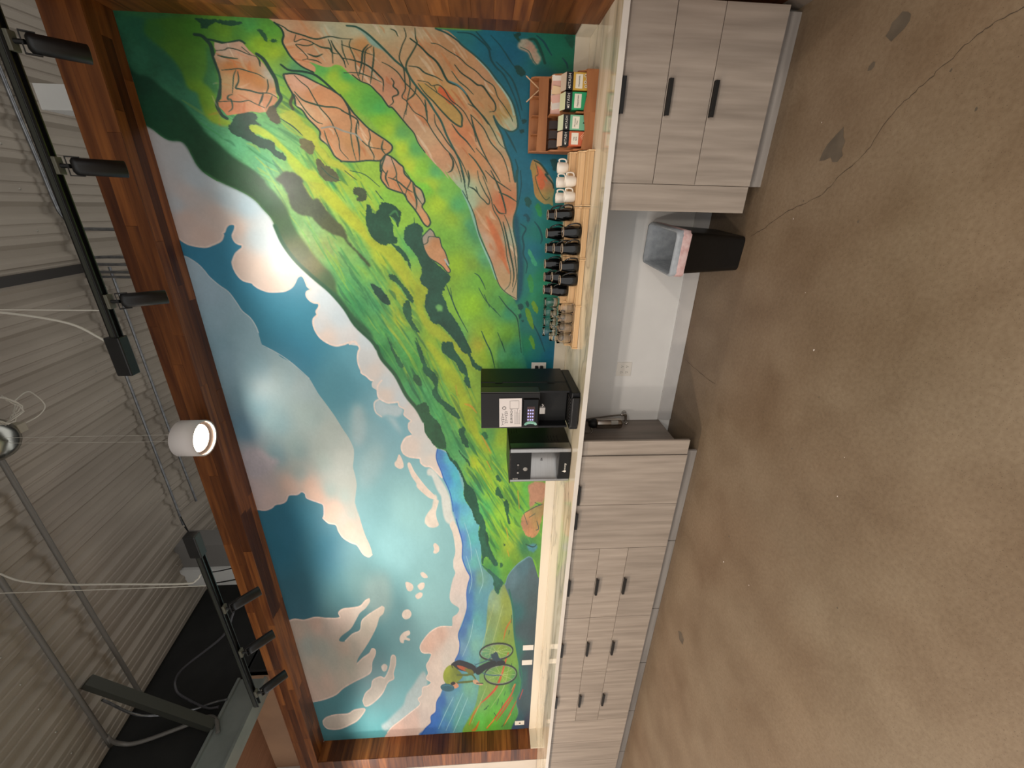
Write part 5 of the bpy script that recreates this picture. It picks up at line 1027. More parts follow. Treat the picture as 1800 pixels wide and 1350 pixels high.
f|-1016,1350 -1016,1321 -1211,1292 -1342,1268 -1537,1276 -1613,1315 -1538,1329 -1342,1310 -1158,1341|1d5262|3|1|0.08
l|-18,1708 -21,1629 -50,1573 -87,1525 -139,1509 -178,1476 -210,1434 -270,1392 -352,1348 -438,1319|1d4f56|3.2|1.4|0.8|1|1
l|-10,1597 -68,1533 -93,1509|1d4f56|3|1.4|0.8|1|1
l|-25,1509 -71,1453 -141,1394 -173,1361|1d4f56|1.8|1.4|0.8|1|1
l|-14,1235 -41,1193 -73,1167 -105,1140|1d4f56|3.4|1.4|0.8|1|1
l|-96,1428 -147,1386|1d4f56|3|1.4|0.8|1|1
l|-115,1073 -141,1046 -167,1036|1d4f56|3|1.4|0.8|1|1
l|-151,1476 -228,1384 -310,1340 -394,1312|1d4f56|3|1.4|0.8|1|1
l|-1063,1301 -1094,1262 -1148,1284 -1211,1272 -1267,1275 -1332,1244 -1399,1251|1d4f56|3.4|1.4|0.8|1|1
l|-1048,1202 -1092,1166 -1154,1144 -1191,1152|1d4f56|3.2|1.4|0.8|1|1
l|-500,1422 -566,1377 -627,1340|1d4f56|3.4|1.4|0.8|1|1
l|-666,1348 -728,1329 -801,1336|1d4f56|2.4|1.4|0.8|1|1
l|-732,1311 -830,1304 -947,1323|1d4f56|2|1.4|0.8|1|1
l|-1774,1185 -1882,1127 -2005,1078|1d4f56|2.6|1.4|0.8|1|1
f|-163,1365 -165,1328 -198,1298 -216,1326 -193,1356|1d4a46|1.2|1|0.1
f|-10,1369 -5,1333 -25,1340 -29,1364|1d4a46|1.2|1|0.1
f|-10,1064 -2,1016 -66,1010 -54,1036|1f5a48|1.2|1|0.1
f|-438,1311 -444,1280 -467,1301|1f4c4c|1.2|1|0.1
f|-497,1322 -500,1296 -519,1304 -516,1321|1f4c4c|1.2|1|0.1
f|-659,1110 -666,1069 -721,1066 -722,1093|1d4a4a|1.2|1|0.1
f|-895,1278 -891,1251 -920,1231 -954,1248 -937,1272|1f5550|1.2|1|0.1
f|-1002,1284 -997,1256 -1027,1238 -1054,1254 -1023,1260|1f5560|1.2|1|0.1
f|-1628,1304 -1623,1274 -1649,1263 -1675,1282 -1659,1301|1d4f4c|1.2|1|0.1
f|-1706,1297 -1706,1276 -1743,1280 -1737,1293|1d4f4c|1.2|1|0.1
f|-1753,1275 -1748,1259 -1769,1261|1d4f4c|1.2|1|0.1
f|-1613,1248 -1607,1228 -1648,1216 -1648,1232|1d4f4c|1.2|1|0.1
f|-1240,1245 -1236,1226 -1331,1174 -1343,1194 -1313,1215|3fa07a|1.2|1|0.1
f|-1669,1246 -1659,1226 -1700,1199 -1806,1173 -1819,1188 -1742,1228|6a9c30|1.2|1|0.1
f|-1612,1202 -1602,1182 -1658,1151 -1698,1157 -1658,1190|6f9c32|1.2|1|0.1
f|-1893,1207 -1882,1186 -1971,1155 -1980,1176|5f9a38|1.2|1|0.1
f|-1428,1235 -1418,1210 -1516,1186 -1536,1216|3c9450|1.2|1|0.1
f|-944,1202 -935,1174 -1012,1151 -1004,1180|2c8a50|1.2|1|0.1
l|-19,1365 -47,1323 -31,1251 -87,1207 -146,1179|1f4f44|5|4|1.5|1|1
f|-61,1347 -30,1308 -50,1258 -95,1223 -127,1204 -156,1229 -129,1263 -97,1289 -80,1339|-60,1323,b0b09c -77,1273,c49a84 -122,1247,c49a80 -114,1222,a8b09a|1.5|1|0.1
l|-73,1331 -90,1281 -129,1255 -155,1229|35685c|1.5|1.2|1|1|1
f|-666,1232 -677,1186 -724,1147 -795,1098 -728,1139 -783,1094 -841,1077 -899,1083 -942,1080 -930,1109 -930,1146 -885,1205 -811,1222 -731,1239 -718,1248|-811,1217,ac8c48 -793,1172,c86a42 -776,1127,86806a -884,1149,b09050 -891,1102,8c9064 -741,1219,ac9450 -773,1172,cc6e48|1.3|1|0.08
f|-701,1203 -732,1165 -796,1125 -777,1155 -817,1143 -843,1170 -778,1196|cb6a40|1.2|1|0.08
l|-670,1223 -692,1176 -747,1128 -752,1142 -800,1093 -832,1082|24463c|3.4|2|0.8|1|1
l|-686,1213 -749,1192 -770,1210 -851,1178 -905,1134 -891,1106|3a5540|1.4|1|0.6|1|1
l|-90,3206 -94,3170 -115,3146 -139,3130 -190,3128 -241,3119 -279,3113 -333,3123 -387,3149 -429,3171 -477,3156 -497,3129|27463a|6|5|1.5|1|1
l|-109,3144 -113,3109 -123,3044 -108,2965 -119,2938|27463a|4|3|1|1|1
l|-167,2881 -191,2848 -242,2820 -287,2799 -348,2795 -381,2786 -424,2826|27463a|6|5|1.5|1|1
l|-213,2753 -238,2711 -242,2634 -259,2558 -323,2473 -375,2417 -437,2367|27463a|4|3|1|1|1
l|-266,2747 -305,2732 -358,2710 -400,2734 -435,2725|4a4a34|5|4|1.5|1|1
f|-120,3106 -127,3067 -119,3013 -111,2966 -119,2946 -150,2922 -180,2884 -211,2852 -249,2829 -288,2810 -314,2808 -355,2808 -389,2807 -414,2832 -426,2866 -454,2888 -459,2929 -454,2976 -466,3034 -475,3092 -480,3125 -456,3142 -436,3161 -412,3159 -394,3135 -366,3128 -333,3119 -299,3111 -260,3112 -215,3120 -189,3125 -163,3107 -145,3113|-137,3070,c6b09e -158,2962,c6a28a -225,3046,b4743f -273,2951,bb7a45 -298,2894,b47840 -305,3081,b5986c -368,2972,ca9872 -432,3066,c9825a -399,2901,ca8e68 -269,2834,b4b0a0 -187,3060,c9b098|1|0|0.06
f|-259,2746 -254,2691 -262,2637 -292,2564 -323,2489 -355,2430 -396,2395 -437,2367 -471,2334 -520,2282 -555,2227 -583,2179 -612,2144 -642,2151 -666,2188 -698,2225 -700,2303 -710,2389 -709,2474 -709,2472 -683,2511 -646,2531 -617,2551 -588,2588 -551,2582 -523,2602 -481,2644 -440,2669 -413,2704 -372,2705 -325,2728 -285,2744|-288,2642,d2a48a -367,2576,ca8e62 -446,2654,cfaa85 -406,2502,d0986c -528,2521,c4885c -637,2496,c89870 -493,2548,cfa47c -605,2409,b68858 -600,2249,c4905f -558,2328,c69670 -484,2277,c89468|1|1|0.06
l|-259,2746 -254,2691 -262,2637 -292,2564 -323,2489 -355,2430 -396,2395 -437,2367 -471,2334 -520,2282 -555,2227 -583,2179 -612,2144 -642,2151 -666,2188 -698,2225 -700,2303 -710,2389 -709,2474 -709,2472 -683,2511 -646,2531 -617,2551 -588,2588 -551,2582 -523,2602 -481,2644 -440,2669 -413,2704 -372,2705 -325,2728 -285,2744 -259,2746|27463a|2.8|2.8|0.6|0|1
f|-706,2226 -666,2188 -680,2146 -714,2106 -733,2082 -772,2076 -819,2027 -839,2012 -862,1978 -895,1962 -936,1956 -970,1976 -1020,1943 -1054,1927 -1076,1928 -1094,1947 -1072,1974 -1030,1998 -980,2031 -930,2072 -894,2087 -875,2148 -860,2191 -844,2207 -804,2233 -757,2224 -760,2232|-704,2174,cba488 -750,2135,c99468 -803,2168,c98e62 -833,2082,c68c60 -897,2043,c8905f -912,1981,b0a48a -1047,1972,c89466|1|1|0.06
l|-706,2226 -666,2188 -680,2146 -714,2106 -733,2082 -772,2076 -819,2027 -839,2012 -862,1978 -895,1962 -936,1956 -970,1976 -1020,1943 -1054,1927 -1076,1928 -1094,1947 -1072,1974 -1030,1998 -980,2031 -930,2072 -894,2087 -875,2148 -860,2191 -844,2207 -804,2233 -757,2224 -760,2232 -706,2226|27463a|2.8|2.8|0.6|0|1
f|-16,2751 -42,2719 -72,2710 -104,2723 -141,2708 -178,2684 -216,2637 -243,2571 -219,2556 -194,2586 -202,2549 -214,2504 -212,2465 -201,2439 -206,2401 -232,2373 -251,2348 -276,2301 -294,2247 -327,2210 -353,2181 -401,2145 -407,2121 -456,2075 -498,2037 -540,1998 -592,1976 -644,1936 -696,1887 -742,1837 -796,1786 -746,1812 -785,1778 -832,1735 -864,1700 -913,1665 -980,1638 -1057,1612 -1153,1575 -1243,1537 -1326,1508 -1421,1479 -1489,1448 -1538,1408 -1568,1357 -1593,1326 -1578,1309 -1439,1308 -1249,1315 -1113,1347 -1025,1349 -939,1328 -733,1336 -801,1345 -682,1375 -606,1412 -531,1439 -472,1474 -429,1492 -479,1448 -510,1387 -498,1344 -453,1336 -396,1355 -326,1391 -278,1434 -238,1476 -179,1525 -129,1598 -74,1678 -32,1732 -11,1771 -6,1834 30,1910 13,2308 12,2745|-47,2689,c9ab88 -76,2642,c99470 -189,2624,cf9870 -115,2687,d09c70 -77,2528,c99a70 -43,2446,b8bca0 -33,2369,c4c09c -11,2145,c4bf9c -36,2302,c2c6a6 -33,1914,c6b08c -93,1838,c8986c -163,1962,c4a278 -185,1681,c4966a -214,1558,c99a72 -350,1475,c69868 -419,1415,b08c4c -328,1851,c49c5c -430,1730,ca9668 -401,1938,ca9268 -98,2271,cb9860 -207,2245,c69a74 -304,2135,c99270 -476,2027,c69e7a -545,1905,caa680 -656,1824,ca9a74 -538,1690,cc8458 -689,1606,c68e60 -724,1472,c69870 -455,1388,b4c0a0 -528,1352,a8bca4 -987,1592,c48a5c -1116,1499,c68658 -1251,1450,c27c52 -1252,1499,bda084 -1440,1399,ba9870 -941,1435,c97a52 -1161,1547,bca48c -1158,1365,a8b098 -1343,1342,b09c80 -864,1691,a4c4a0 -954,1638,a8c4a4 -1538,1367,b8a484|1|1|0.06
l|-1390,2660 -1466,2614 -1546,2569|c8743f|4|0.8|1.4|3|0.44
l|-878,3002 -944,2997 -1014,3012|c0c4ac|3.7|0.8|1.4|3|0.43
l|-993,2249 -1061,2193 -1142,2155|c8743f|3.3|0.8|1.4|3|0.33
l|-1316,2891 -1390,2859 -1476,2850|c0c4ac|3.3|0.8|1.4|3|0.47
l|-832,2796 -884,2795 -934,2784|dcc8ac|4|0.8|1.4|3|0.49
l|-597,3172 -609,3137 -621,3102|e6d4b8|2.3|0.8|1.4|3|0.47
l|-347,2985 -387,2979 -429,2981|d89a6a|2.3|0.8|1.4|3|0.36
l|-25,2473 -54,2462 -74,2435|d89a6a|3.1|0.8|1.4|3|0.33
l|-1406,1506 -1452,1468 -1501,1432|d89a6a|3.8|0.8|1.4|3|0.5
l|-1452,2620 -1476,2600 -1507,2591|c8743f|5.2|0.8|1.4|3|0.3
l|-1236,2208 -1314,2161 -1391,2107|ce8450|5.4|0.8|1.4|3|0.29
l|-588,2292 -605,2274 -628,2267|e6d4b8|2.9|0.8|1.4|3|0.41
l|-21,1600 -69,1556 -121,1515|c8743f|4.6|0.8|1.4|3|0.47
l|-1232,2080 -1256,2054 -1291,2044|b8683c|3.9|0.8|1.4|3|0.48
l|-1342,2912 -1410,2902 -1484,2914|dcc8ac|4.5|0.8|1.4|3|0.39
l|-523,1650 -583,1598 -651,1556|e6d4b8|5|0.8|1.4|3|0.28
l|-1167,2489 -1244,2449 -1314,2394|dcc8ac|4.2|0.8|1.4|3|0.34
l|-180,2856 -197,2829 -209,2799|ecdcc4|5|0.8|1.4|3|0.41
l|-1267,3070 -1366,3094 -1465,3102|d89a6a|5.9|0.8|1.4|3|0.33
l|-388,2197 -416,2188 -437,2165|d89a6a|3.8|0.8|1.4|3|0.33
l|-1396,1820 -1441,1776 -1499,1749|b8683c|4.2|0.8|1.4|3|0.5
l|-443,1978 -467,1947 -502,1933|b8683c|4.8|0.8|1.4|3|0.41
l|-237,2420 -273,2393 -313,2372|b8683c|4.7|0.8|1.4|3|0.44
l|-1482,1503 -1558,1464 -1621,1402|e6d4b8|5.9|0.8|1.4|3|0.23
l|-1351,2881 -1374,2840 -1406,2806|c8743f|2.1|0.8|1.4|3|0.27
l|-1224,3026 -1265,3021 -1309,3034|c0c4ac|4.7|0.8|1.4|3|0.33
l|50,1387 7,1348 -34,1307|d89a6a|4.1|0.8|1.4|3|0.35
l|20,1579 4,1568 -11,1554|ce8450|2.6|0.8|1.4|3|0.45
l|-451,2201 -482,2187 -504,2160|c8743f|2.6|0.8|1.4|3|0.24
l|-96,1735 -138,1710 -173,1672|ecdcc4|3.7|0.8|1.4|3|0.39
l|-106,3133 -107,3067 -100,2999|c0c4ac|3|0.8|1.4|3|0.23
l|-471,2359 -527,2329 -578,2289|e6d4b8|3.8|0.8|1.4|3|0.38
l|-818,1481 -844,1474 -860,1450|c0c4ac|5|0.8|1.4|3|0.32
l|-1084,3213 -1130,3197 -1181,3189|c8743f|3.2|0.8|1.4|3|0.31
l|-986,1514 -1019,1502 -1041,1472|dcc8ac|6|0.8|1.4|3|0.46
l|-1186,1879 -1228,1862 -1258,1827|e6d4b8|2.4|0.8|1.4|3|0.46
l|-646,1915 -699,1880 -751,1843|ecdcc4|2.4|0.8|1.4|3|0.52
l|-323,3167 -317,3141 -317,3115|c0c4ac|3.3|0.8|1.4|3|0.29
l|-230,1976 -276,1943 -322,1906|c8743f|2.3|0.8|1.4|3|0.22
l|-349,2879 -367,2822 -378,2760|dcc8ac|4.7|0.8|1.4|3|0.37
l|-313,1733 -364,1688 -416,1642|c8743f|2.3|0.8|1.4|3|0.35
l|40,1984 -13,1939 -71,1900|dcc8ac|2.5|0.8|1.4|3|0.31
l|-834,3247 -850,3183 -861,3116|d89a6a|2.6|0.8|1.4|3|0.35
l|-177,2835 -181,2801 -197,2775|d89a6a|4.9|0.8|1.4|3|0.24
l|-957,2584 -979,2577 -998,2563|d89a6a|6|0.8|1.4|3|0.31
l|-1103,1537 -1149,1486 -1210,1452|b8683c|3.2|0.8|1.4|3|0.27
l|-103,1860 -137,1821 -180,1799|d89a6a|4.6|0.8|1.4|3|0.25
l|-629,3223 -619,3181 -597,3141|ecdcc4|5.1|0.8|1.4|3|0.38
l|-1424,2962 -1439,2921 -1450,2878|e6d4b8|5.3|0.8|1.4|3|0.37
l|-228,1853 -260,1832 -289,1805|c0c4ac|2.3|0.8|1.4|3|0.33
l|-1194,2072 -1235,2036 -1283,2009|d89a6a|4.5|0.8|1.4|3|0.44
l|-120,2705 -88,2625 -58,2546|d89a6a|5.2|0.8|1.4|3|0.28
l|-102,2556 -146,2524 -190,2491|c0c4ac|2.8|0.8|1.4|3|0.51
l|-173,3110 -199,3044 -218,2972|c8743f|3.3|0.8|1.4|3|0.54
l|-159,2803 -221,2809 -284,2809|c8743f|5.6|0.8|1.4|3|0.35
l|-1183,3074 -1161,2982 -1136,2890|ce8450|6|0.8|1.4|3|0.55
l|-445,1389 -497,1340 -556,1299|dcc8ac|5|0.8|1.4|3|0.32
l|-867,1976 -883,1961 -903,1952|b8683c|3.2|0.8|1.4|3|0.27
l|-1330,1652 -1388,1611 -1448,1573|c0c4ac|2.5|0.8|1.4|3|0.4
l|-1239,2364 -1291,2343 -1337,2311|ecdcc4|3.2|0.8|1.4|3|0.35
l|-1306,2713 -1393,2678 -1475,2631|ce8450|3|0.8|1.4|3|0.41
l|-7,2474 -54,2444 -98,2404|ecdcc4|3.9|0.8|1.4|3|0.2
l|-601,1997 -624,1977 -650,1961|ecdcc4|4.2|0.8|1.4|3|0.34
l|-61,1735 -108,1699 -155,1659|dcc8ac|3.2|0.8|1.4|3|0.5
l|-47,1905 -72,1895 -87,1869|ce8450|4|0.8|1.4|3|0.3
l|-684,1928 -708,1909 -732,1889|ecdcc4|2.5|0.8|1.4|3|0.3
l|-229,2217 -281,2177 -335,2140|d89a6a|3.1|0.8|1.4|3|0.23
l|-419,1445 -467,1406 -517,1368|c0c4ac|2.6|0.8|1.4|3|0.44
l|-202,2928 -232,2938 -259,2928|b8683c|4.7|0.8|1.4|3|0.36
l|-273,2452 -304,2421 -342,2402|c0c4ac|5.3|0.8|1.4|3|0.22
l|-1316,2663 -1367,2650 -1407,2616|ecdcc4|5.2|0.8|1.4|3|0.39
l|-210,3022 -250,3009 -292,3004|c8743f|4.6|0.8|1.4|3|0.5
l|-735,2724 -761,2718 -781,2703|d89a6a|4.7|0.8|1.4|3|0.39
l|-1125,2134 -1157,2115 -1188,2093|c0c4ac|4.3|0.8|1.4|3|0.46
l|-567,2589 -620,2548 -678,2512|dcc8ac|2.3|0.8|1.4|3|0.42
l|-972,2168 -994,2145 -1024,2134|dcc8ac|2.7|0.8|1.4|3|0.49
l|17,2211 -10,2181 -44,2161|ecdcc4|4.1|0.8|1.4|3|0.5
l|-1409,3055 -1396,3004 -1365,2957|dcc8ac|2.1|0.8|1.4|3|0.45
l|-1034,3307 -1050,3238 -1050,3162|b8683c|6|0.8|1.4|3|0.35
l|-298,1756 -347,1708 -401,1666|b8683c|3.2|0.8|1.4|3|0.53
l|-599,2030 -661,1988 -722,1940|ecdcc4|3.5|0.8|1.4|3|0.48
l|-1409,1696 -1442,1661 -1487,1645|b8683c|2.5|0.8|1.4|3|0.31
l|-112,3036 -149,3029 -185,3016|ecdcc4|2.1|0.8|1.4|3|0.46
l|-1295,1873 -1330,1855 -1361,1830|ce8450|2.6|0.8|1.4|3|0.47
l|-218,2400 -236,2375 -263,2366|b8683c|3.4|0.8|1.4|3|0.48
l|-369,3033 -386,2997 -405,2963|b8683c|3.3|0.8|1.4|3|0.48
l|-355,1585 -375,1566 -396,1549|c8743f|4.8|0.8|1.4|3|0.26
l|-74,1954 -105,1928 -136,1899|ce8450|2.8|0.8|1.4|3|0.24
l|-685,2490 -709,2466 -741,2457|ce8450|3.1|0.8|1.4|3|0.23
l|-1207,1934 -1267,1905 -1321,1863|ecdcc4|5.3|0.8|1.4|3|0.21
l|-176,1498 -225,1457 -277,1418|ce8450|2.9|0.8|1.4|3|0.47
l|-1032,2784 -1077,2740 -1118,2690|ecdcc4|5.2|0.8|1.4|3|0.54
l|-368,2908 -430,2903 -487,2881|e6d4b8|2.8|0.8|1.4|3|0.27
l|-1269,2898 -1256,2874 -1263,2851|b8683c|3.5|0.8|1.4|3|0.48
l|-112,1848 -127,1840 -139,1827|dcc8ac|3.8|0.8|1.4|3|0.37
l|-318,3151 -320,3107 -327,3065|ce8450|2.9|0.8|1.4|3|0.35
l|-1148,2153 -1205,2112 -1266,2073|ecdcc4|3.1|0.8|1.4|3|0.49
l|-1198,1517 -1223,1507 -1242,1486|b8683c|6|0.8|1.4|3|0.38
l|-1003,3115 -1016,3099 -1020,3077|ecdcc4|4.5|0.8|1.4|3|0.5
l|-121,2324 -163,2289 -211,2261|b8683c|2.6|0.8|1.4|3|0.34
l|-382,3187 -424,3174 -461,3150|dcc8ac|2.5|0.8|1.4|3|0.43
l|-1140,2854 -1194,2803 -1236,2737|dcc8ac|6|0.8|1.4|3|0.3
l|-1346,1822 -1403,1778 -1465,1739|ce8450|5.6|0.8|1.4|3|0.24
l|-654,2382 -671,2361 -697,2355|ce8450|5.9|0.8|1.4|3|0.31
l|-1185,2100 -1253,2063 -1318,2017|dcc8ac|4.3|0.8|1.4|3|0.43
l|-1412,2955 -1437,2893 -1456,2827|c8743f|3.7|0.8|1.4|3|0.53
l|-249,1548 -287,1527 -315,1490|ecdcc4|4.7|0.8|1.4|3|0.48
l|-557,1510 -574,1487 -597,1475|ce8450|3.2|0.8|1.4|3|0.45
l|-525,3184 -539,3172 -542,3151|b8683c|4.6|0.8|1.4|3|0.49
l|-824,2236 -852,2207 -891,2196|ecdcc4|3|0.8|1.4|3|0.28
l|-13,1639 -25,1616 -46,1608|ce8450|3.2|0.8|1.4|3|0.22
l|-611,3096 -598,3015 -599,2937|ecdcc4|3.2|0.8|1.4|3|0.4
l|-619,3236 -653,3194 -687,3151|dcc8ac|5.2|0.8|1.4|3|0.37
l|-134,2765 -163,2716 -189,2664|ce8450|5.7|0.8|1.4|3|0.38
l|-805,2157 -846,2132 -887,2104|b8683c|2.5|0.8|1.4|3|0.39
l|-1226,3200 -1230,3126 -1229,3050|b8683c|3.6|0.8|1.4|3|0.26
l|-364,2004 -385,1984 -409,1968|ce8450|2.2|0.8|1.4|3|0.27
l|-466,1425 -498,1393 -534,1368|d89a6a|3.6|0.8|1.4|3|0.4
l|-184,2265 -236,2216 -295,2176|ecdcc4|2.1|0.8|1.4|3|0.23
l|-58,1923 -80,1908 -99,1889|d89a6a|5.6|0.8|1.4|3|0.36
l|-832,2652 -863,2649 -896,2649|c8743f|2.7|0.8|1.4|3|0.25
l|-250,2142 -272,2135 -287,2115|b8683c|5.9|0.8|1.4|3|0.48
l|-324,1400 -344,1373 -374,1360|ce8450|2.9|0.8|1.4|3|0.36
l|-886,2459 -902,2436 -929,2430|ce8450|3|0.8|1.4|3|0.21
l|-1034,3172 -1058,3146 -1074,3113|e6d4b8|3.5|0.8|1.4|3|0.55
l|-114,1552 -125,1535 -142,1526|ecdcc4|4.2|0.8|1.4|3|0.48
l|-764,3005 -770,2973 -784,2944|c0c4ac|4.4|0.8|1.4|3|0.52
l|-716,1741 -785,1694 -852,1641|dcc8ac|2.2|0.8|1.4|3|0.29
l|-1419,1885 -1459,1862 -1497,1836|ecdcc4|3.8|0.8|1.4|3|0.36
l|-1387,2262 -1423,2251 -1448,2224|c8743f|2.8|0.8|1.4|3|0.27
l|-182,1979 -229,1944 -276,1908|e6d4b8|4.5|0.8|1.4|3|0.26
l|-154,1409 -194,1389 -224,1352|ecdcc4|5|0.8|1.4|3|0.38
l|-344,3046 -330,2998 -310,2952|ecdcc4|3.7|0.8|1.4|3|0.22
l|68,1585 21,1548 -26,1508|b8683c|3.3|0.8|1.4|3|0.2
l|-45,2939 -92,2922 -144,2923|dcc8ac|4.3|0.8|1.4|3|0.4
l|-530,3196 -545,3182 -561,3170|ce8450|2.4|0.8|1.4|3|0.23
l|-640,2022 -687,2001 -725,1962|ecdcc4|5.5|0.8|1.4|3|0.55
l|6,1805 -36,1773 -74,1732|e6d4b8|5.3|0.8|1.4|3|0.51
l|-822,2883 -826,2808 -835,2734|c0c4ac|3.2|0.8|1.4|3|0.28
l|-467,1705 -519,1656 -575,1612|ce8450|3.8|0.8|1.4|3|0.39
l|-1457,1935 -1507,1898 -1561,1866|e6d4b8|4.8|0.8|1.4|3|0.53
l|-481,3231 -462,3156 -429,3084|c8743f|5.2|0.8|1.4|3|0.28
l|-263,2497 -299,2468 -338,2443|c0c4ac|4.5|0.8|1.4|3|0.25
l|-1174,1748 -1216,1710 -1268,1687|c0c4ac|2.6|0.8|1.4|3|0.36
l|-1447,1669 -1492,1638 -1539,1608|ecdcc4|2.2|0.8|1.4|3|0.24
l|69,1662 32,1621 -11,1587|c0c4ac|3.3|0.8|1.4|3|0.25
l|-408,2954 -419,2931 -439,2919|c8743f|3.9|0.8|1.4|3|0.49
l|-1356,3260 -1379,3175 -1381,3083|d89a6a|2.4|0.8|1.4|3|0.47
l|-825,1829 -898,1778 -968,1719|c8743f|5.7|0.8|1.4|3|0.31
l|-937,1999 -989,1967 -1035,1926|d89a6a|4.4|0.8|1.4|3|0.26
l|-443,2096 -498,2071 -543,2028|dcc8ac|2.8|0.8|1.4|3|0.31
l|-402,3166 -458,3166 -516,3177|c8743f|3.8|0.8|1.4|3|0.23
l|-180,2460 -240,2432 -292,2386|ce8450|2.3|0.8|1.4|3|0.29
l|-1278,2057 -1333,2037 -1375,1997|c0c4ac|2.8|0.8|1.4|3|0.41
l|-435,2416 -463,2388 -499,2373|ce8450|2.3|0.8|1.4|3|0.35
l|-150,2632 -154,2601 -170,2578|ecdcc4|3.2|0.8|1.4|3|0.42
l|-161,2996 -176,2958 -191,2919|ce8450|2.4|0.8|1.4|3|0.38
l|-121,1804 -179,1757 -238,1709|ce8450|5.3|0.8|1.4|3|0.54
l|-872,2674 -934,2649 -986,2606|ce8450|4.6|0.8|1.4|3|0.31
l|-341,2263 -373,2230 -414,2211|ecdcc4|4.4|0.8|1.4|3|0.42
l|-380,2916 -347,2852 -324,2785|d89a6a|5.4|0.8|1.4|3|0.49
l|-1187,2662 -1253,2629 -1320,2594|ce8450|4.9|0.8|1.4|3|0.44
l|-45,1954 -102,1912 -156,1862|b8683c|3.7|0.8|1.4|3|0.4
l|-1414,1567 -1463,1544 -1502,1503|dcc8ac|3.2|0.8|1.4|3|0.24
l|-1059,1875 -1114,1832 -1172,1790|c8743f|3|0.8|1.4|3|0.42
l|-1510,2412 -1550,2376 -1604,2361|ecdcc4|2.1|0.8|1.4|3|0.37
l|-935,2323 -957,2314 -975,2296|dcc8ac|5.6|0.8|1.4|3|0.28
l|-545,1782 -593,1758 -630,1716|dcc8ac|2.7|0.8|1.4|3|0.27
l|-189,2976 -224,2970 -252,2950|c0c4ac|4.6|0.8|1.4|3|0.28
l|-648,3183 -700,3168 -749,3144|ecdcc4|5.9|0.8|1.4|3|0.29
l|-150,2343 -199,2295 -259,2260|c8743f|4.4|0.8|1.4|3|0.43
l|-728,2562 -795,2519 -867,2482|b8683c|4.6|0.8|1.4|3|0.24
l|-330,2603 -304,2558 -288,2508|c0c4ac|3.2|0.8|1.4|3|0.28
l|-350,1910 -378,1881 -411,1860|c0c4ac|5.3|0.8|1.4|3|0.54
l|-1471,2702 -1558,2675 -1634,2626|ce8450|4.5|0.8|1.4|3|0.43
l|-549,2325 -598,2299 -640,2262|e6d4b8|3.9|0.8|1.4|3|0.51
l|-1156,2786 -1171,2715 -1169,2639|ecdcc4|5.2|0.8|1.4|3|0.42
l|-329,1636 -347,1610 -375,1598|d89a6a|3.6|0.8|1.4|3|0.21
l|-1428,2873 -1421,2816 -1405,2759|c0c4ac|5|0.8|1.4|3|0.25
l|-352,3064 -346,2985 -355,2909|d89a6a|5.1|0.8|1.4|3|0.44
l|-371,1527 -429,1470 -494,1420|b8683c|3.3|0.8|1.4|3|0.31
l|-637,2935 -607,2856 -571,2780|e6d4b8|4.1|0.8|1.4|3|0.53
l|-503,3001 -513,2950 -520,2898|dcc8ac|4.3|0.8|1.4|3|0.36
l|-709,2701 -740,2675 -780,2665|d89a6a|4.2|0.8|1.4|3|0.37
l|-165,2559 -174,2536 -194,2526|b8683c|2.1|0.8|1.4|3|0.45
l|-752,2867 -760,2812 -774,2761|b8683c|4.7|0.8|1.4|3|0.28
l|-622,2284 -660,2271 -690,2242|c0c4ac|2.5|0.8|1.4|3|0.25
l|-202,2209 -218,2193 -237,2182|ce8450|2.5|0.8|1.4|3|0.28
l|-600,1808 -634,1783 -665,1754|c0c4ac|2.1|0.8|1.4|3|0.37
l|-199,2313 -254,2268 -314,2229|ecdcc4|5.1|0.8|1.4|3|0.46
l|-99,2070 -113,2051 -133,2041|c0c4ac|3.4|0.8|1.4|3|0.23
l|-728,3112 -779,3071 -830,3028|d89a6a|5.2|0.8|1.4|3|0.31
l|-8,2157 -20,2139 -39,2132|ce8450|2.8|0.8|1.4|3|0.45
l|-965,3199 -990,3205 -1010,3195|ecdcc4|3.8|0.8|1.4|3|0.41
l|-281,1720 -342,1680 -400,1631|e6d4b8|3.1|0.8|1.4|3|0.36
l|-1352,3055 -1316,2985 -1288,2913|d89a6a|2.5|0.8|1.4|3|0.34
l|49,1445 39,1423 19,1417|dcc8ac|4|0.8|1.4|3|0.4
l|-1291,1647 -1316,1622 -1348,1608|c8743f|2.6|0.8|1.4|3|0.38
l|-112,1722 -145,1698 -174,1666|b8683c|2.5|0.8|1.4|3|0.52
l|-95,2501 -133,2480 -165,2448|b8683c|2.5|0.8|1.4|3|0.23
l|-317,2766 -313,2740 -309,2713|b8683c|5|0.8|1.4|3|0.31
l|-208,1865 -246,1827 -290,1799|c8743f|2.2|0.8|1.4|3|0.39
l|-425,2827 -466,2817 -500,2791|c0c4ac|4.6|0.8|1.4|3|0.47
l|-742,2317 -789,2279 -842,2246|e6d4b8|4|0.8|1.4|3|0.46
l|-124,2133 -157,2111 -188,2085|c0c4ac|4.1|0.8|1.4|3|0.25
l|-393,2740 -413,2708 -421,2668|ecdcc4|3.8|0.8|1.4|3|0.41
l|-264,2531 -315,2490 -375,2465|d89a6a|5.5|0.8|1.4|3|0.44
l|-1321,1536 -1386,1493 -1451,1447|ecdcc4|3.8|0.8|1.4|3|0.24
l|-1210,3052 -1215,3004 -1234,2962|ecdcc4|5.7|0.8|1.4|3|0.54
l|-250,2414 -282,2388 -317,2365|c8743f|2.4|0.8|1.4|3|0.41
l|-284,2438 -334,2410 -377,2367|b8683c|3.8|0.8|1.4|3|0.28
l|-33,1571 -79,1523 -132,1481|c0c4ac|5.9|0.8|1.4|3|0.45
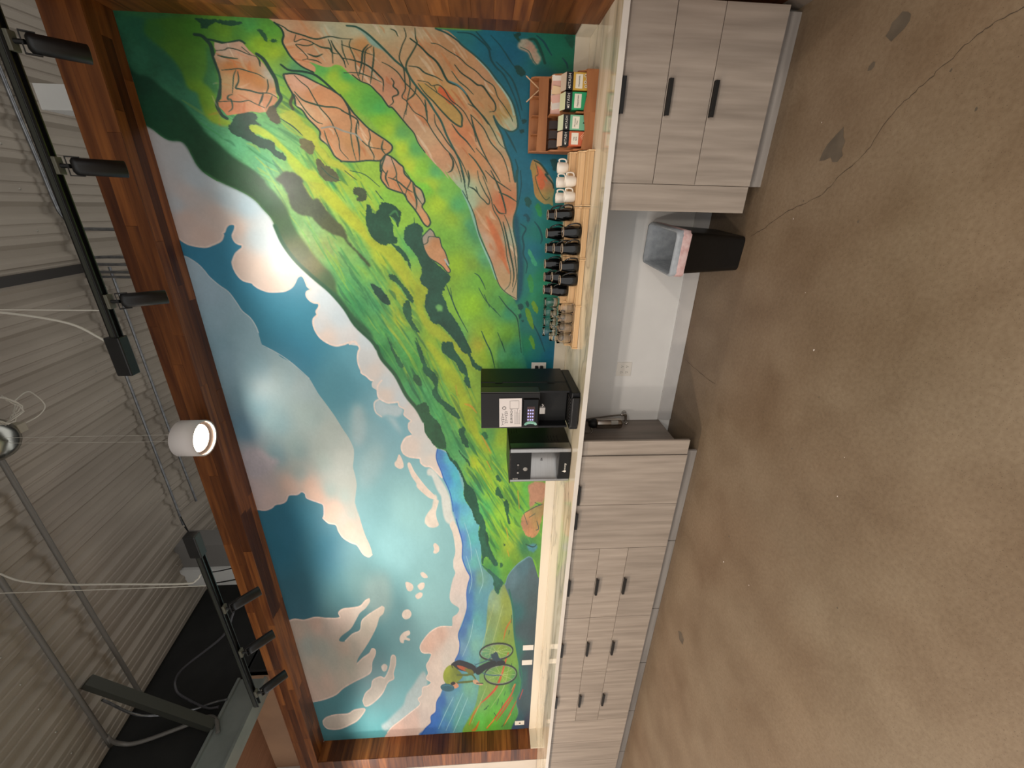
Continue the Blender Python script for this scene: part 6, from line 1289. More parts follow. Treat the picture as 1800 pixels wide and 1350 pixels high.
l|-1341,3372 -1349,3280 -1343,3185|c0c4ac|5.4|0.8|1.4|3|0.36
l|-261,2594 -269,2565 -289,2550|d89a6a|3|0.8|1.4|3|0.41
l|-1171,2872 -1164,2815 -1175,2761|c8743f|4.3|0.8|1.4|3|0.36
l|-981,1611 -1051,1568 -1117,1516|ecdcc4|5.9|0.8|1.4|3|0.25
l|-27,2492 -69,2468 -105,2433|c0c4ac|4.7|0.8|1.4|3|0.33
l|-174,2706 -186,2645 -196,2584|b8683c|2.5|0.8|1.4|3|0.43
l|-1064,1376 -1120,1327 -1185,1287|c8743f|2.3|0.8|1.4|3|0.29
l|-1241,3000 -1252,2962 -1255,2921|d89a6a|5.1|0.8|1.4|3|0.44
l|-14,1911 -48,1877 -86,1848|e6d4b8|2.1|0.8|1.4|3|0.4
l|-18,1621 -71,1582 -118,1531|ecdcc4|5.9|0.8|1.4|3|0.46
l|-42,2521 -61,2498 -88,2486|dcc8ac|3.6|0.8|1.4|3|0.47
l|-707,1795 -757,1743 -819,1707|c0c4ac|3.1|0.8|1.4|3|0.3
l|-1518,3312 -1560,3291 -1592,3257|ce8450|3.4|0.8|1.4|3|0.29
l|-1262,2143 -1315,2112 -1363,2073|dcc8ac|4.2|0.8|1.4|3|0.21
l|-656,2597 -724,2561 -791,2521|ecdcc4|2.7|0.8|1.4|3|0.33
l|-966,3172 -961,3144 -944,3120|d89a6a|3.2|0.8|1.4|3|0.5
l|-74,1937 -121,1899 -168,1858|c8743f|4.2|0.8|1.4|3|0.3
l|-639,2948 -640,2906 -627,2862|c0c4ac|4.2|0.8|1.4|3|0.34
l|-32,1740 -82,1690 -140,1651|dcc8ac|5.1|0.8|1.4|3|0.39
l|-763,1763 -798,1750 -825,1720|c0c4ac|3.3|0.8|1.4|3|0.34
l|-75,2204 -118,2162 -169,2130|d89a6a|3.3|0.8|1.4|3|0.25
l|-960,1829 -1002,1809 -1035,1776|ecdcc4|3.8|0.8|1.4|3|0.48
l|-386,2599 -432,2559 -486,2534|c0c4ac|4.8|0.8|1.4|3|0.39
l|-422,1962 -466,1930 -509,1896|c8743f|5.5|0.8|1.4|3|0.48
l|-99,2572 -116,2568 -135,2577|d89a6a|4.2|0.8|1.4|3|0.39
l|-722,2525 -793,2496 -857,2449|c8743f|5.8|0.8|1.4|3|0.35
l|-1211,2127 -1249,2113 -1281,2087|b8683c|5|0.8|1.4|3|0.52
l|-1274,2673 -1343,2628 -1423,2598|ce8450|5.9|0.8|1.4|3|0.48
l|-1270,3446 -1273,3382 -1289,3324|e6d4b8|3.5|0.8|1.4|3|0.51
l|-551,1978 -607,1936 -664,1894|e6d4b8|4.8|0.8|1.4|3|0.54
l|-748,1917 -765,1906 -781,1893|ce8450|3.5|0.8|1.4|3|0.55
l|-25,1977 -41,1963 -58,1952|c0c4ac|2.9|0.8|1.4|3|0.43
l|-542,2050 -595,2000 -659,1965|d89a6a|4.1|0.8|1.4|3|0.39
l|-1254,2420 -1286,2401 -1317,2379|ce8450|2.5|0.8|1.4|3|0.32
l|-524,2999 -598,2994 -670,2978|b8683c|3.4|0.8|1.4|3|0.34
l|20,2626 -27,2586 -81,2557|ce8450|4.4|0.8|1.4|3|0.3
l|-948,1890 -992,1858 -1036,1825|d89a6a|3.6|0.8|1.4|3|0.23
l|-361,1457 -405,1432 -439,1389|ecdcc4|5.5|0.8|1.4|3|0.28
l|-843,2602 -877,2579 -912,2560|c0c4ac|3.5|0.8|1.4|3|0.46
l|-1271,1460 -1333,1406 -1405,1365|c8743f|2.7|0.8|1.4|3|0.54
l|-1186,2208 -1237,2173 -1294,2147|b8683c|5.7|0.8|1.4|3|0.24
l|-1492,2724 -1579,2685 -1662,2635|e6d4b8|2.3|0.8|1.4|3|0.39
l|-862,1964 -909,1928 -961,1900|ce8450|5.5|0.8|1.4|3|0.29
l|58,1701 3,1660 -47,1610|c0c4ac|2.2|0.8|1.4|3|0.22
l|-689,2237 -738,2209 -785,2174|d89a6a|3.4|0.8|1.4|3|0.25
l|-1541,3376 -1570,3301 -1619,3241|d89a6a|5.7|0.8|1.4|3|0.32
l|-608,1697 -634,1671 -664,1650|b8683c|2.3|0.8|1.4|3|0.54
l|-1229,2321 -1295,2276 -1371,2243|c0c4ac|2.7|0.8|1.4|3|0.34
l|-559,2127 -577,2110 -600,2101|c8743f|2.5|0.8|1.4|3|0.36
l|-924,2188 -975,2139 -1039,2108|e6d4b8|4.4|0.8|1.4|3|0.33
l|-565,3241 -620,3195 -667,3138|dcc8ac|4.6|0.8|1.4|3|0.28
l|-153,2756 -133,2709 -128,2660|c8743f|5.2|0.8|1.4|3|0.36
l|-500,2964 -539,2923 -566,2870|ecdcc4|2.4|0.8|1.4|3|0.46
l|-441,1989 -484,1952 -533,1925|ecdcc4|5.9|0.8|1.4|3|0.33
l|-1282,3125 -1328,3139 -1371,3134|c8743f|3.3|0.8|1.4|3|0.28
l|-1023,2116 -1076,2069 -1142,2041|ce8450|4|0.8|1.4|3|0.37
l|-1141,2296 -1169,2270 -1206,2258|c0c4ac|2.3|0.8|1.4|3|0.31
l|-1028,2442 -1097,2394 -1172,2352|e6d4b8|3.6|0.8|1.4|3|0.4
l|-185,2254 -242,2216 -293,2166|c0c4ac|3.7|0.8|1.4|3|0.54
l|-862,2624 -889,2600 -924,2587|e6d4b8|5.8|0.8|1.4|3|0.53
l|-1209,1889 -1277,1861 -1334,1812|dcc8ac|2.1|0.8|1.4|3|0.54
l|-1204,1385 -1240,1346 -1286,1320|e6d4b8|5.7|0.8|1.4|3|0.46
l|-112,1918 -162,1877 -216,1842|ecdcc4|3.3|0.8|1.4|3|0.29
l|-686,1498 -723,1475 -757,1446|dcc8ac|5.1|0.8|1.4|3|0.23
l|-1104,2518 -1169,2472 -1243,2436|ecdcc4|5.2|0.8|1.4|3|0.48
l|-112,1726 -126,1706 -147,1699|b8683c|3.6|0.8|1.4|3|0.28
l|-812,1982 -854,1945 -902,1916|c8743f|5.9|0.8|1.4|3|0.47
l|-1421,1500 -1497,1459 -1567,1404|c0c4ac|6|0.8|1.4|3|0.34
l|-400,1624 -435,1585 -478,1558|b8683c|4.8|0.8|1.4|3|0.38
l|-381,1808 -429,1765 -483,1729|b8683c|3.2|0.8|1.4|3|0.5
l|-750,1877 -803,1852 -846,1809|dcc8ac|2.4|0.8|1.4|3|0.39
l|-1250,2437 -1320,2413 -1379,2368|e6d4b8|4.9|0.8|1.4|3|0.49
l|-254,2061 -288,2041 -318,2012|c8743f|4.6|0.8|1.4|3|0.32
l|-1489,2544 -1575,2498 -1661,2450|d89a6a|2.9|0.8|1.4|3|0.28
l|-1341,2857 -1395,2802 -1452,2748|e6d4b8|4.9|0.8|1.4|3|0.39
l|-29,1860 -70,1819 -115,1781|e6d4b8|2.6|0.8|1.4|3|0.26
l|-450,2227 -484,2193 -526,2170|b8683c|5.4|0.8|1.4|3|0.25
l|-430,2740 -447,2707 -467,2676|e6d4b8|4.6|0.8|1.4|3|0.23
l|-906,2417 -953,2395 -993,2359|ecdcc4|4.2|0.8|1.4|3|0.24
l|-847,2719 -893,2683 -937,2642|dcc8ac|4.6|0.8|1.4|3|0.27
l|-1202,2258 -1282,2222 -1353,2169|ecdcc4|3.4|0.8|1.4|3|0.27
l|-1177,1632 -1212,1592 -1260,1568|d89a6a|3.6|0.8|1.4|3|0.24
l|-301,2434 -335,2411 -369,2389|c8743f|2.5|0.8|1.4|3|0.3
l|-844,2089 -905,2040 -973,2000|b8683c|4|0.8|1.4|3|0.53
l|-232,2824 -258,2774 -279,2719|dcc8ac|5.9|0.8|1.4|3|0.22
l|51,1496 19,1455 -22,1427|dcc8ac|2.4|0.8|1.4|3|0.33
l|-514,1475 -544,1441 -580,1415|ce8450|4.2|0.8|1.4|3|0.55
l|-139,1939 -189,1890 -246,1850|e6d4b8|5.9|0.8|1.4|3|0.47
l|-819,2943 -822,2867 -813,2788|dcc8ac|4|0.8|1.4|3|0.35
l|-981,1975 -1051,1913 -1130,1862|d89a6a|4.8|0.8|1.4|3|0.5
l|-1,1908 -34,1877 -69,1852|c8743f|4.1|0.8|1.4|3|0.31
l|-698,3101 -693,3048 -682,2995|d89a6a|4.1|0.8|1.4|3|0.34
l|7,2887 -47,2857 -98,2819|c0c4ac|5.1|0.8|1.4|3|0.31
l|-841,2511 -860,2486 -890,2479|c0c4ac|2.9|0.8|1.4|3|0.32
l|-802,3046 -812,3027 -826,3011|b8683c|3.3|0.8|1.4|3|0.21
l|-703,1414 -720,1393 -743,1381|c0c4ac|3.7|0.8|1.4|3|0.37
l|-664,2567 -711,2547 -751,2516|ecdcc4|3.1|0.8|1.4|3|0.37
l|-60,1408 -113,1373 -158,1323|ce8450|4|0.8|1.4|3|0.44
l|-117,2709 -107,2657 -89,2606|dcc8ac|5.6|0.8|1.4|3|0.37
l|-217,2703 -201,2675 -195,2643|ecdcc4|5.5|0.8|1.4|3|0.25
l|-616,2352 -641,2326 -676,2316|b8683c|4|0.8|1.4|3|0.41
l|-1452,1618 -1470,1594 -1499,1585|c8743f|5.6|0.8|1.4|3|0.43
l|-1378,2154 -1413,2146 -1433,2117|b8683c|4.9|0.8|1.4|3|0.39
l|-1169,2761 -1265,2775 -1362,2768|ce8450|3|0.8|1.4|3|0.25
l|-1287,1799 -1316,1767 -1359,1754|b8683c|5.6|0.8|1.4|3|0.36
l|-621,3047 -650,3044 -676,3032|ce8450|2|0.8|1.4|3|0.41
l|-1087,3164 -1123,3159 -1162,3171|b8683c|2.9|0.8|1.4|3|0.31
l|-1093,2072 -1147,2045 -1190,2002|e6d4b8|5.3|0.8|1.4|3|0.24
l|-595,2321 -657,2288 -711,2239|c0c4ac|4.8|0.8|1.4|3|0.24
l|-43,2952 -84,2902 -138,2866|c0c4ac|2.5|0.8|1.4|3|0.48
l|-591,1824 -641,1794 -682,1749|b8683c|4.8|0.8|1.4|3|0.2
l|-1126,3092 -1154,3104 -1181,3101|d89a6a|2.8|0.8|1.4|3|0.52
l|-406,3004 -473,3025 -540,3034|b8683c|4.5|0.8|1.4|3|0.47
l|-98,2236 -144,2214 -183,2176|dcc8ac|3.2|0.8|1.4|3|0.46
l|-530,2523 -542,2504 -563,2501|dcc8ac|4.3|0.8|1.4|3|0.5
l|-537,2581 -599,2537 -666,2497|c8743f|2.2|0.8|1.4|3|0.49
l|45,2114 -7,2081 -55,2040|ecdcc4|5.3|0.8|1.4|3|0.36
l|-332,2052 -371,2023 -410,1996|b8683c|3.5|0.8|1.4|3|0.48
l|-864,1700 -955,1656 -1057,1621 -1162,1585 -1252,1547 -1336,1508 -1440,1469|8cc0aa|4.5|4|1.5|1|1
l|-133,1598 -193,1525 -245,1476 -299,1425 -354,1386 -418,1363|a8c8b8|4|3|2|1|1
f|-12,2306 -31,2248 -67,2198 -100,2154 -137,2119 -119,2156 -96,2216 -53,2250 -26,2285|8fb3a4|2|1|0.06
f|-275,1913 -314,1850 -347,1793 -380,1745 -429,1696 -472,1693 -494,1702 -467,1756 -411,1821 -363,1869 -323,1916 -277,1954|bc9a58|1.2|1|0.07
f|-285,1824 -298,1791 -338,1752 -373,1728 -374,1770 -327,1817 -313,1837|cf683e|1.2|1|0.07
f|-883,1454 -899,1426 -975,1407 -1000,1406 -975,1434|c9744c|1.2|1|0.07
f|-1012,1546 -1072,1490 -1177,1432 -1297,1401 -1401,1370 -1382,1390 -1251,1450 -1116,1509|c4744a|2.5|1|0.07
l|-14,2345 -17,2292 -40,2241 -76,2191 -124,2133 -168,2082 -205,2030 -258,1993 -311,1948 -357,1902 -413,1863 -469,1824 -542,1793 -601,1761 -676,1720 -754,1696 -810,1684|305c50|3.6|3|0.7|1|1
l|-12,2017 -49,2009 -95,2036 -154,2057 -199,2037 -252,2033 -307,2034 -349,2058 -376,2027 -433,2048 -462,2059|2d4639|2.1|1|0.5|1|1
l|-9,1955 -53,1954 -79,1948 -131,1984 -165,2010 -198,2021 -238,2008 -292,2004 -362,2026 -440,2041|33503f|2.7|1|0.5|1|1
l|-75,1865 -80,1822 -110,1759 -140,1696 -171,1656 -202,1599 -241,1550 -273,1492 -328,1467 -376,1424 -433,1380 -454,1371|2f4a3c|1.9|1|0.5|1|1
l|-174,1729 -213,1690 -244,1633 -270,1592 -276,1559 -323,1517 -364,1483 -400,1483 -408,1517|2d4639|3.1|1|0.5|1|1
l|-208,1747 -254,1707 -286,1659 -320,1618|33503f|2.1|1|0.5|1|1
l|-191,2004 -196,1948 -221,1910 -239,1846 -257,1806|2f4a3c|2.7|1|0.5|1|1
l|-260,1957 -268,1896 -284,1873 -279,1832 -298,1800 -353,1760 -379,1720 -414,1678 -463,1646 -506,1621 -573,1604|2d4639|1.9|1|0.5|1|1
l|-277,1954 -323,1916 -363,1869 -411,1821 -467,1756 -494,1702 -472,1693 -429,1696 -380,1745 -347,1793 -314,1850 -275,1913|33503f|3.1|1|0.5|1|1
l|-178,2162 -196,2117 -227,2071 -273,2035 -305,1997 -359,1943 -421,1906|2f4a3c|2.1|1|0.5|1|1
l|-255,2114 -275,2100 -296,2106 -315,2083 -336,2081 -351,2115 -379,2114 -401,2145|2d4639|2.7|1|0.5|1|1
l|-75,2330 -107,2342 -171,2319 -223,2318 -276,2301|33503f|1.9|1|0.5|1|1
l|-96,2232 -130,2267 -189,2282 -249,2306|2f4a3c|3.1|1|0.5|1|1
l|-102,2213 -129,2252 -195,2267 -275,2289|2d4639|2.1|1|0.5|1|1
l|-108,2202 -160,2208 -219,2223 -287,2242|33503f|2.7|1|0.5|1|1
l|-103,2388 -114,2343 -130,2275 -147,2207|2f4a3c|1.9|1|0.5|1|1
l|-167,2397 -177,2320 -200,2244 -245,2185 -271,2164 -325,2170|2d4639|3.1|1|0.5|1|1
l|-239,2392 -236,2312 -253,2242 -278,2173|33503f|2.1|1|0.5|1|1
l|-369,2035 -332,1983 -291,1967|2f4a3c|2.7|1|0.5|1|1
l|-376,2027 -424,1989 -458,1925 -529,1878 -610,1814 -669,1755 -763,1714 -811,1706|2d4639|1.9|1|0.5|1|1
l|-358,1918 -414,1914 -472,1909|33503f|3.1|1|0.5|1|1
l|-434,1865 -485,1859 -542,1819 -586,1787 -653,1728 -722,1686 -809,1652|2f4a3c|2.1|1|0.5|1|1
l|-481,1757 -532,1716 -575,1665 -634,1614|2d4639|2.7|1|0.5|1|1
l|-370,1652 -390,1610 -438,1551 -503,1500 -576,1456 -613,1411|33503f|1.9|1|0.5|1|1
l|-427,1636 -477,1624 -536,1604 -610,1570 -702,1517|2f4a3c|3.1|1|0.5|1|1
l|-427,1636 -462,1594 -504,1552 -578,1508 -645,1438 -722,1401 -802,1381|2d4639|2.1|1|0.5|1|1
l|-643,1653 -689,1606 -766,1553 -806,1535|33503f|2.7|1|0.5|1|1
l|-611,1605 -679,1535 -764,1472 -804,1445|2f4a3c|1.9|1|0.5|1|1
l|-647,1780 -693,1756 -740,1766 -757,1794|2d4639|3.1|1|0.5|1|1
l|-18,2096 -27,2069 -51,2056|33503f|2.1|1|0.5|1|1
l|-287,1857 -314,1842|2f4a3c|2.7|1|0.5|1|1
l|-743,1705 -799,1689 -847,1681 -913,1665|2d4639|1.9|1|0.5|1|1
l|-742,1661 -790,1653 -847,1663|33503f|3.1|1|0.5|1|1
l|-837,1609 -886,1591 -919,1555 -943,1527 -918,1518 -877,1545 -828,1572 -788,1590 -740,1598|2f4a3c|2.1|1|0.5|1|1
l|-838,1654 -854,1618 -894,1582|2d4639|2.7|1|0.5|1|1
l|-771,1563 -835,1536 -901,1509 -976,1490 -1036,1452 -1114,1423 -1204,1403 -1287,1392 -1391,1365 -1478,1368 -1528,1408|33503f|1.9|1|0.5|1|1
l|-738,1509 -801,1473 -882,1436 -975,1407 -1000,1406|2f4a3c|3.1|1|0.5|1|1
l|-739,1545 -785,1491 -824,1427 -856,1372|2d4639|2.1|1|0.5|1|1
l|-866,1454 -890,1389 -922,1333|33503f|2.7|1|0.5|1|1
l|-1009,1415 -1070,1386 -1176,1355 -1296,1333 -1439,1319 -1538,1347|2f4a3c|1.9|1|0.5|1|1
l|-1053,1424 -1123,1404 -1250,1373 -1400,1340 -1498,1348|2d4639|3.1|1|0.5|1|1
l|-864,1700 -938,1656 -1022,1620 -1127,1594 -1216,1556 -1317,1508 -1431,1469 -1499,1438 -1548,1387 -1588,1316|33503f|2.1|1|0.5|1|1
l|-942,1490 -993,1453 -1000,1406|2f4a3c|2.7|1|0.5|1|1
l|-160,3106 -155,3059 -145,3034 -152,2983 -169,2934 -180,2884|2d4639|1.9|1|0.5|1|1
l|-182,3104 -190,3061 -194,2993|33503f|3.1|1|0.5|1|1
l|-253,3099 -247,3044 -242,2997 -253,2946 -265,2895 -283,2860|2f4a3c|2.1|1|0.5|1|1
l|-225,2874 -199,2873 -180,2884|2d4639|2.7|1|0.5|1|1
l|-250,3018 -276,3036 -317,3050 -364,3065|33503f|1.9|1|0.5|1|1
l|-256,3008 -302,3015 -336,3039 -342,3021 -347,2967 -359,2907 -357,2852 -379,2805|2f4a3c|3.1|1|0.5|1|1
l|-289,2846 -329,2850 -357,2868|2d4639|2.1|1|0.5|1|1
l|-371,3067 -379,3092 -396,3100 -399,3081 -440,3083 -462,3112|33503f|2.7|1|0.5|1|1
l|-411,3155 -406,3091 -407,3028 -399,2979 -414,2943 -433,2892|2f4a3c|1.9|1|0.5|1|1
l|-358,2884 -392,2903 -421,2925|2d4639|3.1|1|0.5|1|1
l|-370,2835 -398,2853 -433,2884|33503f|2.1|1|0.5|1|1
l|-138,2958 -169,2919|2f4a3c|2.7|1|0.5|1|1
l|-263,2685 -295,2651 -321,2616 -368,2592 -422,2561 -477,2513 -534,2489 -592,2472 -644,2472 -696,2428|2d4639|1.9|1|0.5|1|1
l|-344,2700 -384,2659 -403,2598 -414,2536 -419,2455 -452,2395|33503f|3.1|1|0.5|1|1
l|-358,2702 -446,2646 -494,2597 -507,2559|2f4a3c|2.1|1|0.5|1|1
l|-432,2435 -452,2389 -479,2343 -529,2341|2d4639|2.7|1|0.5|1|1
l|-438,2391 -502,2383 -560,2395 -634,2392 -702,2380|33503f|1.9|1|0.5|1|1
l|-479,2343 -544,2360 -618,2352 -702,2358|2f4a3c|3.1|1|0.5|1|1
l|-520,2282 -571,2275 -616,2289 -669,2265 -699,2268|2d4639|2.1|1|0.5|1|1
l|-584,2196 -629,2210 -666,2188|33503f|2.7|1|0.5|1|1
l|-536,2450 -549,2402 -559,2361 -588,2332 -620,2293 -630,2244 -636,2185|2f4a3c|1.9|1|0.5|1|1
l|-348,2429 -416,2390 -487,2383|2d4639|3.1|1|0.5|1|1
l|-543,2556 -609,2542 -683,2511|33503f|2.1|1|0.5|1|1
l|-16,2751 -35,2702 -52,2675 -68,2603 -83,2529 -68,2450 -74,2390 -75,2319|2f4a3c|2.7|1|0.5|1|1
l|-69,2641 -101,2654 -87,2606 -103,2548 -117,2589 -113,2649 -144,2616 -175,2591 -186,2624|2d4639|1.9|1|0.5|1|1
l|-103,2548 -120,2505 -125,2459 -143,2446 -149,2416|33503f|3.1|1|0.5|1|1
l|-81,2460 -112,2449 -150,2447 -195,2450|2f4a3c|2.1|1|0.5|1|1
l|-86,2445 -123,2428 -173,2388 -212,2378|2d4639|2.7|1|0.5|1|1
l|-84,2383 -134,2383 -198,2360|33503f|1.9|1|0.5|1|1
l|-155,2588 -166,2543 -152,2502|2f4a3c|3.1|1|0.5|1|1
l|-181,2592 -186,2546 -198,2517|2d4639|2.1|1|0.5|1|1
l|-666,2188 -737,2221 -775,2199|33503f|2.7|1|0.5|1|1
l|-681,2155 -773,2129 -806,2158|2f4a3c|1.9|1|0.5|1|1
l|-756,2185 -796,2202 -851,2185|2d4639|3.1|1|0.5|1|1
l|-770,2129 -818,2129 -874,2103 -930,2072|33503f|2.1|1|0.5|1|1
l|-795,2184 -818,2125 -857,2075 -880,2033|2f4a3c|2.7|1|0.5|1|1
l|-753,2076 -808,2041 -857,2066 -898,2083|2d4639|1.9|1|0.5|1|1
l|-815,2028 -872,2023 -937,2010 -988,2018|33503f|3.1|1|0.5|1|1
l|-847,2017 -896,2012 -953,1975|2f4a3c|2.1|1|0.5|1|1
l|-58,1986 -91,1933 -128,1888 -159,1842 -197,1811 -237,1789 -263,1765 -281,1708 -314,1668 -369,1627 -417,1577 -474,1526|27463a|3.6|2|0.6|1|1
l|-256,1765 -278,1708 -321,1659|4f8a94|2.5|1.5|1|1|1
l|-6,1834 -24,1772 -56,1709 -80,1678 -129,1598 -186,1525 -238,1476 -278,1434 -339,1382 -396,1355 -475,1336 -502,1352 -510,1387 -486,1448 -436,1491|2a5a58|3|3|0.8|1|1
l|-429,1492 -472,1474 -531,1439 -606,1412 -682,1375 -801,1345 -733,1336 -939,1328 -1025,1349 -1113,1347 -1249,1315 -1439,1308 -1578,1309|2a5654|3|3|0.8|1|1
l|-529,2570 -520,2503 -540,2440 -549,2402 -559,2361 -588,2332|94968a|3|2.4|0.8|1|1
l|-16,2751 -42,2719 -72,2710 -104,2723 -141,2708 -178,2684 -216,2637 -243,2571|27463a|3.2|2.6|0.8|1|1
l|-247,2345 -276,2301 -294,2247 -327,2210 -353,2181 -401,2145 -407,2121 -456,2075 -498,2037 -540,1998 -592,1976 -644,1936|27463a|2.6|1.6|0.7|1|1
f|-1106,1930 -1128,1908 -1159,1895 -1167,1868 -1221,1856 -1257,1834 -1312,1817 -1340,1809 -1340,1828 -1387,1801 -1402,1821 -1359,1858 -1332,1895 -1305,1941 -1268,1967 -1223,1983 -1169,1989 -1142,1969|-1133,1950,98938a -1204,1907,be8658 -1250,1947,c08e64 -1276,1873,c29068 -1369,1839,c48a62 -1178,1980,9a9488|1|1|0.07
l|-1106,1930 -1128,1908 -1159,1895 -1167,1868 -1221,1856 -1257,1834 -1312,1817 -1340,1809 -1340,1828 -1387,1801 -1402,1821 -1359,1858 -1332,1895 -1305,1941 -1268,1967 -1223,1983 -1169,1989 -1142,1969 -1106,1930|2a4a40|2|2|0.6|0|1
l|-1214,1983 -1196,1953 -1160,1942 -1159,1895|2a4a40|1.6|1.2|0.6|1|1
l|-1312,1836 -1349,1814|a8b4b4|4|3|1|1|1
f|-3290,1151 -3294,994 -3504,1008 -3510,1072 -3572,1133 -3437,1145|b0846c|1.5|1|0.1
f|-3640,1191 -3565,1105 -3523,1027 -3513,992 -3646,1003 -3760,1024 -3876,1036 -3933,1089 -3907,1163 -3800,1203 -3707,1215|-3686,1153,b68a5c -3621,1085,9a8a5c -3758,1060,a88858 -3873,1128,c08a62 -3754,1187,b4866a|1.2|1|0.1
l|-3629,1182 -3565,1087 -3534,1018|2c4f52|1.6|1|0.6|1|1
l|-3640,1191 -3778,1150|2c4f52|1.6|1|0.6|1|1
l|-3687,1135 -3644,1083|2c4f52|1.6|1|0.6|1|1
l|-3735,1061 -3829,1039 -3851,1065|2c4f52|1.6|1|0.6|1|1
l|-3510,1090 -3545,1035|2c4f52|1.6|1|0.6|1|1
f|-4040,1140 -4019,1067 -4069,1042 -4134,1080 -4102,1128|4a8694|1.5|1|0.1
l|-4027,1159 -4067,1083 -4032,1047|25403c|2|1|0.6|1|1
l|-5111,1274 -5259,1333 -5443,1361|b8742c|4|1.5|1|1|1
l|-5679,1302 -5837,1334 -6075,1375 -6320,1440 -6496,1541 -6603,1622|c2522e|5.5|1.5|1|1|1
l|-6603,1622 -6827,1717 -7062,1780|b07a34|5|1.5|1|1|1
l|-6268,1203 -6485,1255 -6706,1344 -6973,1459 -7169,1555|b4562e|5|1.5|1|1|1
l|-6267,1215 -6374,1246|d09a40|3|1.5|1|1|1
l|-6525,1231 -6748,1320 -7016,1435|a8502e|4|1.5|1|1|1
l|-6606,1183 -6872,1259 -7129,1338|a05a34|4|1.5|1|1|1
l|-6387,1109 -6571,1145|b4403c|4|1.5|1|1|1
l|-6874,1247 -7069,1315|cc9a40|3|1.5|1|1|1
l|-6973,1459 -7148,1554|cc9a40|2.5|1.5|1|1|1
l|-6994,1649 -7153,1698 -7190,1747|b4742c|6|1.5|1|1|1
l|-5052,1275 -5171,1279|2a5a3c|3|1.5|0.8|1|1
l|-5292,1297 -5353,1304|2a5a3c|3|1.5|0.8|1|1
l|-6404,1325 -6478,1338|2a5a3c|3|1.5|0.8|1|1
l|-6669,1530 -6724,1565|2a5a3c|3|1.5|0.8|1|1
l|-6547,1404 -6660,1426|2a5a3c|3|1.5|0.8|1|1
l|-6832,1460 -6895,1436|2a5a3c|3|1.5|0.8|1|1
l|-6628,1357 -6743,1367|2a5a3c|3|1.5|0.8|1|1
l|-7108,1339 -7147,1362|2a5a3c|3|1.5|0.8|1|1
l|-7226,1410 -7245,1434|2a5a3c|3|1.5|0.8|1|1
l|-6725,1553 -6753,1588|2a5a3c|3|1.5|0.8|1|1
l|-5877,1257 -5945,1267|2a5a3c|3|1.5|0.8|1|1
l|-4867,1469 -5275,1549 -5746,1636|a8b878|1.4|0.6|1.5|1|1
l|-4872,1369 -5282,1446 -5755,1529|a8b878|1.4|0.6|1.5|1|1
l|-4979,1508 -5397,1570|a8b878|1.4|0.6|1.5|1|1
l|-5943,1289 -6328,1349 -6729,1507|a8b878|1.4|0.6|1.5|1|1
l|-6274,1552 -6639,1645 -7025,1744|a8b878|1.4|0.6|1.5|1|1
l|-5625,1249 -5658,1251 -5690,1262 -5720,1282 -5746,1310 -5768,1345 -5783,1385 -5792,1427 -5793,1470 -5786,1512 -5773,1550 -5753,1582 -5728,1607 -5699,1623 -5667,1630 -5635,1627 -5603,1615 -5574,1595 -5548,1566 -5527,1532 -5512,1493 -5504,1452 -5503,1410 -5509,1369 -5522,1331 -5541,1299 -5565,1274 -5594,1257 -5625,1249|2f3630|3.4|3.4|0.5|0|1
l|-5626,1262 -5655,1264 -5683,1274 -5709,1293 -5732,1319 -5750,1352 -5764,1389 -5771,1429 -5773,1469 -5768,1508 -5756,1543 -5739,1573 -5718,1596 -5693,1611 -5666,1617 -5638,1615 -5610,1603 -5584,1584 -5562,1558 -5544,1525 -5531,1489 -5523,1450 -5522,1411 -5527,1373 -5538,1338 -5554,1308 -5575,1285 -5600,1269 -5626,1262|8a9484|1|1|0.5|0|1
l|-5646,1440 -5659,1273|b8c48c|0.6|0.5|0.5|1|1
l|-5646,1440 -5719,1304|b8c48c|0.6|0.5|0.5|1|1
l|-5646,1440 -5756,1387|b8c48c|0.6|0.5|0.5|1|1
l|-5646,1440 -5748,1493|b8c48c|0.6|0.5|0.5|1|1
l|-5646,1440 -5701,1576|b8c48c|0.6|0.5|0.5|1|1
l|-5646,1440 -5634,1605|b8c48c|0.6|0.5|0.5|1|1
l|-5646,1440 -5571,1575|b8c48c|0.6|0.5|0.5|1|1
l|-5646,1440 -5535,1493|b8c48c|0.6|0.5|0.5|1|1
l|-5646,1440 -5543,1392|b8c48c|0.6|0.5|0.5|1|1
l|-5646,1440 -5588,1308|b8c48c|0.6|0.5|0.5|1|1
l|-6046,1193 -6088,1193 -6129,1204 -6168,1223 -6201,1251 -6228,1286 -6247,1326 -6256,1370 -6256,1414 -6246,1456 -6227,1495 -6200,1528 -6167,1554 -6129,1571 -6088,1579 -6046,1577 -6006,1566 -5968,1545 -5936,1517 -5911,1483 -5893,1444 -5884,1402 -5884,1359 -5893,1318 -5910,1279 -5936,1246 -5968,1220 -6005,1202 -6046,1193|2f3630|3.4|3.4|0.5|0|1
l|-6048,1206 -6085,1207 -6121,1217 -6155,1235 -6185,1261 -6209,1294 -6226,1331 -6234,1372 -6234,1412 -6226,1452 -6209,1488 -6186,1519 -6156,1543 -6123,1558 -6086,1566 -6049,1564 -6013,1553 -5980,1534 -5951,1508 -5928,1476 -5913,1439 -5904,1400 -5904,1360 -5912,1321 -5927,1286 -5950,1255 -5978,1231 -6011,1214 -6048,1206|8a9484|1|1|0.5|0|1
l|-6067,1386 -6081,1217|b8c48c|0.6|0.5|0.5|1|1
l|-6067,1386 -6167,1249|b8c48c|0.6|0.5|0.5|1|1
l|-6067,1386 -6214,1333|b8c48c|0.6|0.5|0.5|1|1
l|-6067,1386 -6204,1438|b8c48c|0.6|0.5|0.5|1|1
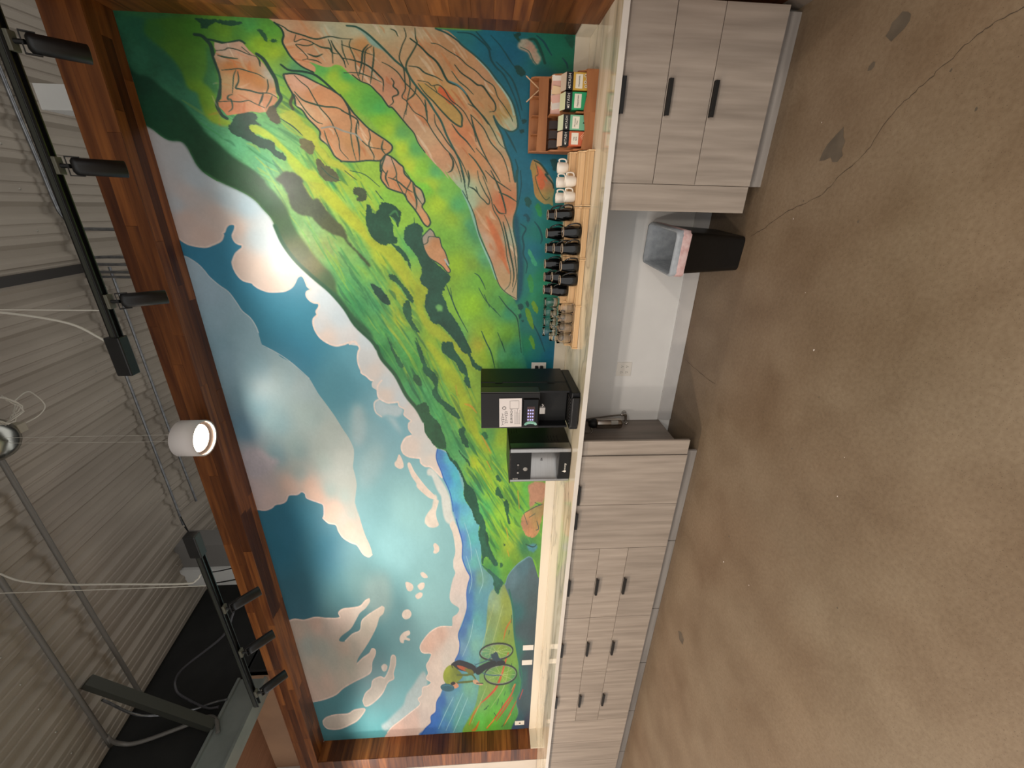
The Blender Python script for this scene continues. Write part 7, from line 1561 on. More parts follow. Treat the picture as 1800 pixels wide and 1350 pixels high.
l|-6067,1386 -6144,1523|b8c48c|0.6|0.5|0.5|1|1
l|-6067,1386 -6053,1554|b8c48c|0.6|0.5|0.5|1|1
l|-6067,1386 -5965,1523|b8c48c|0.6|0.5|0.5|1|1
l|-6067,1386 -5920,1440|b8c48c|0.6|0.5|0.5|1|1
l|-6067,1386 -5929,1337|b8c48c|0.6|0.5|0.5|1|1
l|-6067,1386 -5987,1253|b8c48c|0.6|0.5|0.5|1|1
l|-5860,1680 -5793,1551 -5710,1465|3c6478|2|1.8|0.5|1|1
l|-5929,1671 -6053,1551 -6082,1375|3c6478|2|1.8|0.5|1|1
l|-5913,1664 -5800,1464 -5842,1356|3c6478|2|1.8|0.5|1|1
l|-5710,1465 -5842,1356|3c6478|2|1.8|0.5|1|1
l|-5843,1691 -6018,1639|3c6478|2|1.8|0.5|1|1
f|-5691,1497 -5647,1433 -5731,1411 -5802,1356 -5869,1355 -5862,1443 -5792,1482|2f4650|1.2|1|0.1
f|-5928,1681 -5827,1551 -5800,1464 -5863,1432 -5901,1464 -5949,1551 -6046,1639 -6014,1683|20282a|1.2|1|0.06
f|-5823,1432 -5808,1356 -5871,1334 -5899,1410|23282a|1|1|0.05
f|-5834,1963 -5778,1914 -5763,1850 -5840,1723 -5911,1677 -6014,1687 -5990,1769 -5948,1855 -5909,1919|25262a|1.2|1|0.06
f|-5853,1895 -5875,1831 -5939,1757 -5995,1743 -5962,1812 -5909,1875|a8522e|1|1|0.08
f|-5918,1811 -5949,1725 -6030,1705 -6007,1770|6a6a28|1|1|0.08
f|-6052,2065 -5933,2044 -5861,2002 -5842,1955 -5921,1897 -6000,1852 -6071,1837 -6154,1894 -6185,1950 -6198,2005 -6159,2047|-5952,2017,9aa82c -6128,1992,8a9a2c -5996,1900,6a7a26 -6099,1925,7f8e2a|1.2|1|0.07
l|-6031,1901 -6040,1792 -6038,1727 -6126,1684|55642a|4|3|0.6|1|1
l|-6178,1906 -6174,1795 -6161,1696|55642a|4|3|0.6|1|1
f|-6145,1717 -6138,1673 -6194,1641 -6215,1601 -6251,1608 -6235,1663 -6206,1707|c49c7c|1|1|0.06
l|-6209,1674 -6216,1596|22282a|2|1.5|0.5|1|1
f|-6199,1994 -6161,1938 -6208,1895 -6255,1890 -6287,1931 -6265,1975|c48a6a|1|1|0.06
f|-6182,1983 -6150,1949 -6187,1923 -6220,1962|26221f|1|1|0.05
f|-6285,1941 -6301,1945 -6315,1952 -6327,1964 -6334,1978 -6339,1995 -6339,2013 -6336,2032 -6329,2050 -6318,2067 -6305,2082 -6289,2093 -6272,2101 -6255,2105 -6238,2105 -6221,2101 -6208,2093 -6196,2082 -6189,2068 -6184,2051 -6184,2033 -6187,2015 -6194,1997 -6205,1980 -6218,1965 -6233,1953 -6250,1945 -6268,1941 -6285,1941|2b5c6c|1.2|0|0.06
l|-6227,2083 -6215,2017 -6256,1957|3f7a88|1.5|1|0.5|1|1
l|-5835,1959 -5889,1950|1f2022|3|2|0.5|1|1
"""  # the dark hill band's brown highlight is spotlight glow kept in the paint
AIM = [(42, 4), (42, 0), (44, -4), (46, -6), (46, 0), (46, 6), (46, -8), (46, -14)]
# ------------------------------------------------------------------ mesh helpers
class MB:
    def __init__(s): s.v = []; s.f = []; s.sm = []
    def add(s, V, F, smooth=False):
        n = len(s.v); s.v += [tuple(p) for p in V]; s.f += [tuple(i+n for i in q) for q in F]; s.sm += [smooth]*len(F); return s
    def box(s, x0, y0, z0, x1, y1, z1, b=0.):
        x0, x1 = min(x0, x1), max(x0, x1); y0, y1 = min(y0, y1), max(y0, y1); z0, z1 = min(z0, z1), max(z0, z1)
        if b <= 0:
            V = [(x, y, z) for z in (z0, z1) for y in (y0, y1) for x in (x0, x1)]
            return s.add(V, [(0, 2, 3, 1), (4, 5, 7, 6), (0, 1, 5, 4), (2, 6, 7, 3), (0, 4, 6, 2), (1, 3, 7, 5)])
        bm = bmesh.new(); bmesh.ops.create_cube(bm, size=1.)
        for v in bm.verts: v.co = Vector((x0+(v.co.x+.5)*(x1-x0), y0+(v.co.y+.5)*(y1-y0), z0+(v.co.z+.5)*(z1-z0)))
        bmesh.ops.bevel(bm, geom=bm.edges[:], offset=b, segments=2, affect='EDGES', profile=.5)
        bm.verts.index_update(); V = [v.co[:] for v in bm.verts]; F = [[v.index for v in f.verts] for f in bm.faces]; bm.free()
        return s.add(V, F)
    def prism(s, poly, axis, a0, a1):
        n = len(poly)
        def P(p, a): return {'x': (a, p[0], p[1]), 'y': (p[0], a, p[1]), 'z': (p[0], p[1], a)}[axis]
        V = [P(p, a0) for p in poly]+[P(p, a1) for p in poly]
        F = [tuple(range(n))[::-1], tuple(range(n, 2*n))]+[(i, (i+1) % n, n+(i+1) % n, n+i) for i in range(n)]
        return s.add(V, F)
    def tube(s, pts, r, n=8, caps=True, smooth=True):
        P = [Vector(p) for p in pts]; R = r if isinstance(r, (list, tuple)) else [r]*len(P)
        V = []; ref = None
        for i, p in enumerate(P):
            t = (P[min(i+1, len(P)-1)]-P[max(i-1, 0)]).normalized()
            if ref is None: ref = Vector((0, 0, 1)) if abs(t.z) < .9 else Vector((1, 0, 0))
            a = t.cross(ref).normalized(); b = t.cross(a).normalized(); ref = -b if b.length else ref
            ref = a.cross(t)
            V += [p+R[i]*(math.cos(2*PI*k/n)*a+math.sin(2*PI*k/n)*b) for k in range(n)]
        F = [(i*n+k, i*n+(k+1) % n, (i+1)*n+(k+1) % n, (i+1)*n+k) for i in range(len(P)-1) for k in range(n)]
        s.add(V, F, smooth)
        if caps: s.add(V[:n], [tuple(range(n))[::-1]]); s.add(V[-n:], [tuple(range(n))])
        return s
    def lathe(s, prof, c=(0, 0, 0), n=24, smooth=True):
        V = [(c[0]+r*math.cos(2*PI*k/n), c[1]+r*math.sin(2*PI*k/n), c[2]+z) for r, z in prof for k in range(n)]
        F = [(i*n+k, i*n+(k+1) % n, (i+1)*n+(k+1) % n, (i+1)*n+k) for i in range(len(prof)-1) for k in range(n)]
        return s.add(V, F, smooth)
    def xf(s, M):
        s.v = [tuple(M @ Vector(p)) for p in s.v]; return s
    def mesh(s, name):
        me = bpy.data.meshes.new(name); me.from_pydata(s.v, [], s.f)
        me.polygons.foreach_set('use_smooth', s.sm); 
        bm = bmesh.new(); bm.from_mesh(me); bmesh.ops.recalc_face_normals(bm, faces=bm.faces[:]); bm.to_mesh(me); bm.free()
        me.update(); return me
    def build(s, name, m, parent=None):
        me = s.mesh(name); me.materials.append(m); return link(name, me, parent)
def link(name, data, parent=None):
    o = bpy.data.objects.new(name, data); COL.objects.link(o)
    if parent is not None: o.parent = parent
    return o
def tag(o, label, cat, group=None):
    o['label'] = label; o['category'] = cat
    if group: o['group'] = group
    return o
def struct(o): o['kind'] = 'structure'; return o
def thing(name, loc, label, cat, group=None, rot=(0, 0, 0)):
    o = link(name, None); o.location = loc; o.rotation_euler = rot; o.empty_display_size = .05
    return tag(o, label, cat, group)
def dup(root, loc, label, group=None, rot=None):
    r = root.copy(); COL.objects.link(r); r.location = loc; r['label'] = label
    if rot is not None: r.rotation_euler = rot
    if group: r['group'] = group
    for c in root.children:
        k = c.copy(); COL.objects.link(k); k.parent = r
        for g in c.children:
            q = g.copy(); COL.objects.link(q); q.parent = k
    return r
def smooth_path(pts, n=6):
    P = [Vector(p) for p in pts]
    if len(P) < 3: return P
    Q = [2*P[0]-P[1]]+P+[2*P[-1]-P[-2]]; out = []
    for i in range(1, len(Q)-2):
        a, b, c, d = Q[i-1:i+3]
        for k in range(n):
            t = k/n; out.append(.5*((2*b)+(c-a)*t+(2*a-5*b+4*c-d)*t*t+(3*b-a-3*c+d)*t**3))
    return out+[P[-1]]
def text(name, body, size, m, loc, parent, rot=(PI/2, 0, 0), align='CENTER', depth=.0004, shear=0.):
    cu = bpy.data.curves.new(name, 'FONT'); cu.body = body; cu.size = size; cu.align_x = align; cu.align_y = 'CENTER'; cu.extrude = depth; cu.shear = shear; cu.resolution_u = 2
    t = bpy.data.objects.new(name, cu); COL.objects.link(t)
    me = bpy.data.meshes.new_from_object(t.evaluated_get(bpy.context.evaluated_depsgraph_get())); bpy.data.objects.remove(t, do_unlink=True)
    me.materials.clear(); me.materials.append(m); o = link(name, me, parent); o.location = loc; o.rotation_euler = rot; return o

# ------------------------------------------------------------------ material set
WOODL = dict(rough=.42, detail=6., bump=.04)
def M_plank(axis):
    st = {'x': (.8, 12, 12), 'y': (12, .8, 12), 'z': (12, 12, .8)}[axis]
    return mat('stained_plank_'+axis, '633214', .42, c2='a5652f', scale=2.4, stretch=st, detail=6, bump=.05, lo=.3, hi=.72, rnd=('94867e', 'ffffff'))
white_wall = mat('white_wall_paint', 'c9c8c4', .75, c2='c2c1bd', scale=3, bump=.02, bscale=180)
M_grey_trim = mat('grey_painted_trim', 'c2bfbc', .5, c2='bab7b4', scale=6)
M_black_wall = mat('black_wall_paint', '141413', .8, c2='1d1d1b', scale=4)
M_tan = mat('tan_wall_paint', 'a07c5e', .7, c2='8f6e54', scale=2)
M_tan_ceil = mat('tan_boarded_ceiling', '8a6044', .7, c2='7a5238', scale=6, stretch=(14, .4, 1))
M_steel_grey = mat('galvanised_steel', '8b918d', .45, .5, c2='828884', scale=5)
M_deck = mat('ceiling_sheet_metal', '9a9184', .55, .1, c2='8a8175', scale=1.5, stretch=(1, .5, 1))
M_conduit = mat('conduit_metal', '8e9092', .32, .85, c2='74767a', scale=20)
M_blk = mat('black_metal_paint', '101010', .42, c2='161616', scale=20)
M_blk2 = mat('black_track_enamel', '0b0b0b', .3)
M_wire = mat('white_cable_jacket', 'b9b4a8', .5)
M_lam = mat('grey_laminate', '8c8176', .5, c2='a89c90', scale=3.2, stretch=(9, 9, .55), detail=8, lo=.3, hi=.7, rnd=('f0f0f0', 'ffffff'), bump=.02)
M_lam_shaded = mat('shaded_side_laminate', '6a625a', .5, c2='7a7068', scale=3, stretch=(9, 9, .6), detail=8)  # darker laminate copy, the cabinet side's shade put into its colour
M_quartz_back = mat('cream_backsplash_quartz', 'dcd3c2', .16, c2='cfc4b0', scale=1.2, stretch=(.5, 1, 3), detail=6, lo=.42, hi=.75)
M_bamboo = mat('bamboo', 'd9b88c', .5, c2='cda77a', scale=4, stretch=(.6, 8, 8), detail=5, rnd=('f2ece6', 'ffffff'))
M_bamboo_d = mat('dark_bamboo', 'a86e42', .5, c2='965e36', scale=4, stretch=(.6, 8, 8), detail=5, rnd=('f2ece6', 'ffffff'))
M_mug_b = mat('black_glaze', '060606', .16, coat=.4)
M_mug_w = mat('white_glaze', 'e6ddd0', .2, coat=.3)
M_glass = mat('clear_glass', 'ffffff', .01, trans=1., ior=1.45)
M_plate = mat('white_plastic_plate', 'd8d3ca', .35)
M_dark = mat('dark_slot', '0c0c0c', .6)
M_chrome = mat('chrome', 'b8b4b0', .12, 1.)
M_brass_dark = mat('brushed_grey_hose', '6e675f', .4, .5)
M_paper = mat('white_paper', 'd8d0cc', .7)
M_ink = mat('print_ink', '2a2a2c', .7)

# ------------------------------------------------------------------ floor
def floor_material():
    m = bpy.data.materials.new('stained_concrete'); m.use_nodes = True; nt = m.node_tree; N = nt.nodes; L = nt.links; b = N['Principled BSDF']
    tc = N.new('ShaderNodeTexCoord')
    def noise(sc, det, dist=0.):
        n = N.new('ShaderNodeTexNoise'); n.inputs['Scale'].default_value = sc; n.inputs['Detail'].default_value = det; n.inputs['Distortion'].default_value = dist
        L.new(tc.outputs['Object'], n.inputs['Vector']); return n
    def ramp(src, a, ca, c, cc):
        r = N.new('ShaderNodeValToRGB'); e = r.color_ramp.elements; e[0].position = a; e[0].color = srgb(ca); e[1].position = c; e[1].color = srgb(cc); L.new(src, r.inputs[0]); return r
    def mix(kind, f, a, c):
        x = N.new('ShaderNodeMix'); x.data_type = 'RGBA'; x.blend_type = kind; x.inputs[0].default_value = f; L.new(a, x.inputs[6]); L.new(c, x.inputs[7]); return x.outputs[2]
    big = ramp(noise(.9, 4, .4).outputs['Fac'], .3, '75634f', .7, '7a6c59')
    mid = ramp(noise(3.2, 5, .2).outputs['Fac'], .25, 'dcd4cc', .65, 'ffffff')
    fine = ramp(noise(60, 5).outputs['Fac'], .3, 'ebe7e3', .65, 'ffffff')
    speck = ramp(noise(240, 2).outputs['Fac'], .27, '9a8c80', .36, 'ffffff')
    c = mix('MULTIPLY', 1., big.outputs[0], mid.outputs[0]); c = mix('MULTIPLY', 1., c, fine.outputs[0]); c = mix('MULTIPLY', .8, c, speck.outputs[0])
    L.new(c, b.inputs['Base Color'])
    rr = N.new('ShaderNodeMapRange'); rr.inputs[3].default_value = .38; rr.inputs[4].default_value = .58; L.new(noise(3, 4).outputs['Fac'], rr.inputs[0]); L.new(rr.outputs[0], b.inputs['Roughness'])
    bp = N.new('ShaderNodeBump'); bp.inputs['Strength'].default_value = .12; bp.inputs['Distance'].default_value = .004; L.new(noise(90, 4).outputs['Fac'], bp.inputs['Height']); L.new(bp.outputs[0], b.inputs['Normal'])
    return m
M_floor = floor_material()
fl = struct(MB().box(-12, -4.8, -.1, 2.5, 2.3, 0).build('floor', M_floor))
M_stain = mat('dark_floor_patch', '4a4238', .5, c2='5a5044', scale=14)
M_crack = mat('floor_crack_fill', '3d3126', .8)
rs = random.Random(3)
def floor_patch(poly, m, z=.0007, name='floor_patch'):
    MB().add([(x, y, z) for x, y in poly], [tuple(range(len(poly)))]).build(name, m, fl)
def crack(pts, w, name='floor_crack'):
    P = smooth_path([(x, y, 0) for x, y in pts], 8); V = []; F = []
    for i, p in enumerate(P):
        t = (P[min(i+1, len(P)-1)]-P[max(i-1, 0)]).normalized(); n = Vector((-t.y, t.x, 0)); j = Vector((rs.uniform(-1, 1), rs.uniform(-1, 1), 0))*.004; ww = w*rs.uniform(.4, 1.2)
        V += [p+j+n*ww+Vector((0, 0, .0008)), p+j-n*ww+Vector((0, 0, .0008))]
    F = [(2*i, 2*i+1, 2*i+3, 2*i+2) for i in range(len(P)-1)]
    MB().add(V, F).build(name, M_crack, fl)
crack([(-1.081, -.617), (-1.03, -.726), (-.955, -.857), (-.879, -1.058), (-.802, -1.14), (-.724, -1.238), (-.615, -1.293), (-.541, -1.374), (-.486, -1.449), (-.426, -1.527), (-.401, -1.599), (-.36, -1.75)], .0016)
crack([(-2.012, -.171), (-2.027, -.405), (-2.022, -.624)], .0014)
def pts_floor(s): return [tuple(float(q) for q in t.split(',')) for t in s.split()]
floor_patch(pts_floor('-0.2585,-1.2015 -0.2687,-1.2280 -0.2812,-1.2443 -0.3014,-1.2479 -0.3192,-1.2352 -0.3343,-1.2115 -0.3460,-1.1932 -0.3177,-1.1570 -0.3033,-1.1669 -0.2812,-1.1692 -0.2723,-1.1848'), M_stain); floor_patch(pts_floor('-0.7298,-0.9940 -0.6920,-1.0008 -0.6638,-1.0168 -0.6317,-1.0516 -0.6062,-1.0820 -0.6450,-1.0967 -0.6652,-1.1154 -0.6967,-1.1108 -0.7199,-1.1259 -0.7435,-1.1050 -0.7410,-1.0773 -0.7205,-1.0577 -0.7290,-1.0281'), M_stain); floor_patch(pts_floor('-0.4194,-1.1202 -0.4036,-1.1196 -0.3921,-1.1347 -0.3954,-1.1473 -0.4112,-1.1489 -0.4209,-1.1384'), M_stain); floor_patch(pts_floor('-4.0759,-0.9190 -4.0365,-0.9599 -4.0544,-1.0123 -4.1094,-1.0134 -4.1261,-0.9636'), M_stain)
for _k in range(26):
    x = rs.uniform(-4.5, -.4); y = rs.uniform(-2.1, -.8); r = rs.uniform(.002, .006)
    floor_patch([(x+r*math.cos(a)*rs.uniform(.5, 1.6), y+r*math.sin(a)*rs.uniform(.5, 1.2)) for a in [0, .9, 1.9, 2.8, 3.9, 5.1]], M_stain if _k % 3 else M_paper, .0009, 'floor_speck')

# ------------------------------------------------------------------ walls
wb = struct(MB().box(-LM-.01, .003, .8, .02, .12, 4.0).build('wall_back', white_wall))
struct(MB().box(-11, YL, 0, .05, YL+.11, ZB).build('wall_back_low', mat('low_wall_paint', 'e0deda', .7, c2='d8d6d2', scale=3)))
struct(MB().box(-2.562, YL-.0115, 0, -.05, YL, .1121, .003).build('baseboard_back', M_grey_trim))
struct(MB().box(-11, -D+.004, ZC, -LM-.27, 0, 4.19).build('wall_left', mat('left_wall_paint', 'cfc6bb', .7, c2='c8bfb4', scale=3)))
struct(MB().box(-11, -.12, HB-.1, -5.6, 0, 4.2).build('wall_back_upper', M_tan))
# roof deck: ribbed sheets on two slopes
def deck():
    per = .30; x0, x1 = -5.6, 2.4; prof = []
    k0 = int((x0+3.162)/per)-1
    for k in range(k0, 40):
        c = -3.162+per*k
        for dx, dz in ((-.062, 0), (-.026, .034), (.026, .034), (.062, 0), (.095, 0), (.104, .008), (.116, .008), (.125, 0), (.175, 0), (.184, .008), (.196, .008), (.205, 0)):
            if x0 <= c+dx <= x1: prof.append((c+dx, dz))
    V = []; F = []; rows = [(-4.8, RZ+.1*(-4.8-RY)), (RY, RZ), (2.3, RZ-.1*(2.3-RY))]
    for y, z in rows: V += [(x, y, z+dz) for x, dz in prof]
    n = len(prof)
    for r in range(2): F += [(r*n+i, r*n+i+1, (r+1)*n+i+1, (r+1)*n+i) for i in range(n-1)]
    return MB().add(V, F)
struct(deck().build('ceiling', M_deck))
struct(MB().prism([(-4.8, 4.1), (2.3, 4.1), (2.3, RZ+.0), (RY, RZ+.12), (-4.8, RZ+.1*(-4.8-RY)+.1)], 'x', -5.66, -5.563).build('wall_left_upper', M_black_wall))
struct(MB().box(-5.66, -.12, 3.7, -5.563, 2.3, 4.12).build('wall_left_back', M_black_wall))
struct(MB().box(-11, -4.8, 4.2, -5.6, 0, 4.28).build('ceiling_low', M_tan_ceil))
struct(MB().box(-5.66, 2.2, 3.4, 2.4, 2.3, 5.1).build('wall_far', M_black_wall))
tb = MB(); tb.box(-5.67, -4.8, 3.87, -5.535, -.23, 4.13); tb.box(-5.70, -4.8, 3.845, -5.505, -.23, 3.87); tb.box(-5.70, -4.8, 4.11, -5.505, -.23, 4.135)
struct(tb.build('trim_1', M_steel_grey))
# white pilasters behind the beam
struct(MB().box(-.47, .1, HB-.3, -.335, .3, 4.27).build('trim_2', white_wall))
struct(MB().box(-5.19, .66, HB-.4, -4.93, .95, 5.2).build('trim_3', white_wall))
struct(MB().box(-4.93, .70, HB-.4, -4.60, .95, 5.2).build('trim_4', mat('grey_pilaster_paint', '6f6c68', .7)))

# ------------------------------------------------------------------ stained plank cladding
rp = random.Random(11)
core = mat('plank_shadow_gap', '1c0d06', .8)
beam = struct(MB().box(-LM-.25, -D+.006, HT+.006, .02, .0, HB).build('trim_5', core))
for row in range(3):
    z0 = HT+row*(HB-HT)/3; z1 = HT+(row+1)*(HB-HT)/3-.0008; x = -LM-.25-rp.uniform(0, .5)
    while x < .02:
        x2 = x+rp.uniform(.55, 1.35); a = max(x, -LM-.25); b2 = min(x2-.0008, .02)
        if b2 > a: MB().box(a, -D-rp.uniform(0, .0015), z0, b2, -D+.006, z1, .0008).build('plank', M_plank('x'), beam)
        x = x2
for row in range(3):
    y0 = -D+.0065+row*(D-.0065)/3; y1 = y0+(D-.0065)/3-.0008; x = -LM-.25-rp.uniform(0, .5)
    while x < .02:
        x2 = x+rp.uniform(.55, 1.35); a = max(x, -LM); b2 = min(x2-.0008, 0.)
        if b2 > a: MB().box(a, y0, HT-rp.uniform(0, .0015), b2, y1, HT+.006, .0008).build('plank', M_plank('x'), beam)
        x = x2
jl = struct(MB().box(-LM-.25, -D+.006, ZC, -LM-.006, 0, HT).build('trim_6', core))
z = ZC
while z < HT-.01:
    z1 = min(z+rp.uniform(.07, .13), HT)
    MB().box(-LM-.25, -D-rp.uniform(0, .001), z, -LM-.0005, -D+.006, z1-.0008, .0006).build('plank', M_plank('x'), jl)
    MB().box(-LM-.006, -D+.0065, z, -LM+rp.uniform(0, .001), 0, z1-.0008, .0006).build('plank', M_plank('y'), jl)
    z = z1
wr = struct(MB().box(.006, -1.3, .1, .12, .12, HB).build('wall_right', core))
z = ZC
while z < HT-.01:
    z1 = min(z+rp.uniform(.12, .19), HT)
    MB().box(-rp.uniform(0, .001), -D, z, .006, 0, z1-.0008, .0006).build('plank', M_plank('y'), wr)
    z = z1
z = .1
while z < HB-.01:
    z1 = min(z+rp.uniform(.07, .12), HB); y = -1.3
    while y < -D-.02:
        y1 = min(y+rp.uniform(.35, .8), -D)
        if y1 > -D-.12: y1 = -D
        MB().box(-.02-rp.uniform(0, .001), y, z, .006, y1-.0008, z1-.0008, .0006).build('plank', M_plank('y'), wr)
        y = y1
    z = z1
struct(MB().box(-.03, -1.3, 0, .1, -.55, .1).build('baseboard_right', mat('dark_base_trim', '6a5f55', .6)))

# ------------------------------------------------------------------ countertop
def quartz():
    m = bpy.data.materials.new('veined_quartz'); m.use_nodes = True; nt = m.node_tree; N = nt.nodes; L = nt.links; b = N['Principled BSDF']
    tc = N.new('ShaderNodeTexCoord'); mp = N.new('ShaderNodeMapping'); mp.inputs['Scale'].default_value = (.55, 2.6, 1.); mp.inputs['Rotation'].default_value = (0, 0, .12); L.new(tc.outputs['Object'], mp.inputs['Vector'])
    n = N.new('ShaderNodeTexNoise'); n.inputs['Scale'].default_value = 1.5; n.inputs['Detail'].default_value = 7; n.inputs['Distortion'].default_value = .7; L.new(mp.outputs[0], n.inputs['Vector'])
    r = N.new('ShaderNodeValToRGB'); r.color_ramp.elements[0].position = .40; r.color_ramp.elements[0].color = srgb('d8cbb4'); r.color_ramp.elements[1].position = .62; r.color_ramp.elements[1].color = srgb('ddd2be')
    for p, c in ((.465, 'd2c5ac'), (.49, 'b0a894'), (.50, '9c9484'), (.512, 'b4aa94'), (.56, 'c6baa2')):
        e = r.color_ramp.elements.new(p); e.color = srgb(c)
    L.new(n.outputs['Fac'], r.inputs[0]); L.new(r.outputs[0], b.inputs['Base Color']); b.inputs['Roughness'].default_value = .09
    return m
M_quartz = quartz()
M_qedge = mat('countertop_edge_quartz', 'd6d0c8', .15, c2='cbc4ba', scale=3)
ct = thing('countertop', (-3.6, -.4, ZB), 'long cream veined quartz countertop running along the mural wall', 'countertop')
def rel(o, root): o.location = -root.location; return o     # built in room coordinates, parented to a moved root
cm = MB(); cm.box(-LM, CT+.004, ZB, -.003, -.0005, ZC, .002); cm.box(-11, CT+.004, ZB, -LM, -D, ZC, .002)
rel(cm.build('slab', M_quartz, ct), ct)
rel(MB().box(-11, CT, ZB-.002, -.003, CT+.004, ZC-.0006).build('front_edge', M_qedge, ct), ct)
rel(MB().box(-LM+.0005, -.0135, ZC, -.0005, -.0005, ZS, .0015).build('backsplash', M_quartz_back, ct), ct)
rel(MB().box(-LM+.0015, -D, ZC, -LM+.0135, -.0135, ZS, .0015).build('backsplash', M_quartz_back, ct), ct)
rel(MB().box(-.0135, -D-.0, ZC, -.0015, -.0135, ZS, .0015).build('backsplash', M_quartz_back, ct), ct)

# ------------------------------------------------------------------ cabinets
def handle(parent, x0, x1, z, root):
    h = MB(); h.box(x0, CF-.022, z-.003, x1, CF-.0002, z+.001); h.box(x0, CF-.022, z-.018, x1, CF-.018, z-.003)
    return rel2(h.build('handle', M_blk, parent), root)
def rel2(o, root): return o
def cabinet(name, x0, x1, kind, label, hand, cat='cabinet', filler=None):
    root = thing(name, ((x0+x1)/2, -.4, 0), label, cat)
    def part(mb, nm, m, par=root):
        o = mb.build(nm, m, par)
        if par is root: o.location = -root.location
        return o
    part(MB().box(x0+.004, CF+.0205, .1, x1-.004, YL-.002, ZB-.001), 'carcass', M_lam_shaded)
    part(MB().box(x0+.004, -.594, 0, x1-.004, -.575, .1), 'toe_kick', mat('toe_kick_laminate', '9a938c', .5, c2='857e78', scale=3, stretch=(.6, 6, 6), detail=6))
    if kind == 'drawers':
        for i, (za, zb2) in enumerate(((.1006, .411), (.4145, .6445), (.648, .8805))):
            d = part(MB().box(x0+.0017, CF, za, x1-.0017, CF+.02, zb2, .0012), 'drawer', M_lam)
            hx = hand; handle(d, hx[0], hx[1], zb2-.004, root)
    else:
        n = len(hand); w = (x1-x0)/n
        for i in range(n):
            d = part(MB().box(x0+i*w+.0017, CF, .1006, x0+(i+1)*w-.0017, CF+.02, .8805, .0012), 'door', M_lam)
            if hand[i]: handle(d, hand[i][0], hand[i][1], .8765, root)
    if filler:
        part(MB().box(filler[0], CF+.009, .1, filler[1], CF+.028, ZB-.002, .0008), 'filler_panel', M_lam)
    return root
cabinet('drawer_cabinet', -.8262, -.0488, 'drawers', 'grey laminate three-drawer cabinet nearest the camera, beside the black bin', (-.515, -.359), filler=(-.96, -.8265))
cabinet('door_cabinet', -3.438, -2.5649, 'doors', 'grey laminate two-door cabinet next to the open knee space', ((-3.215, -3.06), (-2.98, -2.81)), filler=(-2.562, -2.447))
cabinet('drawer_cabinet', -4.24, -3.4385, 'drawers', 'three-drawer grey cabinet joining the two-door cabinet under the counter', (-3.94, -3.76))
cabinet('drawer_cabinet', -5.0, -4.2405, 'drawers', 'middle one of the three far drawer cabinets under the counter', (-4.735, -4.555))
cabinet('drawer_cabinet', -5.79, -5.0005, 'drawers', 'farthest three-drawer cabinet, below the wall plates on the mural', (-5.52, -5.34))
cabinet('door_cabinet', -6.56, -5.7905, 'doors', 'plain grey two-door cabinet below the painted cyclist', (None, None))
cabinet('door_cabinet', -7.5, -6.5605, 'doors', 'grey panel cabinet at the far end of the counter by the plank jamb', (None, None))

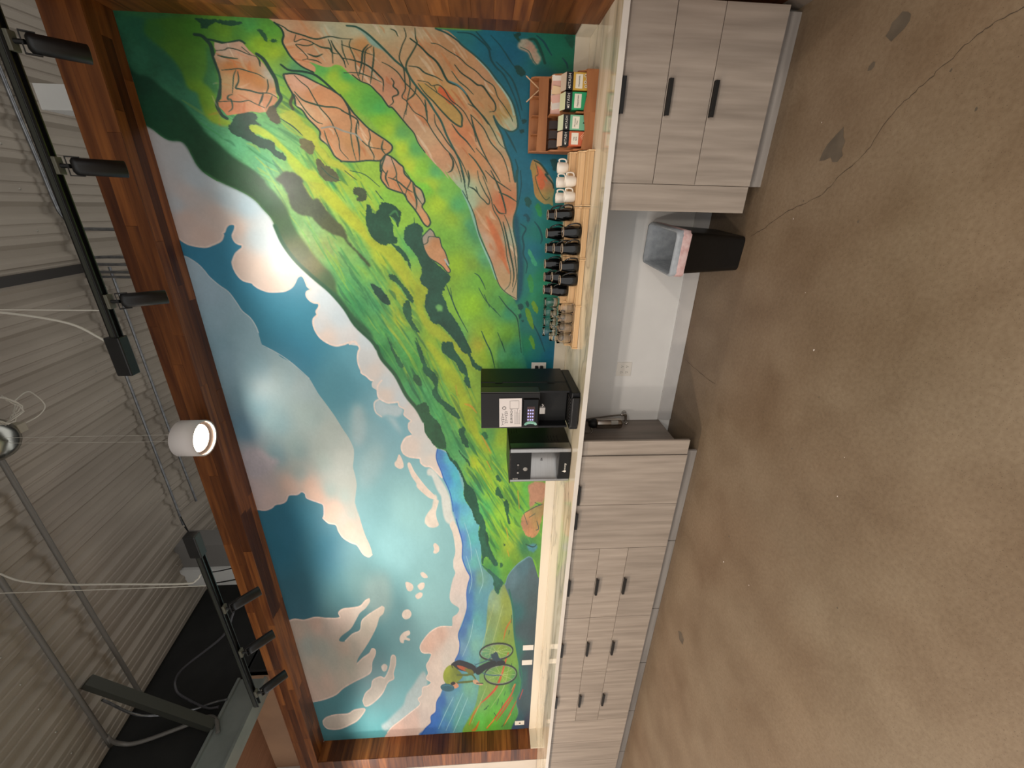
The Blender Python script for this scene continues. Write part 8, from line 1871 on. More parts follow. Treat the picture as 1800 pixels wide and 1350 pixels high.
# ------------------------------------------------------------------ mural
def build_mural():
    MW, MH = 1240, 660
    X0, X1, Z0, Z1 = -LM, 0., ZS-.004, HT
    ca, cb, cc = (-0.306558, 0.006131, -0.169204)
    def t_of(x): return (ca*x+cb)/(cc*x+1)
    t0, t1 = t_of(X1), t_of(X0)
    def tocell(Q): return np.stack([(t_of(Q[:, 0])-t0)/(t1-t0)*(MW-1), (Z1-Q[:, 1])/(Z1-Z0)*(MH-1)], 1)
    layers = []
    for ln in MURAL.strip().split('\n'):
        p = ln.split('|')
        P = [(int(a)/1000., int(b)/1000.) for a, b in (t.split(',') for t in p[1].split())]
        if p[0] == 'f':
            c = p[2] if ' ' not in p[2] else [(int(q.split(',')[0])/1000., int(q.split(',')[1])/1000., q.split(',')[2]) for q in p[2].split()]
            layers.append(('f', P, c, float(p[3]), int(p[4]), float(p[5])))
        else:
            layers.append(('l', P, p[2], float(p[3]), float(p[4]), float(p[5]), int(p[6]), float(p[7])))
    img = paint(layers, MW, MH, tocell, MW/1260.)
    lin = np.where(img <= .04045, img/12.92, ((img+.055)/1.055)**2.4)
    t = t0+(t1-t0)*np.arange(MW)/(MW-1); xs = (cb-t)/(cc*t-ca); zs = Z1-(Z1-Z0)*np.arange(MH)/(MH-1)
    V = np.zeros((MH, MW, 3), np.float32); V[..., 0] = xs[None]; V[..., 2] = zs[:, None]; V[..., 1] = -.0002
    idx = np.arange(MW*MH).reshape(MH, MW)
    F = np.stack([idx[1:, 1:], idx[:-1, 1:], idx[:-1, :-1], idx[1:, :-1]], -1).reshape(-1, 4)
    me = bpy.data.meshes.new('landscape_mural'); nf = len(F)
    me.vertices.add(MW*MH); me.vertices.foreach_set('co', V.ravel()); me.loops.add(nf*4); me.loops.foreach_set('vertex_index', F.ravel().astype(np.int32))
    me.polygons.add(nf); me.polygons.foreach_set('loop_start', np.arange(0, nf*4, 4, dtype=np.int32)); me.update(calc_edges=True)
    at = me.color_attributes.new('paint', 'FLOAT_COLOR', 'POINT'); C4 = np.ones((MW*MH, 4), np.float32); C4[:, :3] = lin.reshape(-1, 3); at.data.foreach_set('color', C4.ravel())
    m = bpy.data.materials.new('mural_paint'); m.use_nodes = True; nt = m.node_tree; b = nt.nodes['Principled BSDF']
    a = nt.nodes.new('ShaderNodeAttribute'); a.attribute_name = 'paint'; gm = nt.nodes.new('ShaderNodeMix'); gm.data_type = 'RGBA'; gm.blend_type = 'MULTIPLY'; gm.inputs[0].default_value = 1.; gm.inputs[7].default_value = (MG, MG, MG, 1)
    nt.links.new(a.outputs['Color'], gm.inputs[6]); nt.links.new(gm.outputs[2], b.inputs['Base Color'])
    b.inputs['Roughness'].default_value = .42; b.inputs['Specular IOR Level'].default_value = .32
    tc = nt.nodes.new('ShaderNodeTexCoord'); nz = nt.nodes.new('ShaderNodeTexNoise'); nz.inputs['Scale'].default_value = 90; nz.inputs['Detail'].default_value = 5; nt.links.new(tc.outputs['Object'], nz.inputs['Vector'])
    bp = nt.nodes.new('ShaderNodeBump'); bp.inputs['Strength'].default_value = .08; bp.inputs['Distance'].default_value = .004; nt.links.new(nz.outputs['Fac'], bp.inputs['Height']); nt.links.new(bp.outputs[0], b.inputs['Normal'])
    me.materials.append(m)
    tag(link('landscape_mural', me), 'hand painted mural of clouds, green hills, red rocks and a cyclist above the counter', 'mural')
MG = .84
build_mural()

# ------------------------------------------------------------------ wall plates
def plate(name, x, z, w, h, y, label, gang=2, slots=True, group=None, plugs=False):
    r = thing(name, (x, y, z), label, 'outlet', group)
    MB().box(-w/2, -.006, -h/2, w/2, 0, h/2, .002).build('cover_plate', M_plate, r)
    if slots:
        for gx in ([-.023, .023] if gang == 2 else [0]):
            for gz in (.02, -.02):
                f = MB().box(gx-.016, -.0075, gz-.014, gx+.016, -.006, gz+.014, .0006).build('socket', M_plate, r)
                s = MB(); s.box(gx-.007, -.0079, gz-.002, gx-.005, -.0075, gz+.006); s.box(gx+.005, -.0079, gz-.002, gx+.007, -.0075, gz+.006); s.lathe([(.0, -.0005), (.0026, -.0005)], (gx, -.0079, gz-.008), 8); 
                s = MB(); s.box(gx-.0075, -.0082, gz-.001, gx-.0050, -.0074, gz+.007); s.box(gx+.0050, -.0082, gz-.001, gx+.0075, -.0074, gz+.007); s.box(gx-.0025, -.0082, gz-.010, gx+.0025, -.0074, gz-.005)
                s.build('slot', M_dark, f)
    if plugs:
        for gz in (.02, -.02):
            p = MB(); p.box(-.014, -.035, gz-.012, .014, -.0075, gz+.012, .004); p.tube(smooth_path([(0, -.034, gz), (-.02, -.05, gz-.004), (-.07, -.05, gz-.02), (-.12, -.045, gz-.03)]), .0035); p.build('plug', M_dark, r)
    return r
plate('wall_outlet', -2.112, .458, .116, .120, YL, 'white four-socket outlet on the grey wall under the counter')
plate('wall_outlet', -2.135, 1.121, .075, .118, -.0004, 'white outlet with two black plugs beside the tall coffee machine', gang=1, plugs=True)
plate('wall_plate', -5.595, 1.074, .085, .122, -.0004, 'blank white wall plate, right one of the pair under the cyclist', slots=False)
plate('wall_plate', -5.86, 1.077, .085, .122, -.0004, 'blank white wall plate, left one of the pair under the cyclist', slots=False)
q = plate('wall_plate', -7.075, 1.13, .085, .122, -.0004, 'white wall plate at the far left bottom corner of the mural', slots=False)
MB().box(-.01, -.0075, -.012, .01, -.006, .008, .0006).build('port', M_dark, q)

# ------------------------------------------------------------------ waste bin
def rrect(cx, cy, w, d, r, z, n=5):
    out = []
    for sx, sy, a0 in ((1, 1, 0), (-1, 1, PI/2), (-1, -1, PI), (1, -1, 1.5*PI)):
        for k in range(n):
            a = a0+PI/2*k/(n-1); out.append((cx+sx*(w/2-r)+r*math.cos(a), cy+sy*(d/2-r)+r*math.sin(a), z))
    return out
def loft(rings, close_bottom=False, close_top=False):
    m = MB(); n = len(rings[0]); V = [p for r in rings for p in r]
    F = [(i*n+k, i*n+(k+1) % n, (i+1)*n+(k+1) % n, (i+1)*n+k) for i in range(len(rings)-1) for k in range(n)]
    m.add(V, F, True)
    if close_bottom: m.add(rings[0], [tuple(range(n))[::-1]])
    if close_top: m.add(rings[-1], [tuple(range(n))])
    return m
bn = thing('waste_bin', (-1.175, -.385, 0), 'black rectangular waste bin with a clear liner in the knee space', 'bin', rot=(0, 0, math.radians(-4)))
M_bin = mat('black_bin_plastic', '0a0a0a', .38, c2='101010', scale=60)
HBN = .437
bw = [rrect(0, 0, .20, .37, .03, 0), rrect(0, 0, .205, .375, .035, .012), rrect(0, 0, .246, .450, .035, HBN-.03), rrect(0, 0, .252, .456, .035, HBN-.028), rrect(0, 0, .252, .456, .035, HBN), rrect(0, 0, .244, .448, .033, HBN), rrect(0, 0, .240, .444, .033, HBN-.03), rrect(0, 0, .196, .365, .03, .01)]
b_ = loft(bw, True, True); b_.build('body', M_bin, bn)
M_liner = mat('clear_bin_liner', 'aab0b6', .25, c2='9da3a9', scale=30, bump=.4, bscale=40, trans=.12, ior=1.2)
rl = random.Random(5)
def wav(ring, amp): return [(x*(1+rl.uniform(-amp, amp)), y*(1+rl.uniform(-amp, amp)), z+rl.uniform(-amp, amp)*.18) for x, y, z in ring]
lr = [wav(rrect(0, 0, .17, .33, .03, .04), .01), wav(rrect(0, 0, .195, .375, .03, .22), .015), wav(rrect(0, 0, .226, .428, .03, HBN-.04), .012), wav(rrect(0, 0, .240, .444, .033, HBN+.006), .008), wav(rrect(0, 0, .258, .462, .036, HBN+.010), .01), wav(rrect(0, 0, .270, .474, .036, HBN-.006), .015), wav(rrect(0, 0, .266, .47, .036, HBN-.035), .02)]
lin_ = loft(lr, True).build('liner', M_liner, bn)
lr2 = [wav(rrect(0, 0, .262, .468, .036, HBN-.028), .012), wav(rrect(0, 0, .272, .478, .036, HBN-.034), .012), wav(rrect(0, 0, .266, .472, .036, HBN-.075), .025)]
loft(lr2).build('liner_cuff', mat('pinkish_liner_drawstring', 'b58f8c', .4, c2='c4aaa8', scale=25, bump=.4, bscale=50), lin_)

# ------------------------------------------------------------------ under-counter water filter and valve
wf = thing('water_filter', (-2.497, -.30, .485), 'chrome water filter canister hanging below the counter by the cabinet side', 'filter')
MB().lathe([(0, 0), (.03, 0), (.041, .008), (.043, .02), (.043, .19), (.041, .2), (.036, .206), (0, .206)], n=28).build('canister', mat('filter_steel', 'a49c94', .18, 1., c2='8a827a', scale=5), wf)
MB().box(.012, -.0445, .04, .040, -.025, .095, .003).build('label_sticker', mat('grey_sticker', '8f8b84', .6), wf)
MB().lathe([(0, .206), (.036, .206), (.038, .225), (.03, .25), (.018, .262), (0, .265)], n=20).build('head', M_dark, wf)
MB().tube(smooth_path([(-.02, 0, .245), (-.06, -.02, .232), (-.075, -.03, .262), (-.06, -.03, .31), (-.04, -.02, .395)]), .0075).build('hose', M_brass_dark, wf)
MB().tube(smooth_path([(.02, 0, .245), (.03, 0, .28), (.02, .01, .34), (.01, .02, .395)]), .009).build('hose', M_dark, wf)
vv = thing('shutoff_valve', (-2.50, YL-.0, .405), 'small chrome shutoff valve with braided hose on the wall under the counter', 'valve')
v = MB(); v.lathe([(0, 0), (.021, 0), (.021, .004), (.012, .012), (.012, .02)], n=16); v.xf(Matrix.Rotation(PI/2, 4, 'X')); v.build('escutcheon', M_chrome, vv)
MB().tube([(0, -.01, 0), (0, -.045, 0)], .011).build('body', M_chrome, vv)
MB().tube([(0, -.045, 0), (-.05, -.06, -.002)], [.012, .01]).build('outlet', M_chrome, vv)
v = MB(); v.lathe([(0, -.006), (.016, -.006), (.018, 0), (.016, .006), (0, .006)], n=10); v.xf(Matrix.Translation((-.062, -.066, -.004)) @ Matrix.Rotation(1.2, 4, 'Y')); v.build('knob', M_chrome, vv)
MB().tube(smooth_path([(0, -.04, .012), (-.003, -.05, .12), (-.016, -.07, .3), (-.03, -.09, .478)]), .0065).build('supply_hose', M_brass_dark, vv)
MB().lathe([(.0, .012), (.011, .012), (.011, .035), (.008, .04), (0, .04)], (0, -.04, 0), 10).build('nut', M_chrome, vv)

# ------------------------------------------------------------------ coffee machine
cf = thing('coffee_machine', (-2.23, -.375, ZC), 'tall black coffee machine with a paper price sign and touch screen', 'coffee machine')
x0, x1, ya, yb, zt = -.142, .142, -.222, .22, .671       # local box
M_cb = mat('satin_black_plastic', '0f1012', .42, c2='131416', scale=40, spec=.35)
M_cg = mat('gloss_dark_brown_panel', '191614', .25, spec=.35)
M_cs = mat('dark_grey_strip', '4a4744', .3, .6)
MB().box(x0, -.045, .06, x1, yb, zt, .006).build('housing', M_cb, cf)
MB().box(x0+.004, -.12, .062, x1-.003, -.0455, zt-.002, .006).build('door_frame', M_cb, cf)
fp = MB(); n = 10
prof = [(x0+.012+(x1-x0-.024)*i/n, ya+.012-.012*math.sin(PI*i/n)) for i in range(n+1)]+[(x1-.012, -.121), (x0+.012, -.121)]
fp.prism(prof, 'z', .272, zt-.003); fp.build('front_panel', M_cg, cf)
for sx in (x0+.004, x1-.012):
    MB().box(sx, ya+.016, .272, sx+.008, -.121, zt-.003, .002).build('edge_strip', M_cs, cf)
    MB().box(sx, ya+.016, .07, sx+.016 if sx > 0 else sx+.016, -.121, .2715, .002).build('cheek', M_cb, cf)
MB().box(x0+.02, -.1295, .07, x1-.02, -.1205, .2715).build('recess_back', mat('matte_black_recess', '0a0a0a', .6), cf)
MB().box(x0+.002, ya-.012, 0, x1-.002, yb-.02, .06, .008).build('base', M_cb, cf)
MB().box(x0+.03, ya-.035, .006, x1-.03, ya-.0125, .058, .007).build('drip_tray', mat('drip_tray_plastic', '100f0f', .3), cf)
g = MB()
for i in range(9): g.box(x0+.04+i*.0225, ya+.0, .0605, x0+.052+i*.0225, -.135, .0635)
g.build('drip_grate', M_cs, cf)
sp = MB().box(-.108, ya-.012, .275, .095, ya-.0005, .388, .008).build('screen_bezel', mat('gloss_black_bezel', '050505', .12, spec=.35), cf)
MB().box(-.075, ya-.0130, .305, .042, ya-.0121, .357).build('display', mat('touch_display', '2a1c1c', .2, emit='4a2a26', estr=.5), sp)
ic = mat('display_icon', '8a86b8', .3, emit='b8b4f0', estr=.8)
for i in range(4):
    for j in range(3): MB().box(-.064+i*.024, ya-.0136, .344-j*.0155, -.052+i*.024, ya-.0131, .353-j*.0155).build('icon', ic, sp)
stk = []
for k in range(9):
    a = PI*(.1+.8*k/8); stk.append((-.082-.02*math.sin(a)*0+.0, 0))
c1 = [(-.095+.030*math.cos(PI/2-PI*k/8), .33+.045*math.sin(PI/2-PI*k/8)) for k in range(9)]+[(-.098+.012*math.cos(-PI/2+PI*k/8), .33+.030*math.sin(-PI/2+PI*k/8)) for k in range(9)]
MB().prism([(x-.004, z_) for x, z_ in c1], 'y', ya-.0135, ya-.0122).build('round_sticker', mat('pale_green_sticker', '9cc8b8', .4, c2='5a9a84', scale=60), sp)
MB().box(-.02, ya-.004, .232, .028, ya+.03, .2715, .004).build('spout', mat('grey_spout', 'a8a4a0', .3), cf)
MB().tube([(.03, ya+.01, .25), (.045, ya+.005, .245), (.05, ya+.004, .255)], .004).build('spout_lever', mat('grey_spout', 'a8a4a0', .3), cf)
for zz in (.15, .52): MB().box(x1-.002, -.06, zz, x1+.0015, -.03, zz+.05, .001).build('hinge', M_cb, cf)
MB().box(x1-.003, ya+.02, .0625, x1-.0005, yb-.01, .066).build('seam_line', M_dark, cf)
sg = MB().box(-.112, ya-.0022, .393, .106, ya-.0012, .545).build('paper_sign', M_paper, cf); sg.rotation_euler = (0, math.radians(-.8), 0)
text('price_text', '$2.00 EACH', .021, M_ink, (-.03, ya-.0028, .462), sg)
for zz, xa, xb in ((.522, -.10, -.005), (.498, -.085, .012)):
    sc_ = []
    for k in range(60):
        t = k/59; sc_.append((xa+(xb-xa)*t+.004*math.sin(t*44), ya-.0026, zz+.0075*math.sin(t*44+1.3)*(1+.6*math.sin(t*9+zz*90))))
    MB().tube(sc_, .0009, 4).build('script_lettering', M_ink, sg)
for i, w in enumerate((.12, .10, .125, .09, .11)):
    ln = MB()
    for k in range(int(w/.011)): ln.box(-.09+k*.011, ya-.0027, .438-i*.0085, -.083+k*.011, ya-.0023, .4405-i*.0085)
    ln.build('fine_print', M_ink, sg)
fr = MB()
for a, b2, c_, d in ((.028, .472, .088, .4735), (.028, .412, .088, .4135), (.028, .412, .0295, .4735), (.0865, .412, .088, .4735)): fr.box(a, ya-.0027, b2, c_, ya-.0023, d)
fr.build('code_frame', M_ink, sg)
fr = MB()
for k in range(10): a = 2*PI*k/10; fr.box(.035+.011*math.cos(a)-.0025, ya-.0027, .512+.011*math.sin(a)-.0025, .035+.011*math.cos(a)+.0025, ya-.0023, .512+.011*math.sin(a)+.0025)
fr.build('flower_mark', M_ink, sg)

# ------------------------------------------------------------------ water dispenser
wd = thing('water_dispenser', (-2.735, -.335, ZC), 'low black and steel water dispenser beside the coffee machine', 'water dispenser')
M_ws = mat('brushed_steel_front', 'b0aeac', .3, 1., c2='a8a6a4', scale=6, stretch=(1, 1, 40))
M_wsd = mat('dark_steel_side', '3c3a37', .34, .8, c2='34322f', scale=10)
M_wb = mat('black_dispenser_panel', '0d0d0d', .4, spec=.35)
w2 = .150
MB().box(-w2, -.095, .004, w2, .185, .456, .004).build('body', M_wsd, wd)
# rounded steel corner columns
for s_ in (1, -1):
    pr = [(s_*w2, -.0955)]+[(s_*(w2-.022+.022*math.cos(a)), -.16-.022*math.sin(a)) for a in [PI/2*k/6 for k in range(7)]]+[(s_*(w2-.03), -.182), (s_*(w2-.03), -.0955)]
    mb = MB(); mb.prism(pr, 'z', .006, .455); mb.build('corner_trim', M_ws, wd)
MB().box(-w2+.0305, -.186, .30, w2-.0305, -.0955, .456, .003).build('control_panel', M_wb, wd)
MB().box(-w2+.0305, -.186, .004, w2-.0305, -.0955, .093, .003).build('base_panel', M_wb, wd)
V = []; n = 20
for i in range(n+1):
    t = i/n; xx = -w2+.0305+(2*w2-.061)*t; yy = -.182+.075*math.sin(PI*t)**.7
    V += [(xx, yy, .0935), (xx, yy, .2995)]
mb = MB(); mb.add(V, [(2*i, 2*i+1, 2*i+3, 2*i+2) for i in range(n)], True); mb.build('alcove', M_ws, wd)
MB().box(-w2-.001, -.187, .4565, w2+.001, .186, .464, .003).build('lid', M_wb, wd)
M_btn = mat('grey_button', '8d8a86', .3)
def disc(name, x, z, r, par, m=M_btn):
    d = MB(); d.lathe([(0, .002), (r*.75, .002), (r, .0006), (r, 0)], n=18); d.xf(Matrix.Translation((x, -.186, z)) @ Matrix.Rotation(PI/2, 4, 'X')); d.build(name, m, par)
disc('button', -.022, .342, .017, wd); disc('button', .016, .397, .008, wd); disc('button', -.055, .397, .008, wd)
MB().box(-.03, -.1872, .385, .026, -.186, .409, .003).build('indicator_window', M_dark, wd)
for i in range(3): MB().box(-.112, -.1865, .412+i*.014-.012, -.104, -.186, .418+i*.014-.012).build('icon', M_plate, wd)
dr = [(-.048+.010*math.cos(a), .045+.010*math.sin(a)) for a in [PI*.25+PI*1.5*k/10+PI/2*1 for k in range(11)]]
MB().prism([(-.048+.010*math.cos(PI*.75+1.5*PI*k/10), .042+.010*math.sin(PI*.75+1.5*PI*k/10)) for k in range(11)]+[(-.048, .064)], 'y', -.1866, -.186).build('drop_emblem', M_plate, wd)
text('brand_text', 'energy', .022, M_plate, (-.004, -.1866, .044), wd)
text('mark_text', 'D4', .022, M_ink, (.012, -.1105, .21), wd)
for gz in (.33, .06):
    for i in range(4):
        for j in range(2): MB().box(w2-.0005, -.06+i*.0, gz+i*.019, w2+.0006, -.06, gz+i*.019).v
sl = [(gy, gz) for gz in (.085, .108, .131, .154) for gy in (-.075, -.03)]+[(gy, gz) for gz in (.39, .41, .43) for gy in (.05, .09)]
for gy, gz in sl: MB().box(w2-.001, gy, gz, w2+.0007, gy+.036, gz+.007).build('vent_slot', M_dark, wd)

# ------------------------------------------------------------------ bamboo stepped risers
def riser_mesh(w):
    r = link('stepped_riser', None)
    st = [(-.115, -.04, .036), (-.04, .036, .076), (.036, .115, .116)]
    for y0_, y1_, zt_ in st:
        MB().box(-w/2+.0085, y0_, zt_-.009, w/2-.0085, y1_-.001, zt_, .0015).build('tread', M_bamboo, r)
        MB().box(-w/2+.0085, y0_+.002, zt_-.040 if zt_ > .04 else 0.002, w/2-.0085, y0_+.0095, zt_-.0095, .001).build('riser_board', M_bamboo, r)
    pr = [(-.117, 0), (-.117, .037), (-.052, .037), (-.038, .052), (-.038, .077), (.024, .077), (.038, .092), (.038, .117), (.117, .117), (.117, 0)]
    for sx in (-w/2, w/2-.008): MB().prism(pr, 'x', sx, sx+.008).build('side_panel', M_bamboo, r)
    return r
RW = .302
rz = riser_mesh(RW); rz['category'] = 'riser'
rz.location = (-.792, -.278, ZC); tag(rz, 'bamboo stepped riser holding the small white mugs', 'riser', 'bamboo risers on the counter')
dup(rz, (-1.098, -.282, ZC), 'bamboo stepped riser under the black mugs, next to the white mugs')
dup(rz, (-1.403, -.284, ZC), 'bamboo stepped riser under the black mugs, next to the glasses')
dup(rz, (-1.70, -.282, ZC), 'bamboo stepped riser holding the clear drinking glasses')
STEP = {'f': (-.358, ZC+.0362), 'm': (-.282, ZC+.0762), 'b': (-.206, ZC+.1162)}

def mug(name, m, R, H, hr, label, group, tulip):
    r = link(name, None); t = .0035
    if tulip:
        k = .76; pf = [(0, 0), (R*.82, 0), (R*.95, .005), (R, H*.22), (R*.985, H*.45), (R*.88, H*.7), (R*.78, H*.88), (R*k, H-.002), (R*k-.001, H), (R*k-t, H-.001), (R*.78-t, H*.88), (R*.88-t, H*.7), (R*.985-t, H*.45), (R-t, H*.22), (R*.8-t, .007), (0, .006)]
        hp = [(R*.74, 0, H*.86), (R+hr*.35, 0, H*.80), (R+hr*.9, 0, H*.55), (R+hr, 0, H*.32), (R+hr*.7, 0, H*.14), (R*.92, 0, H*.1)]
        MB().lathe([(R*k+.0004, H-.004), (R*k+.0006, H-.001), (R*k-t*.5, H+.0008), (R*k-t, H-.001)], n=26).build('rim', mat('pale_mug_rim', 'a08a74', .4), r)  # paler ring around the mug's lip
    else:
        pf = [(0, 0), (R*.78, 0), (R*.86, .004), (R*.97, H*.25), (R, H*.62), (R, H-.002), (R-.001, H), (R-t, H-.001), (R-t, H*.6), (R*.95-t, H*.25), (R*.8-t, .007), (0, .006)]
        hp = [(R*.93, 0, H*.86), (R+hr*.7, 0, H*.9), (R+hr, 0, H*.62), (R+hr*.75, 0, H*.3), (R*.93, 0, H*.2)]
    MB().lathe(pf, n=26).build('body', m, r)
    MB().tube(smooth_path(hp, 7), .0045, 8).build('handle', m, r)
    return tag(r, label, 'mug', group)
mb0 = mug('black_mug', M_mug_b, .040, .115, .034, '', 'black mugs on the bamboo risers', True)
cols_ = ['first', 'second', 'third', 'fourth', 'fifth', 'sixth']
first = True
rm = random.Random(8)
for row, xs in (('b', [-.998, -1.110, -1.203, -1.306, -1.392, -1.478]), ('m', [-.992, -1.197, -1.379, -1.470]), ('f', [-1.092, -1.191, -1.299, -1.388])):
    for i, x in enumerate(xs):
        lab = 'black ceramic mug, %s from the white mugs in the %s row' % (cols_[i], {'b': 'back', 'm': 'middle', 'f': 'front'}[row])
        loc = (x, STEP[row][0]+rm.uniform(-.003, .003), STEP[row][1]); a = rm.uniform(-.8, -.7)
        if first: mb0.location = loc; mb0.rotation_euler = (0, 0, a); mb0['label'] = lab; first = False
        else: dup(mb0, loc, lab, rot=(0, 0, a))
mw0 = mug('white_mug', M_mug_w, .0315, .066, .017, '', 'white mugs on the bamboo riser', False); first = True
for row, xs in (('b', [-.725, -.807, -.896]), ('m', [-.803, -.890])):
    for i, x in enumerate(xs):
        lab = 'small white mug, %s from the tea caddy in the %s row' % (cols_[i], {'b': 'back', 'm': 'front'}[row]); loc = (x, STEP[row][0], STEP[row][1]); a = rm.uniform(-.35, .05)
        if first: mw0.location = loc; mw0.rotation_euler = (0, 0, a); mw0['label'] = lab; first = False
        else: dup(mw0, loc, lab, rot=(0, 0, a))
def glass_mesh():
    R, H, t = .0335, .104, .0022
    pf = [(0, 0), (R*.86, 0), (R*.93, .004), (R, .02), (R, H*.7), (R*.985, H*.8), (R, H-.001), (R-.0008, H), (R-t, H-.001), (R-t-.0004, H*.8), (R-t, H*.7), (R-t, .02), (R*.85-t, .011), (0, .010)]
    return MB().lathe(pf, n=28)
g0 = None
for row, xs in (('b', [-1.567, -1.636, -1.708, -1.781]), ('m', [-1.637, -1.715, -1.794]), ('f', [-1.575, -1.645, -1.715, -1.787])):
    for i, x in enumerate(xs):
        lab = 'clear drinking glass, %s from the black mugs in the %s row' % (cols_[i], {'b': 'back', 'm': 'middle', 'f': 'front'}[row])
        if g0 is None: g0 = glass_mesh().build('drinking_glass', M_glass); o = g0
        else: o = g0.copy(); COL.objects.link(o)
        tag(o, lab, 'glass', 'clear glasses on the bamboo riser'); o.location = (x, STEP[row][0], STEP[row][1])

# ------------------------------------------------------------------ tea caddy
OX0, OX1 = -.636, -.244
tc_ = thing('tea_caddy', ((OX0+OX1)/2, -.18, ZC), 'dark bamboo three-tier tea caddy with divided compartments', 'caddy')
def cad(nm, *b, bev=.0015): 
    o = MB().box(*b, bev).build(nm, M_bamboo_d, tc_); o.location = -tc_.location; return o
Y = [-.315, -.215, -.13, -.048]; T = .008
sp_ = [(-.048, ZC), (-.315, ZC), (-.315, ZC+.062), (-.29, ZC+.072), (-.27, ZC+.105), (-.222, ZC+.115), (-.205, ZC+.19), (-.19, ZC+.235), (-.135, ZC+.245), (-.125, ZC+.335), (-.105, ZC+.355), (-.048, ZC+.357)]
for sx in (OX0, OX1-T):
    o = MB().prism(sp_, 'x', sx, sx+T).build('side_panel', M_bamboo_d, tc_); o.location = -tc_.location
def wavy(nm, x0, x1, z0, ztop, dip, y0, y1):
    n = 16; pr = [(x0, z0), (x1, z0)]+[(x1+(x0-x1)*i/n, ztop-dip*math.sin(PI*i/n)**2) for i in range(n+1)]
    o = MB().prism(pr, 'y', y0, y1).build(nm, M_bamboo_d, tc_); o.location = -tc_.location
XM = -.447
cad('shelf', OX0+T, Y[0]+T, ZC+.004, OX1-T, Y[3], ZC+.012)
wavy('front_wall', OX0+T, XM, ZC, ZC+.066, .012, Y[0], Y[0]+T); wavy('front_wall', XM, OX1-T, ZC, ZC+.068, .012, Y[0], Y[0]+T)
cad('shelf', OX0+T, Y[1]+T, ZC+.176, OX1-T, Y[3], ZC+.184)
cad('middle_wall', OX0+T, Y[1], ZC+.012, OX1-T, Y[1]+T, ZC+.19)
cad('divider', XM-.004, Y[0]+T, ZC+.012, XM+.004, Y[1], ZC+.11)
cad('divider', XM-.004, Y[1]+T, ZC+.184, XM+.004, Y[2], ZC+.25)
cad('shelf', OX0+T, Y[2]+T, ZC+.262, OX1-T, Y[3]-T, ZC+.270)
wavy('top_wall', OX0+T, OX1-T, ZC+.252, ZC+.312, .006, Y[2], Y[2]+T)
cad('back_panel', OX0+T, Y[3]-T, ZC, OX1-T, Y[3], ZC+.357)
for k in (1, 2, 3): cad('divider', OX0+(OX1-OX0)*k/4-.003, Y[2]+T, ZC+.270, OX0+(OX1-OX0)*k/4+.003, Y[3]-T, ZC+.345)
# tea boxes
def tea(xa, xb, zt_, c, tag_, lab, name_, name2, c3, art):
    b = thing('tea_box', ((xa+xb)/2, -.262, ZC+.0125), lab, 'tea box', 'tea boxes in the caddy'); w = (xb-xa)/2-.001; h = zt_-ZC-.0125
    mbase = mat('tea_card_'+name_, c, .5)
    MB().box(-w, -.034, 0, w, .034, h*.74, .0008).build('carton', mbase, b)
    MB().box(-w-.0004, -.0346, h*.745, w+.0004, .0345, h*.975, .0006).build('black_band', mat('tea_black_band', '0c0c0e', .45), b)
    f = MB(); f.add([(-w, -.034, h*.976), (w, -.034, h*.976), (w*.98, .026, h*1.10), (-w*.98, .026, h*1.10)], [(0, 1, 2, 3)]); f.add([(-w, -.0336, h*.974), (w, -.0336, h*.974), (w*.98, .0264, h*1.098), (-w*.98, .0264, h*1.098)], [(3, 2, 1, 0)]); f.build('lid_flap', mat('tea_flap_'+name_, c3, .6), b)
    MB().box(-w*.8, -.0346, h*.42, w*.8, -.034, h*.66, .0003).build('name_label', mat('tea_label', 'e2dccb', .6), b)
    text('brand_text', 'STASH', w*.5, M_plate, (w*.12, -.0350, h*.86), b); d = w*.16
    MB().prism([(-w*.72-d, h*.86), (-w*.72, h*.86-d), (-w*.72+d, h*.86), (-w*.72, h*.86+d)], 'y', -.0351, -.0347).build('diamond_mark', M_plate, b)
    text('flavour_text', name_, w*.27, M_ink, (0, -.035, h*(.54 if not name2 else .575)), b)
    if name2: text('flavour_text', name2, w*.27, M_ink, (0, -.035, h*.50), b)
    art(b, w, h)
def art_flowers(b, w, h):
    a = MB(); r = random.Random(2); y = MB()
    for x, z in ((-.55, .30), (-.1, .33), (.3, .27), (.65, .33), (.05, .18), (.5, .16), (-.4, .17)):
        for k in range(7):
            t = 2*PI*k/7; cx, cz = x*w+.006*math.cos(t), z*h+.006*math.sin(t); a.box(cx-.0022, -.0345, cz-.0022, cx+.0022, -.034, cz+.0022)
        y.box(x*w-.002, -.0347, z*h-.002, x*w+.002, -.034, z*h+.002)
    a.build('printed_flowers', M_plate, b); y.build('printed_centres', mat('print_brown', '6a4a1c', .6), b)
def leaf(x, z, l, wd_, ang):
    return [(x+t*l*math.cos(ang)-s_*wd_*math.sin(PI*t)*math.sin(ang), z+t*l*math.sin(ang)+s_*wd_*math.sin(PI*t)*math.cos(ang)) for s_, ts in ((1, [k/6 for k in range(7)]), (-1, [k/6 for k in range(5, 0, -1)])) for t in ts]
def art_leaves(b, w, h):
    a = MB()
    for x, z, l, ang in ((0, .05, .035, PI/2), (0, .2, .03, .35), (0, .2, .03, PI-.35), (0, .1, .032, .2), (0, .1, .032, PI-.2)): a.prism(leaf(x*w, z*h, l, .007, ang), 'y', -.0344, -.034)
    a.build('printed_leaves', mat('print_dark_green', '0f4a2c', .6), b)
